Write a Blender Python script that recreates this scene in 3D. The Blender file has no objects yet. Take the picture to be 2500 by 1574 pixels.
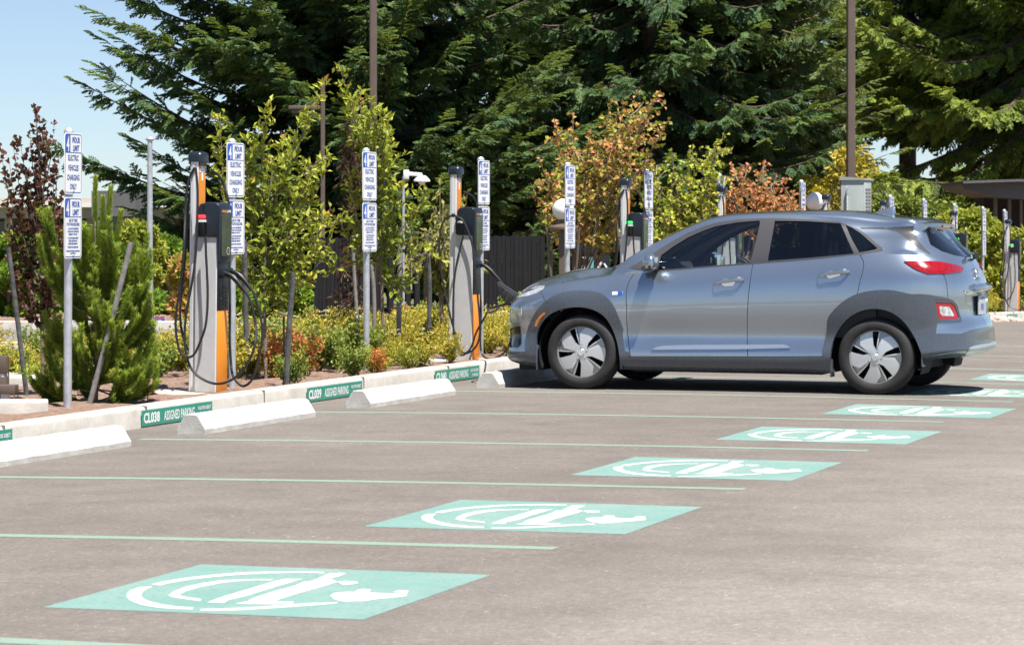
import bpy, bmesh, math, random
import numpy as np
from mathutils import Vector, Matrix, Euler
from mathutils.geometry import delaunay_2d_cdt

rng = np.random.default_rng(7)
random.seed(7)
scene = bpy.context.scene
COL = scene.collection

# ------------------------------------------------------------------ camera numbers
FPX, CX, YH = 6600.0, 1250.0, 560.0      # focal length and horizon, in pixels of a 2500 px wide frame
TH = math.atan(2490.0 / FPX)
CT, ST = math.cos(TH), math.sin(TH)
CAMX, CAMZ = 9.31, 1.336                 # the camera stands 9.31 m out from the kerb


def world(px, py, yd):
    """point at depth yd (metres along the view axis) seen at a frame position"""
    xc = (px - CX) / FPX * yd
    return np.array((CAMX + xc * CT - yd * ST, xc * ST + yd * CT, CAMZ - (py - YH) / FPX * yd))


def ground(v, u):
    v = np.asarray(v, float); u = np.asarray(u, float)
    a = np.clip(v, -1.0, 8.0) - 4; b = np.clip(u, 5.0, 27.0) - 16
    z = -0.0177465 + 0.01066645 * a - 0.0030532 * b - 0.00167499 * a * a - 0.00183786 * a * b * np.clip(1 - (np.clip(u, 27, 60) - 27) / 12, 0, 1) - 0.0002274 * b * b
    return z - 0.025 * np.logaddexp(0, (np.clip(u, 0, 75) - 42) * 0.6) / 0.6


def on_ground(px, py, off=0.0):
    yd = 20.0
    for _ in range(40):
        p = world(px, py, yd)
        zt = float(ground(p[0], p[1])) + off
        yd = 0.5 * yd + 0.5 * (CAMZ - zt) * FPX / max(py - YH, 1.0)
    p = world(px, py, yd)
    return np.array((p[0], p[1], float(ground(p[0], p[1])) + off))


def on_v(px, v):
    """(u, depth) where the line of sight at px crosses the vertical plane X = v"""
    k = (px - CX) / FPX
    u = (v - CAMX) * (CT + k * ST) / (k * CT - ST)
    return u, (CAMX - v) * ST + u * CT


def project(P):
    P = np.asarray(P, float)
    dx = P[..., 0] - CAMX; dy = P[..., 1]
    xc = dx * CT + dy * ST; yc = -dx * ST + dy * CT
    return np.stack([CX + FPX * xc / yc, YH - FPX * (P[..., 2] - CAMZ) / yc], -1)


# ------------------------------------------------------------------ materials
def new_mat(name):
    m = bpy.data.materials.new(name); m.use_nodes = True
    nt = m.node_tree; nt.nodes.clear()
    out = nt.nodes.new('ShaderNodeOutputMaterial')
    return m, nt, out


def ramp(nt, fac, stops):
    r = nt.nodes.new('ShaderNodeValToRGB')
    el = r.color_ramp.elements
    while len(el) < len(stops): el.new(0.5)
    for e, (p, c) in zip(el, stops):
        e.position = p; e.color = (*c, 1)
    nt.links.new(fac, r.inputs[0])
    return r.outputs[0]


def noise(nt, scale, detail=4, rough=0.6, vec=None, dist=0.0):
    n = nt.nodes.new('ShaderNodeTexNoise')
    n.inputs['Scale'].default_value = scale; n.inputs['Detail'].default_value = detail
    n.inputs['Roughness'].default_value = rough; n.inputs['Distortion'].default_value = dist
    if vec is None:
        tc = nt.nodes.new('ShaderNodeTexCoord'); vec = tc.outputs['Object']
    nt.links.new(vec, n.inputs['Vector'])
    return n.outputs['Fac']


def mixc(nt, fac, a, b, mode='MIX'):
    n = nt.nodes.new('ShaderNodeMix'); n.data_type = 'RGBA'; n.blend_type = mode
    for s, v in ((n.inputs[0], fac), (n.inputs[6], a), (n.inputs[7], b)):
        if isinstance(v, (int, float)): s.default_value = v
        elif isinstance(v, tuple): s.default_value = (*v, 1)
        else: nt.links.new(v, s)
    return n.outputs[2]


def math_n(nt, op, a, b=0.0, c=None):
    n = nt.nodes.new('ShaderNodeMath'); n.operation = op
    for i, v in enumerate((a, b, c)):
        if v is None: continue
        if isinstance(v, (int, float)): n.inputs[i].default_value = v
        else: nt.links.new(v, n.inputs[i])
    return n.outputs[0]


def pbr(name, col, rough=0.5, metal=0.0, spec=0.5, coat=0.0, var=0.0, vscale=6.0, bump=0.0, bscale=40.0, dirt=None, emit=None, estr=0.0):
    m, nt, out = new_mat(name)
    b = nt.nodes.new('ShaderNodeBsdfPrincipled')
    b.inputs['Roughness'].default_value = rough
    b.inputs['Metallic'].default_value = metal
    b.inputs['Specular IOR Level'].default_value = spec
    b.inputs['Coat Weight'].default_value = coat
    b.inputs['Coat Roughness'].default_value = 0.04
    c = None
    if var > 0:
        f = noise(nt, vscale, 6, 0.65)
        lo = tuple(max(0, x * (1 - var)) for x in col); hi = tuple(min(1, x * (1 + var)) for x in col)
        c = ramp(nt, f, [(0.3, lo), (0.7, hi)])
        if dirt:
            f2 = noise(nt, vscale * 0.35, 8, 0.7)
            k = ramp(nt, f2, [(0.48, (0, 0, 0)), (0.72, (1, 1, 1))])
            c = mixc(nt, k, c, dirt)
        nt.links.new(c, b.inputs['Base Color'])
        r = math_n(nt, 'MULTIPLY_ADD', f, 0.16, rough - 0.08)
        nt.links.new(r, b.inputs['Roughness'])
    else:
        b.inputs['Base Color'].default_value = (*col, 1)
    if bump > 0:
        f3 = noise(nt, bscale, 5, 0.65)
        bp = nt.nodes.new('ShaderNodeBump'); bp.inputs['Strength'].default_value = bump
        bp.inputs['Distance'].default_value = 0.01
        nt.links.new(f3, bp.inputs['Height']); nt.links.new(bp.outputs[0], b.inputs['Normal'])
    if emit:
        b.inputs['Emission Color'].default_value = (*emit, 1); b.inputs['Emission Strength'].default_value = estr
    nt.links.new(b.outputs[0], out.inputs[0])
    return m


def glass_mat(name, tint, refl=1.0, rough=0.0):
    m, nt, out = new_mat(name)
    t = nt.nodes.new('ShaderNodeBsdfTransparent'); t.inputs[0].default_value = (*tint, 1)
    g = nt.nodes.new('ShaderNodeBsdfGlossy'); g.inputs[0].default_value = (1, 1, 1, 1); g.inputs['Roughness'].default_value = rough
    fr = nt.nodes.new('ShaderNodeFresnel'); fr.inputs[0].default_value = 1.5
    mx = nt.nodes.new('ShaderNodeMixShader')
    nt.links.new(math_n(nt, 'MULTIPLY', fr.outputs[0], refl), mx.inputs[0])
    nt.links.new(t.outputs[0], mx.inputs[1]); nt.links.new(g.outputs[0], mx.inputs[2])
    nt.links.new(mx.outputs[0], out.inputs[0])
    return m


def leaf_mat(name, stops, trans=0.35, rough=0.5, spec=0.3):
    """leaf colour from the per-leaf attribute 'rnd'"""
    m, nt, out = new_mat(name)
    at = nt.nodes.new('ShaderNodeAttribute'); at.attribute_name = 'rnd'
    c = ramp(nt, at.outputs['Fac'], stops)
    b = nt.nodes.new('ShaderNodeBsdfPrincipled')
    b.inputs['Roughness'].default_value = rough; b.inputs['Specular IOR Level'].default_value = spec
    nt.links.new(c, b.inputs['Base Color'])
    t = nt.nodes.new('ShaderNodeBsdfTranslucent')
    c2 = mixc(nt, 0.5, c, (0.35, 0.38, 0.02))
    nt.links.new(c2, t.inputs[0])
    mx = nt.nodes.new('ShaderNodeMixShader'); mx.inputs[0].default_value = trans
    nt.links.new(b.outputs[0], mx.inputs[1]); nt.links.new(t.outputs[0], mx.inputs[2])
    nt.links.new(mx.outputs[0], out.inputs[0])
    return m


# ------------------------------------------------------------------ mesh building
def mesh_np(name, V, F, mats, parent=None, smooth=False, mi=None, rnd=None, loc=None, normals=None):
    """one mesh object from arrays; F is an (n,3) or (n,4) array or a list of tuples"""
    me = bpy.data.meshes.new(name)
    V = np.asarray(V, np.float32)
    if isinstance(F, np.ndarray):
        n, k = F.shape
        me.vertices.add(len(V)); me.vertices.foreach_set('co', V.ravel())
        me.loops.add(n * k); me.loops.foreach_set('vertex_index', F.astype(np.int32).ravel())
        me.polygons.add(n)
        me.polygons.foreach_set('loop_start', np.arange(0, n * k, k, dtype=np.int32))
        me.update(calc_edges=True)
    else:
        me.from_pydata([tuple(map(float, p)) for p in V], [], [tuple(int(i) for i in f) for f in F])
    for m in (mats if isinstance(mats, (list, tuple)) else [mats]): me.materials.append(m)
    if mi is not None: me.polygons.foreach_set('material_index', np.asarray(mi, np.int32))
    me.polygons.foreach_set('use_smooth', np.full(len(me.polygons), smooth, bool))
    if rnd is not None:
        a = me.attributes.new('rnd', 'FLOAT', 'FACE'); a.data.foreach_set('value', np.asarray(rnd, np.float32))
    me.validate(); me.update()
    if normals is not None and len(me.vertices) == len(V):
        me.normals_split_custom_set_from_vertices([tuple(x) for x in normals])
    o = bpy.data.objects.new(name, me); COL.objects.link(o)
    if parent is not None: o.parent = parent
    if loc is not None: o.location = loc
    return o


class MB:
    """collects shapes and links them as ONE mesh object"""
    def __init__(self):
        self.v, self.f, self.m, self.s = [], [], [], []

    def add(self, V, F, mi=0, sm=False):
        o = len(self.v)
        self.v += [tuple(map(float, p)) for p in V]
        for f in F:
            self.f.append(tuple(int(i) + o for i in f)); self.m.append(mi); self.s.append(sm)
        return self

    def box(self, x0, x1, y0, y1, z0, z1, mi=0, M=None):
        V = [(x, y, z) for z in (z0, z1) for y in (y0, y1) for x in (x0, x1)]
        if M is not None: V = [tuple(M @ Vector(p)) for p in V]
        F = [(0, 2, 3, 1), (4, 5, 7, 6), (0, 1, 5, 4), (2, 6, 7, 3), (0, 4, 6, 2), (1, 3, 7, 5)]
        return self.add(V, F, mi)

    def prism(self, poly, a, b, axis='z', mi=0, sm=False, caps=True):
        """polygon extruded from a to b along an axis; poly in the two other axes (x,y),(y,z) or (x,z)"""
        n = len(poly)
        def P(p, t):
            if axis == 'z': return (p[0], p[1], t)
            if axis == 'x': return (t, p[0], p[1])
            return (p[0], t, p[1])
        V = [P(p, a) for p in poly] + [P(p, b) for p in poly]
        F = [(i, (i + 1) % n, n + (i + 1) % n, n + i) for i in range(n)]
        self.add(V, F, mi, sm)
        if caps: self.add(V, [tuple(range(n))[::-1], tuple(range(n, 2 * n))], mi)
        return self

    def tube(self, pts, r, n=8, mi=0, caps=True, sm=True, squash=None):
        pts = np.asarray(pts, float); k = len(pts)
        r = np.broadcast_to(np.asarray(r, float), (k,))
        T = np.gradient(pts, axis=0); T /= np.linalg.norm(T, axis=1, keepdims=True) + 1e-12
        a = np.array((0, 0, 1.0)) if abs(T[0, 2]) < 0.9 else np.array((1.0, 0, 0))
        N = np.cross(T[0], a); N /= np.linalg.norm(N)
        V = []
        for i in range(k):
            N = N - T[i] * N.dot(T[i]); N /= np.linalg.norm(N) + 1e-12
            B = np.cross(T[i], N)
            for j in range(n):
                q = 2 * math.pi * j / n
                V.append(pts[i] + r[i] * (math.cos(q) * N + math.sin(q) * B))
        F = [(i * n + j, i * n + (j + 1) % n, (i + 1) * n + (j + 1) % n, (i + 1) * n + j) for i in range(k - 1) for j in range(n)]
        self.add(V, F, mi, sm)
        if caps: self.add(V, [tuple(range(n))[::-1], tuple(range((k - 1) * n, k * n))], mi)
        return self

    def lathe(self, prof, c=(0, 0, 0), n=24, axis='z', mi=0, sm=True, a0=0.0, a1=2 * math.pi):
        """profile of (radius, height) pairs turned round an axis through c"""
        full = abs(a1 - a0 - 2 * math.pi) < 1e-6
        m = n if full else n + 1
        V = []
        for r, h in prof:
            for j in range(m):
                q = a0 + (a1 - a0) * j / n
                x, y = r * math.cos(q), r * math.sin(q)
                if axis == 'z': p = (x, y, h)
                elif axis == 'y': p = (x, h, y)
                else: p = (h, x, y)
                V.append((p[0] + c[0], p[1] + c[1], p[2] + c[2]))
        F = []
        for i in range(len(prof) - 1):
            for j in range(n):
                j2 = (j + 1) % m
                F.append((i * m + j, i * m + j2, (i + 1) * m + j2, (i + 1) * m + j))
        return self.add(V, F, mi, sm)

    def sphere(self, c, r, n=16, mi=0, sc=(1, 1, 1), lo=-90, hi=90):
        prof = []
        V = []; m = n // 2 + 1
        for i in range(m):
            a = math.radians(lo + (hi - lo) * i / (m - 1))
            for j in range(n):
                q = 2 * math.pi * j / n
                V.append((c[0] + r * sc[0] * math.cos(a) * math.cos(q), c[1] + r * sc[1] * math.cos(a) * math.sin(q), c[2] + r * sc[2] * math.sin(a)))
        F = [(i * n + j, i * n + (j + 1) % n, (i + 1) * n + (j + 1) % n, (i + 1) * n + j) for i in range(m - 1) for j in range(n)]
        return self.add(V, F, mi, True)

    def build(self, name, mats, parent=None, loc=None, bevel=0.0, seg=2, angle=35, smooth=None):
        bm = bmesh.new()
        vs = [bm.verts.new(p) for p in self.v]
        for f, mi, s in zip(self.f, self.m, self.s):
            try:
                fc = bm.faces.new([vs[i] for i in f]); fc.material_index = mi; fc.smooth = s if smooth is None else smooth
            except ValueError:
                pass
        bmesh.ops.remove_doubles(bm, verts=bm.verts, dist=1e-5)
        bmesh.ops.recalc_face_normals(bm, faces=bm.faces)
        if bevel > 0:
            ed = [e for e in bm.edges if len(e.link_faces) == 2 and e.calc_face_angle(0) > math.radians(40)]
            bmesh.ops.bevel(bm, geom=ed, offset=bevel, segments=seg, affect='EDGES', profile=0.5, clamp_overlap=True)
            for fc in bm.faces: fc.smooth = True
        me = bpy.data.meshes.new(name); bm.to_mesh(me); bm.free()
        for m in (mats if isinstance(mats, (list, tuple)) else [mats]): me.materials.append(m)
        me.set_sharp_from_angle(angle=math.radians(angle))
        o = bpy.data.objects.new(name, me); COL.objects.link(o)
        if parent is not None: o.parent = parent
        if loc is not None: o.location = loc
        return o


def tag(o, label=None, cat=None, group=None, kind=None):
    if label: o['label'] = label
    if cat: o['category'] = cat
    if group: o['group'] = group
    if kind: o['kind'] = kind
    return o


def thing(name, label, cat, loc=(0, 0, 0), rz=0.0, group=None):
    o = bpy.data.objects.new(name, None); COL.objects.link(o)
    o.empty_display_size = 0.1
    o.location = [float(x) for x in loc]; o.rotation_euler = (0, 0, rz)
    return tag(o, label, cat, group)


def dup(root, loc, rz=0.0, label=None, group=None, scale=None, skip=()):
    r = root.copy(); COL.objects.link(r)
    r.location = [float(x) for x in loc]; r.rotation_euler = (0, 0, rz)
    if scale is not None: r.scale = scale if isinstance(scale, (tuple, list)) else (scale,) * 3
    if label: r['label'] = label
    if group: r['group'] = group
    for ch in list(root.children):
        if ch.name.split('.')[0] in skip: continue
        c = ch.copy(); COL.objects.link(c); c.parent = r
        for g in list(ch.children):
            d = g.copy(); COL.objects.link(d); d.parent = c
    return r


def text_mesh(txt, size, align='CENTER', sx=1.0, bold=0.0, spacing=1.0):
    """flat letter faces: (verts (n,2), faces) with the baseline at y = 0"""
    cu = bpy.data.curves.new('letters', 'FONT'); cu.body = txt; cu.size = size; cu.align_x = align
    cu.resolution_u = 2; cu.offset = bold; cu.space_character = spacing
    ob = bpy.data.objects.new('letters', cu); COL.objects.link(ob)
    dg = bpy.context.evaluated_depsgraph_get()
    me = ob.evaluated_get(dg).to_mesh()
    V = [(v.co.x * sx, v.co.y) for v in me.vertices]
    F = [tuple(p.vertices) for p in me.polygons]
    ob.evaluated_get(dg).to_mesh_clear()
    bpy.data.objects.remove(ob); bpy.data.curves.remove(cu)
    return V, F


def rrect(w, h, r, n=4):
    P = []
    for cx, cy, a in ((w / 2 - r, h / 2 - r, 0), (-w / 2 + r, h / 2 - r, 90), (-w / 2 + r, -h / 2 + r, 180), (w / 2 - r, -h / 2 + r, 270)):
        for i in range(n + 1):
            q = math.radians(a + 90 * i / n); P.append((cx + r * math.cos(q), cy + r * math.sin(q)))
    return P


def spl(P, n):
    """smooth curve through points, n samples"""
    P = np.asarray(P, float)
    d = np.r_[0, np.cumsum(np.linalg.norm(np.diff(P, axis=0), axis=1))]
    return cubic(d, P, np.linspace(0, d[-1], n))


def cubic(t, P, q):
    """natural cubic spline through P at parameters t, evaluated at q"""
    t = np.asarray(t, float); P = np.asarray(P, float); q = np.asarray(q, float)
    n = len(t); sh = P.shape; P2 = P.reshape(n, -1)
    h = np.diff(t)
    A = np.zeros((n, n)); R = np.zeros((n, P2.shape[1])); A[0, 0] = A[-1, -1] = 1
    for i in range(1, n - 1):
        A[i, i - 1] = h[i - 1]; A[i, i] = 2 * (h[i - 1] + h[i]); A[i, i + 1] = h[i]
        R[i] = 6 * ((P2[i + 1] - P2[i]) / h[i] - (P2[i] - P2[i - 1]) / h[i - 1])
    M = np.linalg.solve(A, R)
    i = np.clip(np.searchsorted(t, q, side='right') - 1, 0, n - 2)
    a = ((t[i + 1] - q) / h[i])[:, None]; b = ((q - t[i]) / h[i])[:, None]; hh = h[i][:, None]
    S = a * P2[i] + b * P2[i + 1] + ((a ** 3 - a) * M[i] + (b ** 3 - b) * M[i + 1]) * hh ** 2 / 6
    return S.reshape((len(q),) + sh[1:])


def in_poly(P, poly):
    P = np.asarray(P, float); x, y = P[:, 0], P[:, 1]
    c = np.zeros(len(P), bool); n = len(poly)
    for i in range(n):
        x0, y0 = poly[i]; x1, y1 = poly[(i + 1) % n]
        if y0 == y1: continue
        k = ((y0 > y) != (y1 > y)) & (x < (x1 - x0) * (y - y0) / (y1 - y0) + x0)
        c ^= k
    return c
# ================================================================== materials of the place
def asphalt_mat():
    m, nt, out = new_mat('asphalt')
    b = nt.nodes.new('ShaderNodeBsdfPrincipled')
    tc = nt.nodes.new('ShaderNodeTexCoord'); P = tc.outputs['Object']
    big = noise(nt, 0.35, 5, 0.6, P); mid = noise(nt, 2.2, 6, 0.65, P); fine = noise(nt, 34, 5, 0.8, P)
    c = ramp(nt, big, [(0.3, (0.150, 0.132, 0.116)), (0.7, (0.185, 0.165, 0.146))])
    sx = nt.nodes.new('ShaderNodeSeparateXYZ'); nt.links.new(P, sx.inputs[0])   # the aisle is paler than the stained stalls
    ai = math_n(nt, 'ADD', math_n(nt, 'MULTIPLY', math_n(nt, 'SUBTRACT', sx.outputs[0], 5.6), 0.32), math_n(nt, 'MULTIPLY', math_n(nt, 'SUBTRACT', noise(nt, 0.5, 5, 0.6, P), 0.5), 0.9))
    c = mixc(nt, ramp(nt, ai, [(0.0, (0, 0, 0)), (0.8, (1, 1, 1))]), c, (0.255, 0.231, 0.209))
    c2 = ramp(nt, mid, [(0.3, (0.84, 0.84, 0.85)), (0.7, (1.10, 1.09, 1.07))])
    c = mixc(nt, 1.0, c, c2, 'MULTIPLY')
    c3 = ramp(nt, fine, [(0.22, (0.45, 0.45, 0.45)), (0.42, (0.90, 0.90, 0.90)), (0.58, (1.06, 1.06, 1.06)), (0.74, (1.75, 1.72, 1.68))])
    c = mixc(nt, 1.0, c, c3, 'MULTIPLY')
    # worn streaks along the stalls where tyres roll
    mp = nt.nodes.new('ShaderNodeMapping'); mp.inputs['Scale'].default_value = (0.12, 1.6, 1)
    nt.links.new(P, mp.inputs[0])
    st = noise(nt, 1.0, 5, 0.6, mp.outputs[0], 0.4)
    c = mixc(nt, math_n(nt, 'MULTIPLY', ramp(nt, st, [(0.5, (0, 0, 0)), (0.72, (1, 1, 1))]), 0.22), c, (0.110, 0.095, 0.088))
    # oil drips and pebbles
    vo = nt.nodes.new('ShaderNodeTexVoronoi'); vo.inputs['Scale'].default_value = 10; nt.links.new(P, vo.inputs['Vector'])
    sp = ramp(nt, vo.outputs['Distance'], [(0.0, (1, 1, 1)), (0.085, (1, 1, 1)), (0.105, (0, 0, 0))])
    pick = math_n(nt, 'GREATER_THAN', noise(nt, 9, 2, 0.5, P), 0.56)
    spv = mixc(nt, noise(nt, 21, 1, 0.5, P), (0.02, 0.02, 0.02), (0.62, 0.60, 0.56))
    c = mixc(nt, math_n(nt, 'MULTIPLY', sp, math_n(nt, 'MULTIPLY', pick, 0.75)), c, spv)
    vd = nt.nodes.new('ShaderNodeTexVoronoi'); vd.inputs['Scale'].default_value = 0.9     # oil drips in the stalls
    wv = nt.nodes.new('ShaderNodeVectorMath'); wv.operation = 'ADD'; nt.links.new(P, wv.inputs[0])
    wn = nt.nodes.new('ShaderNodeTexNoise'); wn.inputs['Scale'].default_value = 7; nt.links.new(P, wn.inputs['Vector'])
    ws = nt.nodes.new('ShaderNodeVectorMath'); ws.operation = 'SCALE'; ws.inputs['Scale'].default_value = 0.16; nt.links.new(wn.outputs['Color'], ws.inputs[0]); nt.links.new(ws.outputs[0], wv.inputs[1])
    nt.links.new(wv.outputs[0], vd.inputs['Vector'])
    od = ramp(nt, vd.outputs['Distance'], [(0.03, (1, 1, 1)), (0.13, (0, 0, 0))])
    od = math_n(nt, 'MULTIPLY', od, math_n(nt, 'MULTIPLY', math_n(nt, 'LESS_THAN', sx.outputs[0], 4.2), math_n(nt, 'GREATER_THAN', noise(nt, 0.7, 2, 0.5, P), 0.5)))
    c = mixc(nt, math_n(nt, 'MULTIPLY', od, 0.42), c, (0.06, 0.053, 0.05))
    v2 = nt.nodes.new('ShaderNodeTexVoronoi'); v2.inputs['Scale'].default_value = 80; nt.links.new(P, v2.inputs['Vector'])
    sc = nt.nodes.new('ShaderNodeSeparateColor'); nt.links.new(v2.outputs['Color'], sc.inputs[0])
    st2 = ramp(nt, sc.outputs[0], [(0.0, (0.62, 0.62, 0.62)), (0.12, (0.72, 0.72, 0.72)), (0.2, (1, 1, 1)), (0.80, (1, 1, 1)), (0.90, (1.35, 1.33, 1.30)), (1.0, (2.1, 2.05, 2.0))])
    k2 = ramp(nt, v2.outputs['Distance'], [(0.25, (1, 1, 1)), (0.42, (0, 0, 0))])
    c = mixc(nt, k2, c, mixc(nt, 1.0, c, st2, 'MULTIPLY'))
    nt.links.new(c, b.inputs['Base Color'])
    b.inputs['Roughness'].default_value = 0.86; b.inputs['Specular IOR Level'].default_value = 0.3
    h = math_n(nt, 'ADD', fine, math_n(nt, 'MULTIPLY', noise(nt, 160, 2, 0.6, P), 0.6))
    bp = nt.nodes.new('ShaderNodeBump'); bp.inputs['Strength'].default_value = 0.55; bp.inputs['Distance'].default_value = 0.006
    nt.links.new(h, bp.inputs['Height']); nt.links.new(bp.outputs[0], b.inputs['Normal'])
    nt.links.new(b.outputs[0], out.inputs[0])
    return m


def paint_mat(name, col, wear=0.5, dark=(0.16, 0.145, 0.135), fade=None):
    """road paint: grains of asphalt show through where it is worn"""
    m, nt, out = new_mat(name)
    b = nt.nodes.new('ShaderNodeBsdfPrincipled'); b.inputs['Roughness'].default_value = 0.75
    tc = nt.nodes.new('ShaderNodeTexCoord'); P = tc.outputs['Object']
    f = noise(nt, 48, 4, 0.7, P); g = noise(nt, 1.3, 5, 0.6, P)
    k = math_n(nt, 'ADD', f, math_n(nt, 'MULTIPLY', math_n(nt, 'SUBTRACT', g, 0.5), 0.5))
    w = ramp(nt, k, [(0.60 - 0.14 * wear, (0, 0, 0)), (0.80 - 0.06 * wear, (1, 1, 1))])
    c = ramp(nt, g, [(0.3, tuple(x * 0.9 for x in col)), (0.7, tuple(min(1, x * 1.08) for x in col))])
    if fade: c = mixc(nt, ramp(nt, noise(nt, 2.4, 6, 0.7, P), [(0.42, (0, 0, 0)), (0.75, (1, 1, 1))]), c, fade)
    c = mixc(nt, math_n(nt, 'MULTIPLY', w, 0.35 + 0.5 * wear), c, dark)
    v2 = nt.nodes.new('ShaderNodeTexVoronoi'); v2.inputs['Scale'].default_value = 60; nt.links.new(P, v2.inputs['Vector'])
    sc = nt.nodes.new('ShaderNodeSeparateColor'); nt.links.new(v2.outputs['Color'], sc.inputs[0])
    k2 = math_n(nt, 'MULTIPLY', math_n(nt, 'GREATER_THAN', sc.outputs[0], 0.90 - 0.06 * wear), ramp(nt, v2.outputs['Distance'], [(0.2, (1, 1, 1)), (0.4, (0, 0, 0))]))
    c = mixc(nt, math_n(nt, 'MULTIPLY', k2, 0.75), c, tuple(x * 0.45 for x in col))
    nt.links.new(c, b.inputs['Base Color'])
    bp = nt.nodes.new('ShaderNodeBump'); bp.inputs['Strength'].default_value = 0.4; bp.inputs['Distance'].default_value = 0.005
    nt.links.new(noise(nt, 70, 3, 0.7, P), bp.inputs['Height']); nt.links.new(bp.outputs[0], b.inputs['Normal'])
    nt.links.new(b.outputs[0], out.inputs[0])
    return m


MAT = {}
MAT['asphalt'] = asphalt_mat()
MAT['road'] = pbr('far_asphalt', (0.17, 0.155, 0.15), 0.9, var=0.12, vscale=3, bump=0.3, bscale=60)
MAT['line'] = paint_mat('line_paint', (0.205, 0.295, 0.232), 0.6)
MAT['green_pt'] = paint_mat('green_paint', (0.152, 0.283, 0.248), 0.5, fade=(0.225, 0.310, 0.282))
MAT['white_pt'] = paint_mat('white_paint', (0.62, 0.61, 0.56), 0.75)
MAT['concrete'] = pbr('kerb_concrete', (0.46, 0.435, 0.39), 0.88, var=0.16, vscale=5, bump=0.35, bscale=70, dirt=(0.33, 0.30, 0.26))
MAT['stopcon'] = pbr('painted_concrete', (0.53, 0.515, 0.475), 0.82, var=0.16, vscale=6, bump=0.45, bscale=60, dirt=(0.42, 0.40, 0.37))
MAT['padcon'] = pbr('pad_concrete', (0.56, 0.50, 0.43), 0.9, var=0.14, vscale=7, bump=0.4, bscale=50, dirt=(0.30, 0.24, 0.18))
MAT['joint'] = pbr('joint', (0.22, 0.20, 0.18), 0.9)
MAT['signgreen'] = pbr('sign_green', (0.03, 0.27, 0.19), 0.45, var=0.08, vscale=9)
MAT['signwhite'] = pbr('sign_white', (0.80, 0.80, 0.79), 0.45, var=0.04, vscale=8)
MAT['signblue'] = pbr('sign_blue', (0.02, 0.10, 0.47), 0.4, var=0.06, vscale=8)
MAT['signink'] = pbr('sign_ink', (0.04, 0.09, 0.34), 0.45)
MAT['galv'] = pbr('galvanised_steel', (0.50, 0.53, 0.55), 0.5, 0.55, var=0.16, vscale=14, bump=0.05)
MAT['alu'] = pbr('ribbed_aluminium', (0.66, 0.66, 0.66), 0.5, 0.15, var=0.05, vscale=10)
MAT['alul'] = pbr('light_aluminium', (0.74, 0.75, 0.76), 0.45, 0.2, var=0.05, vscale=10)
MAT['orange'] = pbr('orange_panel', (0.80, 0.27, 0.014), 0.38, var=0.05, vscale=4)
MAT['blackpl'] = pbr('black_plastic', (0.009, 0.010, 0.012), 0.38, var=0.15, vscale=12)
MAT['cappl'] = pbr('slate_plastic', (0.014, 0.019, 0.028), 0.30, var=0.12, vscale=10)
MAT['rubber'] = pbr('cable_rubber', (0.02, 0.02, 0.022), 0.42, var=0.2, vscale=20)
MAT['white'] = pbr('white_plastic', (0.8, 0.8, 0.8), 0.4)
MAT['screen'] = pbr('dark_screen', (0.02, 0.035, 0.03), 0.08, coat=0.6, var=0.5, vscale=9)
MAT['ledred'] = pbr('red_light', (0.6, 0.02, 0.03), 0.3, emit=(1.0, 0.05, 0.06), estr=0.9)
MAT['ledgreen'] = pbr('green_light', (0.03, 0.6, 0.1), 0.3, emit=(0.05, 1.0, 0.15), estr=0.9)
MAT['soil'] = pbr('bark_mulch', (0.20, 0.125, 0.09), 0.95, var=0.45, vscale=38, bump=1.0, bscale=45, dirt=(0.30, 0.22, 0.17))
MAT['bronze'] = pbr('bronze_paint', (0.115, 0.085, 0.066), 0.45, var=0.1, vscale=5)
MAT['stake'] = pbr('grey_stake', (0.20, 0.19, 0.18), 0.85, var=0.3, vscale=14, bump=0.4)
MAT['darkstake'] = pbr('mossy_stake', (0.075, 0.078, 0.075), 0.8, var=0.6, vscale=16, bump=0.5)
MAT['bark'] = pbr('bark', (0.20, 0.155, 0.115), 0.9, var=0.4, vscale=22, bump=0.6, bscale=60)
MAT['firbark'] = pbr('fir_bark', (0.085, 0.058, 0.045), 0.95, var=0.5, vscale=9, bump=0.9, bscale=14)
MAT['grassland'] = pbr('ground_cover', (0.10, 0.115, 0.035), 0.95, var=0.5, vscale=1.3, bump=0.6, bscale=30, dirt=(0.17, 0.12, 0.075))

# ================================================================== ground
def grid_sheet(name, v0, v1, u0, u1, nv, nu, zf, mat, kind='structure'):
    vv = np.linspace(v0, v1, nv); uu = np.linspace(u0, u1, nu)
    A, B = np.meshgrid(vv, uu); Z = zf(A, B)
    V = np.stack([A, B, Z], -1).reshape(-1, 3)
    i = np.arange(nu - 1)[:, None] * nv + np.arange(nv - 1)[None, :]
    F = np.stack([i, i + 1, i + nv + 1, i + nv], -1).reshape(-1, 4)
    return tag(mesh_np(name, V, F, mat, smooth=True), kind=kind)


lot = grid_sheet('parking_lot', 0.0, 40, -14, 90, 161, 417, lambda a, b: ground(a, b), MAT['asphalt'])
KT = 0.15          # kerb height


def soil_z(a, b):
    base = ground(np.zeros_like(a), b) + KT - 0.05
    w = np.clip((-a - 0.2) / 3, 0, 1)
    bumps = 0.02 * np.sin(a * 5.1 + b * 2.3) * np.sin(b * 4.7 - a) + 0.015 * np.sin(a * 13 + 1) * np.sin(b * 11)
    return base * (1 - w) + (-0.02 + np.minimum(0, base)) * w * 1.0 + bumps * np.clip((-a - 0.2) * 3, 0, 1)


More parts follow.
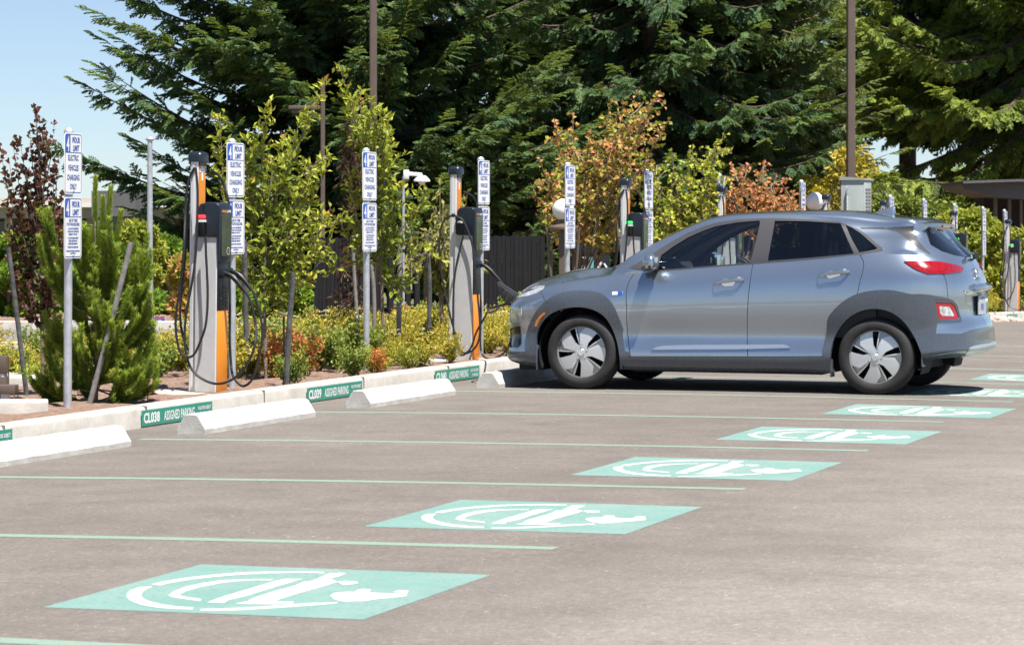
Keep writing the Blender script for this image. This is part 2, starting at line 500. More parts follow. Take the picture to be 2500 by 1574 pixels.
soil = grid_sheet('planting_bed', -14, -0.17, 4, 75, 90, 300, soil_z, MAT['soil'])
base = grid_sheet('terrain', -900, 700, -200, 1400, 60, 60, lambda a, b: np.full_like(a, -2.6), MAT['grassland'])
land = grid_sheet('far_ground', -75, -13.9, -25, 110, 60, 90, lambda a, b: soil_z(a * 0 - 13.9, b) - 0.012 - 0.02 * np.clip(-a - 40, 0, 40), MAT['grassland'])

# kerb: a long extrusion that follows the ground, with joints
def strip(name, prof, us, mat, zoff=0.0, v=0.0):
    us = np.asarray(us); n = len(prof); mb = MB(); V = []
    for u in us:
        g = float(ground(0.0, u)) + zoff
        V += [(v + a, u, g + b) for a, b in prof]
    F = [(i * n + j, i * n + j + 1, (i + 1) * n + j + 1, (i + 1) * n + j) for i in range(len(us) - 1) for j in range(n - 1)]
    mb.add(V, F); mb.add(V, [tuple(range(n)), tuple(range((len(us) - 1) * n, len(us) * n))[::-1]])
    return mb


kp = [(-0.17, -0.1), (-0.17, KT - 0.012), (-0.158, KT), (-0.03, KT), (-0.012, KT - 0.006), (0.0, KT - 0.025), (0.012, -0.1)]
kerbs = strip('kerb', kp, np.arange(-6, 76, 0.5), MAT['concrete'])
for u in np.arange(-4.0, 60, 1.93):
    g = float(ground(0.0, u))
    kerbs.box(-0.1735, 0.0085, u - 0.005, u + 0.005, g - 0.02, g + KT + 0.0025, 1)
tag(kerbs.build('kerb', [MAT['concrete'], MAT['joint']], angle=50), kind='structure')

# ================================================================== painted stall lines
D_ST, U_A, V_END = 2.8, 10.53, 5.54


def ground_strip(name, P0, P1, w, n, mat, off=0.001):
    P0 = np.array(P0); P1 = np.array(P1); d = (P1 - P0) / np.linalg.norm(P1 - P0); q = np.array((-d[1], d[0])) * w / 2
    V = []
    for t in np.linspace(0, 1, n):
        c = P0 + (P1 - P0) * t
        for s in (1, -1):
            p = c + q * s; V.append((p[0], p[1], float(ground(p[0], p[1])) + off))
    F = [(2 * i, 2 * i + 1, 2 * i + 3, 2 * i + 2) for i in range(n - 1)]
    return mesh_np(name, V, F, mat, smooth=True)


line_words = {
    -1: 'pale green stall line cut off by the bottom edge of the picture, nearest the camera',
    0: 'pale green stall line between the two nearest painted charging symbols',
    1: 'pale green stall line between the second and third nearest painted charging symbols',
    2: 'pale green stall line starting at the far end of the leftmost concrete wheel stop',
    3: 'pale green stall line starting at the far end of the wheel stop before CL038',
    4: 'pale green stall line running just in front of the tyres of the grey car',
    5: 'pale green stall line seen under the grey car behind its near wheels',
    6: 'pale green stall line just beyond the grey car', 7: 'second pale green stall line beyond the grey car',
    8: 'third pale green stall line beyond the grey car'}
for n, lab in line_words.items():
    u = U_A + D_ST * n
    v0 = 0.55 if n < 5 else 0.7
    o = ground_strip('stall_line', (v0, u), (V_END - (0.12 if n >= 3 else 0), u + (0.03 if n % 2 else -0.02)), 0.105, 40, MAT['line'])
    if n == -1:
        bpy.data.objects.remove(o); A_, B_ = on_ground(0, 1562), on_ground(262, 1575); d_ = B_ - A_
        o = ground_strip('stall_line', (A_ - d_ * 4)[:2], (A_ + d_ * 3)[:2], 0.105, 30, MAT['line'])
    tag(o, lab, 'road marking', 'painted stall lines')

# ================================================================== painted charging symbols
E1 = {  # traced on the nearest symbol
    'arc': [(575, 143), (640, 128), (760, 108), (900, 92), (1050, 80), (1200, 75), (1350, 74), (1485, 77), (1490, 84), (1350, 82), (1200, 84), (1050, 91), (900, 104), (780, 118), (680, 135), (628, 148)],
    'arc2': [(515, 157), (588, 153), (560, 165), (535, 180), (525, 198), (535, 215), (570, 232), (640, 248), (720, 259), (800, 263), (795, 274), (700, 272), (600, 263), (520, 248), (470, 228), (450, 208), (452, 190), (470, 173)],
    'arc3': [(840, 272), (1000, 268), (1150, 260), (1300, 249), (1420, 240), (1470, 240), (1555, 236), (1550, 243), (1440, 252), (1300, 262), (1150, 272), (1000, 280), (835, 281)],
    'arc4': [(1220, 115), (1100, 115), (950, 121), (850, 135), (760, 155), (695, 180), (668, 200), (700, 212), (780, 223), (835, 230), (843, 220), (780, 211), (735, 203), (725, 195), (760, 178), (830, 158), (920, 140), (1020, 127), (1120, 121), (1205, 121)],
    'bar': [(872, 237), (945, 210), (1060, 175), (1170, 143), (1240, 122), (1290, 113), (1375, 115), (1340, 123), (1300, 135), (1200, 165), (1090, 200), (985, 224), (960, 240)],
    'bar2': [(1015, 243), (1080, 233), (1120, 212), (1230, 178), (1330, 150), (1380, 128), (1420, 125), (1480, 100), (1515, 83), (1608, 82), (1580, 95), (1520, 112), (1555, 130), (1510, 145), (1420, 170), (1330, 195), (1250, 222), (1225, 230), (1330, 235), (1320, 244), (1240, 247), (1090, 246)],
    'dash': [(1555, 128), (1600, 125), (1665, 128), (1660, 138), (1620, 143), (1580, 144)],
    'plug': [(1518, 200), (1540, 188), (1600, 182), (1700, 183), (1800, 190), (1925, 190), (1915, 205), (1850, 212), (1760, 220), (1700, 230), (1600, 234), (1540, 222)],
    'pin': [(1650, 178), (1665, 170), (1690, 166), (1732, 170), (1725, 180), (1660, 182)],
    'pin2': [(1845, 183), (1880, 173), (1930, 176), (1925, 186)]}
UE = [9.13, 11.93, 14.73, 17.53, 20.33, 23.13, 25.93, 28.73]
UC1, VC1 = UE[0], 4.95


def e1_local(poly):
    out = []
    for X, Y in poly:
        p = on_ground(100 + X / 2.15, 1360 + Y / 2.15); out.append((p[0] - VC1, p[1] - UC1))
    return out


EM = {k: e1_local(p) for k, p in E1.items()}
EDGE = e1_local([(10, 262), (840, 37), (2362, 92), (1690, 327)])
emb_words = ['nearest green painted charging symbol at the bottom left', 'second nearest green painted charging symbol, left of the picture centre',
             'green painted charging symbol in the stall of the leftmost wheel stop', 'green painted charging symbol at the mouth of the CL038 stall',
             'green painted charging symbol at the mouth of the CL039 stall, nearer than the car', 'green painted charging symbol half shaded by the tail of the grey car',
             'green painted charging symbol just beyond the grey car, cut by the right edge', 'farthest green painted charging symbol, a sliver at the right edge']


def flat_cdt(poly, cell):
    """triangulated polygon with inner points, so that it can follow the ground"""
    P = np.array(poly); pts = []; n = len(P)
    for i in range(n):
        a, b = P[i], P[(i + 1) % n]; k = max(1, int(np.linalg.norm(b - a) / cell))
        for t in range(k): pts.append(a + (b - a) * t / k)
    m = len(pts); edges = [(i, (i + 1) % m) for i in range(m)]
    lo, hi = P.min(0), P.max(0)
    gx, gy = np.meshgrid(np.arange(lo[0], hi[0], cell), np.arange(lo[1], hi[1], cell))
    G = np.stack([gx.ravel(), gy.ravel()], -1)
    G = G[in_poly(G, poly)]
    r = delaunay_2d_cdt([Vector(p) for p in pts + list(G)], edges, [], 1, 1e-5)
    return np.array([tuple(v) for v in r[0]]), [tuple(f) for f in r[2]]


SQ = flat_cdt(EDGE, 0.05)
SH = []
for k, p in EM.items(): SH.append(flat_cdt(p, 0.05))
for i, lab in enumerate(emb_words):
    def lay(pv, off):
        a = pv[:, 0] + VC1; b = pv[:, 1] + UE[i]
        return np.stack([a, b, ground(a, b) + off], -1)
    mb = MB(); mb.add(lay(SQ[0], 0.0009), SQ[1], 0, True)
    for pv, f in SH: mb.add(lay(pv, 0.0017), f, 1, True)
    tag(mb.build('charging_symbol', [MAT['green_pt'], MAT['white_pt']], angle=180), lab, 'road marking', 'painted charging symbols')

# ================================================================== wheel stops
def wheel_stop(u0, u1, v=0.69, lab='', tilt=0.0):
    L = u1 - u0
    prof = [(0.11, -0.03), (0.11, 0.035), (0.052, 0.125), (0.035, 0.135), (-0.035, 0.135), (-0.052, 0.125), (-0.11, 0.035), (-0.11, -0.03)]
    mb = MB(); n = len(prof)
    ts = np.r_[0, 0.004, np.linspace(0.04, L - 0.04, 14), L - 0.004, L]
    V = []
    for k, t in enumerate(ts):
        s = 0.97 if k in (0, len(ts) - 1) else 1.0
        for a, b in prof:
            jit = 0.0025 * math.sin(t * 31 + a * 70 + u0) if 1 < k < len(ts) - 2 else 0
            V.append((a * s + jit, t - L / 2, b * s + jit))
    F = [(i * n + j, i * n + (j + 1) % n, (i + 1) * n + (j + 1) % n, (i + 1) * n + j) for i in range(len(ts) - 1) for j in range(n)]
    mb.add(V, F); mb.add(V, [tuple(range(n)), tuple(range((len(ts) - 1) * n, len(ts) * n))[::-1]])
    o = mb.build('wheel_stop', MAT['stopcon'], angle=25)
    uc = (u0 + u1) / 2
    o.location = (v, uc, float(ground(v, uc)))
    sl = (float(ground(v, u1)) - float(ground(v, u0))) / L
    o.rotation_euler = (math.atan(sl), 0, tilt)
    return tag(o, lab, 'wheel stop', 'concrete wheel stops')


for k, (u0, lab) in enumerate([(10.9, 'hidden'), (13.75, 'white concrete wheel stop cut off by the left edge of the picture'),
                               (16.60, 'white concrete wheel stop in front of the CL038 kerb sign'),
                               (19.42, 'white concrete wheel stop in front of the CL039 kerb sign'),
                               (22.22, 'white concrete wheel stop under the nose of the grey car, end cut by shade')]):
    if k == 0: continue
    wheel_stop(u0, u0 + 1.80, 0.69, lab, 0.004 * (k - 2))

# ================================================================== kerb signs
def stencil(mb, txt, size, x, z, sx, mi, bold=0.004, align='LEFT', y=0.0):
    V, F = text_mesh(txt, size, align, sx, bold)
    mb.add([(y, x + a, z + b) for a, b in V], F, mi)


def kerb_sign(num, u0, lab):
    g = float(ground(0, u0 + 0.55))
    mb = MB(); L, Hh = 1.10, 0.112
    mb.box(0.0, 0.004, 0, L, 0, Hh, 0)
    stencil(mb, 'CL0' + num, 0.098, 0.025, 0.022, 0.92, 1, 0.004, y=0.0052)
    stencil(mb, 'ASSIGNED PARKING', 0.094, 0.335, 0.022, 0.56, 1, 0.002, y=0.0052)
    stencil(mb, 'VIOLATORS SUBJECT', 0.036, 0.865, 0.062, 0.62, 1, 0.001, y=0.0052)
    stencil(mb, 'TO IMPOUND', 0.036, 0.905, 0.018, 0.70, 1, 0.001, y=0.0052)
    o = mb.build('kerb_sign', [MAT['signgreen'], MAT['signwhite']])
    o.location = (0.0135, u0, g + 0.010)
    o.rotation_euler = (math.atan((float(ground(0, u0 + 1.1)) - float(ground(0, u0))) / 1.1), 0, 0)
    return tag(o, lab, 'kerb sign', 'assigned parking signs on the kerb')


kerb_sign('37', 14.28, 'green kerb sign cut by the left edge, ending in VIOLATORS SUBJECT')
kerb_sign('38', 17.14, 'green kerb sign lettered CL038 ASSIGNED PARKING')
kerb_sign('39', 19.93, 'green kerb sign lettered CL039 ASSIGNED PARKING')
kerb_sign('40', 22.66, 'green kerb sign lettered CL040 ASSIGNED PARKING with a cable across it')
kerb_sign('49', 51.2, 'small blurred green kerb sign beyond the tail of the grey car')

# ================================================================== sign posts
def sign_plate(rows):
    """a 0.305 x 0.457 plate in the y-z plane facing +x"""
    mb = MB(); w, h = 0.305, 0.457
    mb.prism(rrect(w, h, 0.03), -0.0015, 0.0015, 'x', 0)
    ou, inn = rrect(w - 0.018, h - 0.018, 0.024), rrect(w - 0.030, h - 0.030, 0.018)
    n = len(ou)
    mb.add([(0.0022, a, b) for a, b in ou] + [(0.0022, a, b) for a, b in inn], [(i, (i + 1) % n, n + (i + 1) % n, n + i) for i in range(n)], 1)
    zt = h / 2 - 0.015
    mb.add([(0.0024, a, b) for a, b in [(-w / 2 + 0.014, zt), (-w / 2 + 0.014, zt - 0.135), (-w / 2 + 0.1, zt - 0.135), (-w / 2 + 0.1, zt)]], [(0, 1, 2, 3)], 2)
    mb.add([(0.0024, a, b) for a, b in [(-w / 2 + 0.1, zt - 0.129), (-w / 2 + 0.1, zt - 0.135), (w / 2 - 0.014, zt - 0.135), (w / 2 - 0.014, zt - 0.129)]], [(0, 1, 2, 3)], 1)
    stencil(mb, '4', 0.155, -w / 2 + 0.057, zt - 0.122, 0.62, 3, 0.003, 'CENTER', 0.0032)
    stencil(mb, 'HOUR', 0.058, 0.046, zt - 0.058, 0.80, 1, 0.0022, 'CENTER', 0.0026)
    stencil(mb, 'LIMIT', 0.058, 0.046, zt - 0.118, 0.80, 1, 0.0022, 'CENTER', 0.0026)
    for txt, size, z, sx in rows:
        stencil(mb, txt, size, 0, z, sx, 1, 0.0016 if size > 0.03 else 0.0008, 'CENTER', 0.0026)
    for z in (h / 2 - 0.03, -h / 2 + 0.022):   # bolts
        mb.lathe([(0.0, 0.012), (0.007, 0.011), (0.009, 0.004), (0.009, 0.0015)], (0, 0, z), 8, 'x', 4)
    mb.add([(0.0026, a, b) for a, b in [(-0.004, -h / 2 + 0.022), (0.004, -h / 2 + 0.022), (0.004, -h / 2 + 0.05), (-0.004, -h / 2 + 0.05)]], [(0, 1, 2, 3)], 1)
    return mb


ROW1 = [('ELECTRIC', 0.058, 0.022, 0.74), ('VEHICLES', 0.058, -0.052, 0.74), ('CHARGING', 0.058, -0.124, 0.72), ('ONLY', 0.058, -0.192, 0.74)]
ROW2 = [('USE OF THESE', 0.030, 0.045, 0.8), ('STATIONS REQUIRES', 0.030, 0.016, 0.8)] + \
       [(t, 0.017, z, 0.85) for t, z in (('1. AN ACTIVE CHARGEPOINT', -0.012), ('ACCOUNT OR AN EMPLOYEE', -0.033), ('RESIDENT IN THIS LOT', -0.054),
                                          ('2. A VALID PARKING PERMIT', -0.082), ('VISIBLY DISPLAYED ON', -0.103), ("DRIVER'S SIDE WINDOW", -0.124), ('DOES NOT BE CONNECTED', -0.150))] + \
       [('STATIONS ARE MONITORED AND ENFORCED', 0.014, -0.178, 0.8), ('CALL FOR HELP', 0.014, -0.196, 0.9)]
mats_sign = [MAT['signwhite'], MAT['signink'], MAT['signblue'], MAT['white'], MAT['galv']]


def sign_post():
    t = thing('sign_post', '', 'sign post')
    mb = MB(); r = 0.031
    mb.lathe([(r, -0.25), (r, 2.06)], n=20)
    mb.build('pole', MAT['galv'], t)
    mb = MB()
    mb.lathe([(0.034, 2.025), (0.036, 2.045), (0.038, 2.058), (0.036, 2.072), (0.022, 2.088), (0.0, 2.093)], n=20)
    mb.build('pole_cap', MAT['galv'], t)
    for rows, z in ((ROW1, 1.825), (ROW2, 1.345)):
        p = sign_plate(rows).build('sign_plate', mats_sign, t, loc=(0.036, 0, z))
        p['label'] = 'plate reading 4 hour limit electric vehicles charging only' if rows is ROW1 else 'plate of small print on the use of these stations'
    return t


POSTS = [(165, 1011), (567, 0), (895, 0), (1173, 0), (1384, 0), (1578, 0), (1757, 0), (1955, 0), (2066, 0), (2174, 0), (2255, 0), (2328, 0), (2399, 0), (2453, 0)]
PTOP = [312, 337.5, 360.5, 382.5, 396, 412, 422, 439, 449, 475, 484, 496, 504, 511]
post_words = ['nearest sign post, beside the purple leaved sapling on the left', 'sign post right behind the nearest charging station', 'sign post standing alone among the shrubs before CL039',
              'sign post right behind the charging station plugged into the car', 'sign post before the orange leaved maple, above the car bonnet', 'sign post half hidden by maple leaves behind the third charging station',
              'sign post left of the orange striped mast above the car roof', 'sign post seen edge on left of the white globe lamp above the car roof', 'sign post touching the left edge of the grey cabinet',
              'sign post behind the roof fin of the car', 'sign post above the rear edge of the car roof', 'sign post left of the charging station with green light behind the car tail',
              'sign post standing clear between the two charging stations at the right', 'farthest sign post, left of the charging station at the right edge']
post0 = sign_post()
for i, ((px, _), pt) in enumerate(zip(POSTS, PTOP)):
    u, yd = on_v(px, -0.94)
    top = CAMZ - (pt - YH) * yd / FPX
    o = post0 if i == 0 else dup(post0, (0, 0, 0))
    o.location = (-0.94, u, top - 2.093)
    yaw = [0.085, -0.04, -0.04, -0.03, -0.035, -0.03, -0.03, 0.05, 0.03, 0, 0.02, 0, -0.02, 0][i]
    o.rotation_euler = (0.004 * math.sin(i * 2.1), 0.005 * math.cos(i * 1.7), yaw)
    o['label'] = post_words[i]; o['group'] = 'sign posts along the kerb'
# ================================================================== charging stations
def on_u(px, py, u):
    """point in the vertical plane Y = u on the line of sight through px, py"""
    k = (px - CX) / FPX
    v = CAMX + u * (k * CT - ST) / (CT + k * ST)
    yd = (CAMX - v) * ST + u * CT
    return np.array((v, u, CAMZ - (py - YH) * yd / FPX))


def station_body(t):
    # ribbed column
    mb = MB()
    P = []
    xs = np.linspace(-0.085, 0.095, 19)
    for i, x in enumerate(xs):
        for dx, dy in ((0, 0), (0.0062, 0), (0.0066, 0.0035), (0.0094, 0.0035)):
            if x + dx < 0.1: P.append((x + dx, -0.095 + dy))
    P += [(0.105, -0.088), (0.105, 0.088)]
    Q = [(x, -y) for x, y in P if y < -0.089][::-1]
    P += Q + [(-0.09, 0.09), (-0.09, -0.09)]
    mb.prism(P, 0.0, 1.30, 'z', 0)
    mb.build('column', MAT['alu'], t)
    mb = MB()
    mb.prism([(-0.165, -0.05), (-0.15, -0.066), (-0.095, -0.066), (-0.087, -0.060), (-0.087, 0.060), (-0.095, 0.066), (-0.15, 0.066), (-0.165, 0.05)], 0.0, 1.87, 'z', 0)
    mb.prism([(-0.14, -0.0675), (-0.128, -0.0705), (-0.116, -0.0675)], 0.01, 1.84, 'z', 0)
    mb.build('mast', MAT['alul'], t, bevel=0)
    mb = MB(); mb.box(-0.0865, -0.0835, -0.056, 0.056, 1.18, 1.845)
    st = mb.build('mast_stripe', MAT['orange'], t)
    mb = MB()
    for a, b, c, d in ((-0.013, 0.013, 1.70, 1.835), (-0.045, -0.013, 1.768, 1.800), (0.013, 0.045, 1.768, 1.800)):
        mb.box(-0.0835, -0.0815, a, b, c, d)
    mb.build('plus_mark', MAT['white'], st)
    mb = MB()
    Z = [(1.852, 0.0), (1.90, 0.003), (1.925, -0.006), (1.936, -0.03)]
    rings = []
    for z, g in Z: rings.append([(-0.12 + a, b, z) for a, b in rrect(0.128 + 2 * g, 0.152 + 2 * g, 0.034 + min(g, 0))])
    n = len(rings[0]); V = [p for r in rings for p in r]
    mb.add(V, [(i * n + j, i * n + (j + 1) % n, (i + 1) * n + (j + 1) % n, (i + 1) * n + j) for i in range(3) for j in range(n)], 0, True)
    mb.add(V, [tuple(range(n))[::-1], tuple(range(3 * n, 4 * n))], 0)
    mb.box(-0.165, -0.075, -0.06, 0.06, 1.82, 1.853, 0)
    mb.build('mast_cap', MAT['cappl'], t, angle=50)
    # orange foot panel, grille, black front
    mb = MB(); mb.box(0.1055, 0.113, -0.092, 0.092, 0.004, 0.655); mb.build('front_panel', MAT['orange'], t, bevel=0.003)
    mb = MB(); mb.box(0.1055, 0.116, -0.094, 0.094, 0.657, 1.06)
    b = mb.build('holster_panel', MAT['blackpl'], t, bevel=0.004)
    mb = MB()
    for i in range(6):
        for j in range(3):
            z = 0.68 + i * 0.030; y = -0.078 + j * 0.055
            mb.box(0.1165, 0.1235, y, y + 0.044, z, z + 0.013)
    mb.build('grille', MAT['blackpl'], b, bevel=0.003)
    mb = MB(); mb.box(0.108, 0.135, -0.085, 0.085, 0.93, 0.99); mb.box(0.108, 0.150, -0.07, -0.01, 0.92, 0.965); mb.box(0.108, 0.150, 0.01, 0.07, 0.92, 0.965)
    mb.build('holster', MAT['blackpl'], b, bevel=0.006)
    # head
    mb = MB()
    pr = [(-0.065, 1.245), (0.105, 1.245), (0.112, 1.06), (0.122, 1.045), (0.132, 1.075), (0.136, 1.47), (0.128, 1.50), (0.10, 1.522), (0.02, 1.527), (-0.045, 1.512), (-0.065, 1.48)]
    mb.prism(pr, -0.108, 0.108, 'y', 0)
    hd = mb.build('display_head', MAT['cappl'], t, bevel=0.012, seg=3, angle=50)
    mb = MB(); mb.prism(rrect(0.165, 0.335, 0.02), 0.1345, 0.1385, 'x', 0)
    s = mb.build('screen', MAT['screen'], hd, loc=(0, 0, 1.262), bevel=0)
    mb = MB(); mb.lathe([(0.030, 0.1402), (0.026, 0.1404)], n=16, axis='x', mi=0)
    for q in (0.010, 0.016):
        mb.lathe([(q, 0.1402), (q - 0.0022, 0.1404)], n=10, axis='x', mi=0, a0=-0.9, a1=0.9)
    mb.build('tap_mark', MAT['white'], hd, loc=(0, 0.035, 1.135))
    mb = MB()
    V, F = text_mesh('-charge', 0.034, 'LEFT', 0.9, 0.001); mb.add([(0.1372, -0.085 + a, 1.447 + z) for a, z in V], F, 0)
    V, F = text_mesh('point', 0.034, 'LEFT', 0.9, 0.001); mb.add([(0.1372, 0.018 + a, 1.447 + z) for a, z in V], F, 1)
    mb.build('lettering', [MAT['orange'], MAT['white']], hd)
    for a, b in ((-0.128, -0.106), (0.106, 0.128)):
        mb = MB(); mb.box(-0.072, 0.005, a, b, 1.255, 1.44); mb.build('side_holster', MAT['blackpl'], hd, bevel=0.008)
    mb = MB(); mb.box(-0.075, 0.006, -0.131, -0.105, 1.395, 1.425); mb.build('status_light', MAT['ledred'], hd, bevel=0.004)
    mb = MB(); mb.box(-0.05, 0.012, -0.130, -0.107, 1.366, 1.386); mb.build('white_tag', MAT['white'], hd)
    return hd


def cable(t, pts, r=0.0105, n=70, name='cable'):
    """pts are points in place; the mesh is kept relative to its station"""
    P = np.asarray(pts) - np.array(t.location)
    mb = MB(); mb.tube(spl(P, n), r, 8); return mb.build(name, MAT['rubber'], t)


def gun(t, pts, name='connector'):
    P = np.asarray(pts) - np.array(t.location)
    C = spl(P, 16)
    rr = np.interp(np.linspace(0, 1, 16), [0, 0.18, 0.25, 0.55, 0.8, 1], [0.021, 0.021, 0.017, 0.0215, 0.017, 0.0115])
    mb = MB(); mb.tube(C, rr, 10); mb.sphere(C[4] + np.array((0, 0, 0.018)), 0.012, 8)
    return mb.build(name, MAT['blackpl'], t)


BASES = [(511.7, -0.70), (1137, -0.70)]
def station_at(px, v=-0.70): return on_v(px, v)[0]


uc1 = station_at(511.7)
z1 = float(ground(0, uc1)) + 0.103
ch1 = thing('charging_station', 'nearest charging station, with red light and two black connectors hung on its front', 'charging station', (-0.70, uc1, z1), 0, 'charging stations along the kerb')
station_body(ch1)
def z2(l, u, ox=400, oy=340, s=2.37): return [on_u(ox + a / s, oy + b / s, u if not isinstance(u, (list, tuple)) else u[i]) for i, (a, b) in enumerate(l)]
un = uc1 - 0.15
cable(ch1, z2([(440, 845), (480, 900), (510, 980), (528, 1080), (525, 1180), (495, 1270), (440, 1350), (380, 1395), (300, 1412), (230, 1390), (160, 1330), (125, 1230), (118, 1100), (135, 950), (165, 780), (180, 600), (185, 400), (181, 240), (172, 165)], [un + 0.1] * 4 + [un] * 15), n=120)
cable(ch1, z2([(478, 835), (515, 890), (545, 980), (565, 1080), (560, 1200), (535, 1320), (490, 1410), (455, 1425), (420, 1400), (390, 1320), (380, 1200), (378, 1000), (374, 800), (372, 600), (368, 400), (355, 320), (330, 250), (300, 205), (262, 178)], [uc1 + 0.06] * 9 + [uc1 + 0.15] * 8 + [uc1 + 0.06, uc1]), n=120)
cable(ch1, z2([(168, 165), (150, 195), (125, 280), (115, 420), (110, 600), (95, 800), (75, 950), (65, 1050), (75, 1170), (110, 1250), (150, 1260), (200, 1190), (235, 1090), (247, 980), (245, 800), (236, 650), (232, 560)], [uc1 - 0.08] * 4 + [un - 0.02] * 13), n=120)
cable(ch1, z2([(170, 165), (160, 230), (140, 320), (125, 500), (115, 700), (95, 900), (92, 1050), (110, 1150), (140, 1220), (165, 1245)], [uc1 + 0.02] * 10), n=80)
gun(ch1, z2([(316, 772), (350, 775), (392, 795), (440, 850), (468, 885)], [un + 0.12] * 5))
gun(ch1, z2([(330, 768), (395, 765), (430, 785), (478, 838), (502, 872)], [uc1 + 0.06] * 5))
ch1.rotation_euler = (0, 0.010, 0)

# simple copies share the meshes; the second has its own cables to the car
words = {1: 'charging station with one cable plugged into the nose of the grey car', 2: 'third charging station, green lit, rising behind the car bonnet', 3: 'orange striped charging mast just above the car windscreen',
         4: 'charging mast left of the grey cabinet, only its top showing over the car roof', 5: 'charging mast behind the roof fin of the car', 6: 'green lit charging station right behind the spoiler of the car', 7: 'farthest charging station at the right edge with orange foot panel'}
STN = {}
for i, px, yaw in ((1, 1137, 0), (2, 1548, 0), (3, 1781, 0), (4, 2034, 0), (5, 2173, 0), (6, 2342, 0), (7, 2474, 0)):
    u = station_at(px)
    sk = ('cable', 'connector') if i == 1 else (('connector',) if i > 3 else ())
    o = dup(ch1, (-0.70, u, float(ground(0, u)) + 0.10), 0, words[i], skip=sk)
    o.rotation_euler = (0, 0.008, 0)
    STN[i] = o
    if i in (2, 6, 7):
        for c in o.children:
            if c.name.startswith('display_head'):
                for g in c.children:
                    if g.name.startswith('status_light'):
                        g.data = g.data.copy(); g.data.materials[0] = MAT['ledgreen']
ch2 = STN[1]; uc2 = ch2.location[1]; un2 = uc2 - 0.15
for c in ch2.children:
    if c.name.startswith('display_head'):
        for g in c.children:
            if g.name.startswith('status_light'): g.data = g.data.copy(); g.data.materials[0] = MAT['screen']
def z3(l, u): return z2(l, u, 640, 180, 1.944)
# the charging lead that crosses to the car: it ends at the port in the nose
CAR_PORT = np.array((1.563 - 0.785, 23.08 - 0.30, 0.655))
A = z3([(903, 672), (865, 690), (840, 760), (838, 860), (850, 960), (875, 1080), (905, 1200), (930, 1300), (940, 1335), (975, 1320), (1010, 1240), (1040, 1180)], un2)
A += [on_u(640 + 1070 / 1.944, 180 + 1130 / 1.944, uc2 - 0.9), on_u(640 + 1120 / 1.944, 180 + 1105 / 1.944, uc2 - 1.6), CAR_PORT + np.array((-0.16, 0, 0.01)), CAR_PORT + np.array((-0.10, 0, 0.025))]
cable(ch2, A, n=140)
cable(ch2, z3([(903, 672), (940, 690), (970, 740), (990, 800), (1005, 900), (1020, 1050), (1032, 1180), (1030, 1250), (1005, 1305), (960, 1325), (925, 1290), (905, 1180), (905, 1050), (920, 900), (940, 810), (950, 770)], un2), n=110)
cable(ch2, z3([(1130, 985), (1165, 1030), (1190, 1090), (1192, 1150), (1185, 1230), (1150, 1320), (1090, 1352), (1045, 1330), (1036, 1200), (1032, 1000), (1028, 800), (1020, 650), (1010, 610), (990, 580), (950, 560)], [uc2 + 0.05] * 7 + [uc2 + 0.14] * 6 + [uc2 + 0.06, uc2]), n=110)
gun(ch2, z3([(1012, 905), (1040, 905), (1068, 922), (1110, 965), (1136, 992)], uc2 + 0.03))
gun(ch2, [CAR_PORT + np.array(d) for d in ((0.03, 0, -0.02), (-0.03, 0, 0.0), (-0.07, 0, 0.018), (-0.11, 0, 0.025), (-0.15, 0, 0.012))], 'connector')
mb = MB(); mb.sphere((0, 0, 0), 0.022, 12); k = mb.build('cord_clip', MAT['blackpl'], ch2); k.location = np.array(z3([(903, 672)], un2)[0]) - np.array(ch2.location)

# concrete pads under the stations
for i, o in [(0, ch1)] + list(STN.items()):
    u = o.location[1]; g = float(ground(0, u)) + 0.10
    mb = MB(); mb.box(-0.50, 0.42, -0.34, 0.34, -0.22, 0.0)
    p = mb.build('concrete_pad', MAT['padcon'], None, (-0.70, u, g - 0.0005), bevel=0.012)
    tag(p, ['stained concrete pad under the nearest charging station', 'concrete pad under the charging station plugged into the car', 'concrete pad under the third charging station', 'concrete pad under the fourth charging station', 'concrete pad under the fifth charging station',
            'concrete pad under the charging station behind the roof fin', 'concrete pad under the green lit station behind the spoiler', 'concrete pad under the farthest charging station'][i], 'concrete pad', 'concrete pads under the charging stations')
# ================================================================== the parked car
CARX, CARU, CARZ = 1.563, 23.08, -0.055
car = thing('parked_car', 'grey blue electric crossover parked nose first at the kerb, plugged in at the nose', 'car', (CARX, CARU, CARZ))


def paint():
    m, nt, out = new_mat('metallic_paint')
    b = nt.nodes.new('ShaderNodeBsdfPrincipled')
    tc = nt.nodes.new('ShaderNodeTexCoord')
    f = noise(nt, 900, 2, 0.5, tc.outputs['Object'])
    c = ramp(nt, f, [(0.35, (0.27, 0.33, 0.405)), (0.65, (0.38, 0.445, 0.53))])
    nt.links.new(c, b.inputs['Base Color'])
    b.inputs['Metallic'].default_value = 0.82; b.inputs['Roughness'].default_value = 0.27
    b.inputs['Coat Weight'].default_value = 1.0; b.inputs['Coat Roughness'].default_value = 0.015; b.inputs['Coat IOR'].default_value = 1.9
    nt.links.new(b.outputs[0], out.inputs[0]); return m


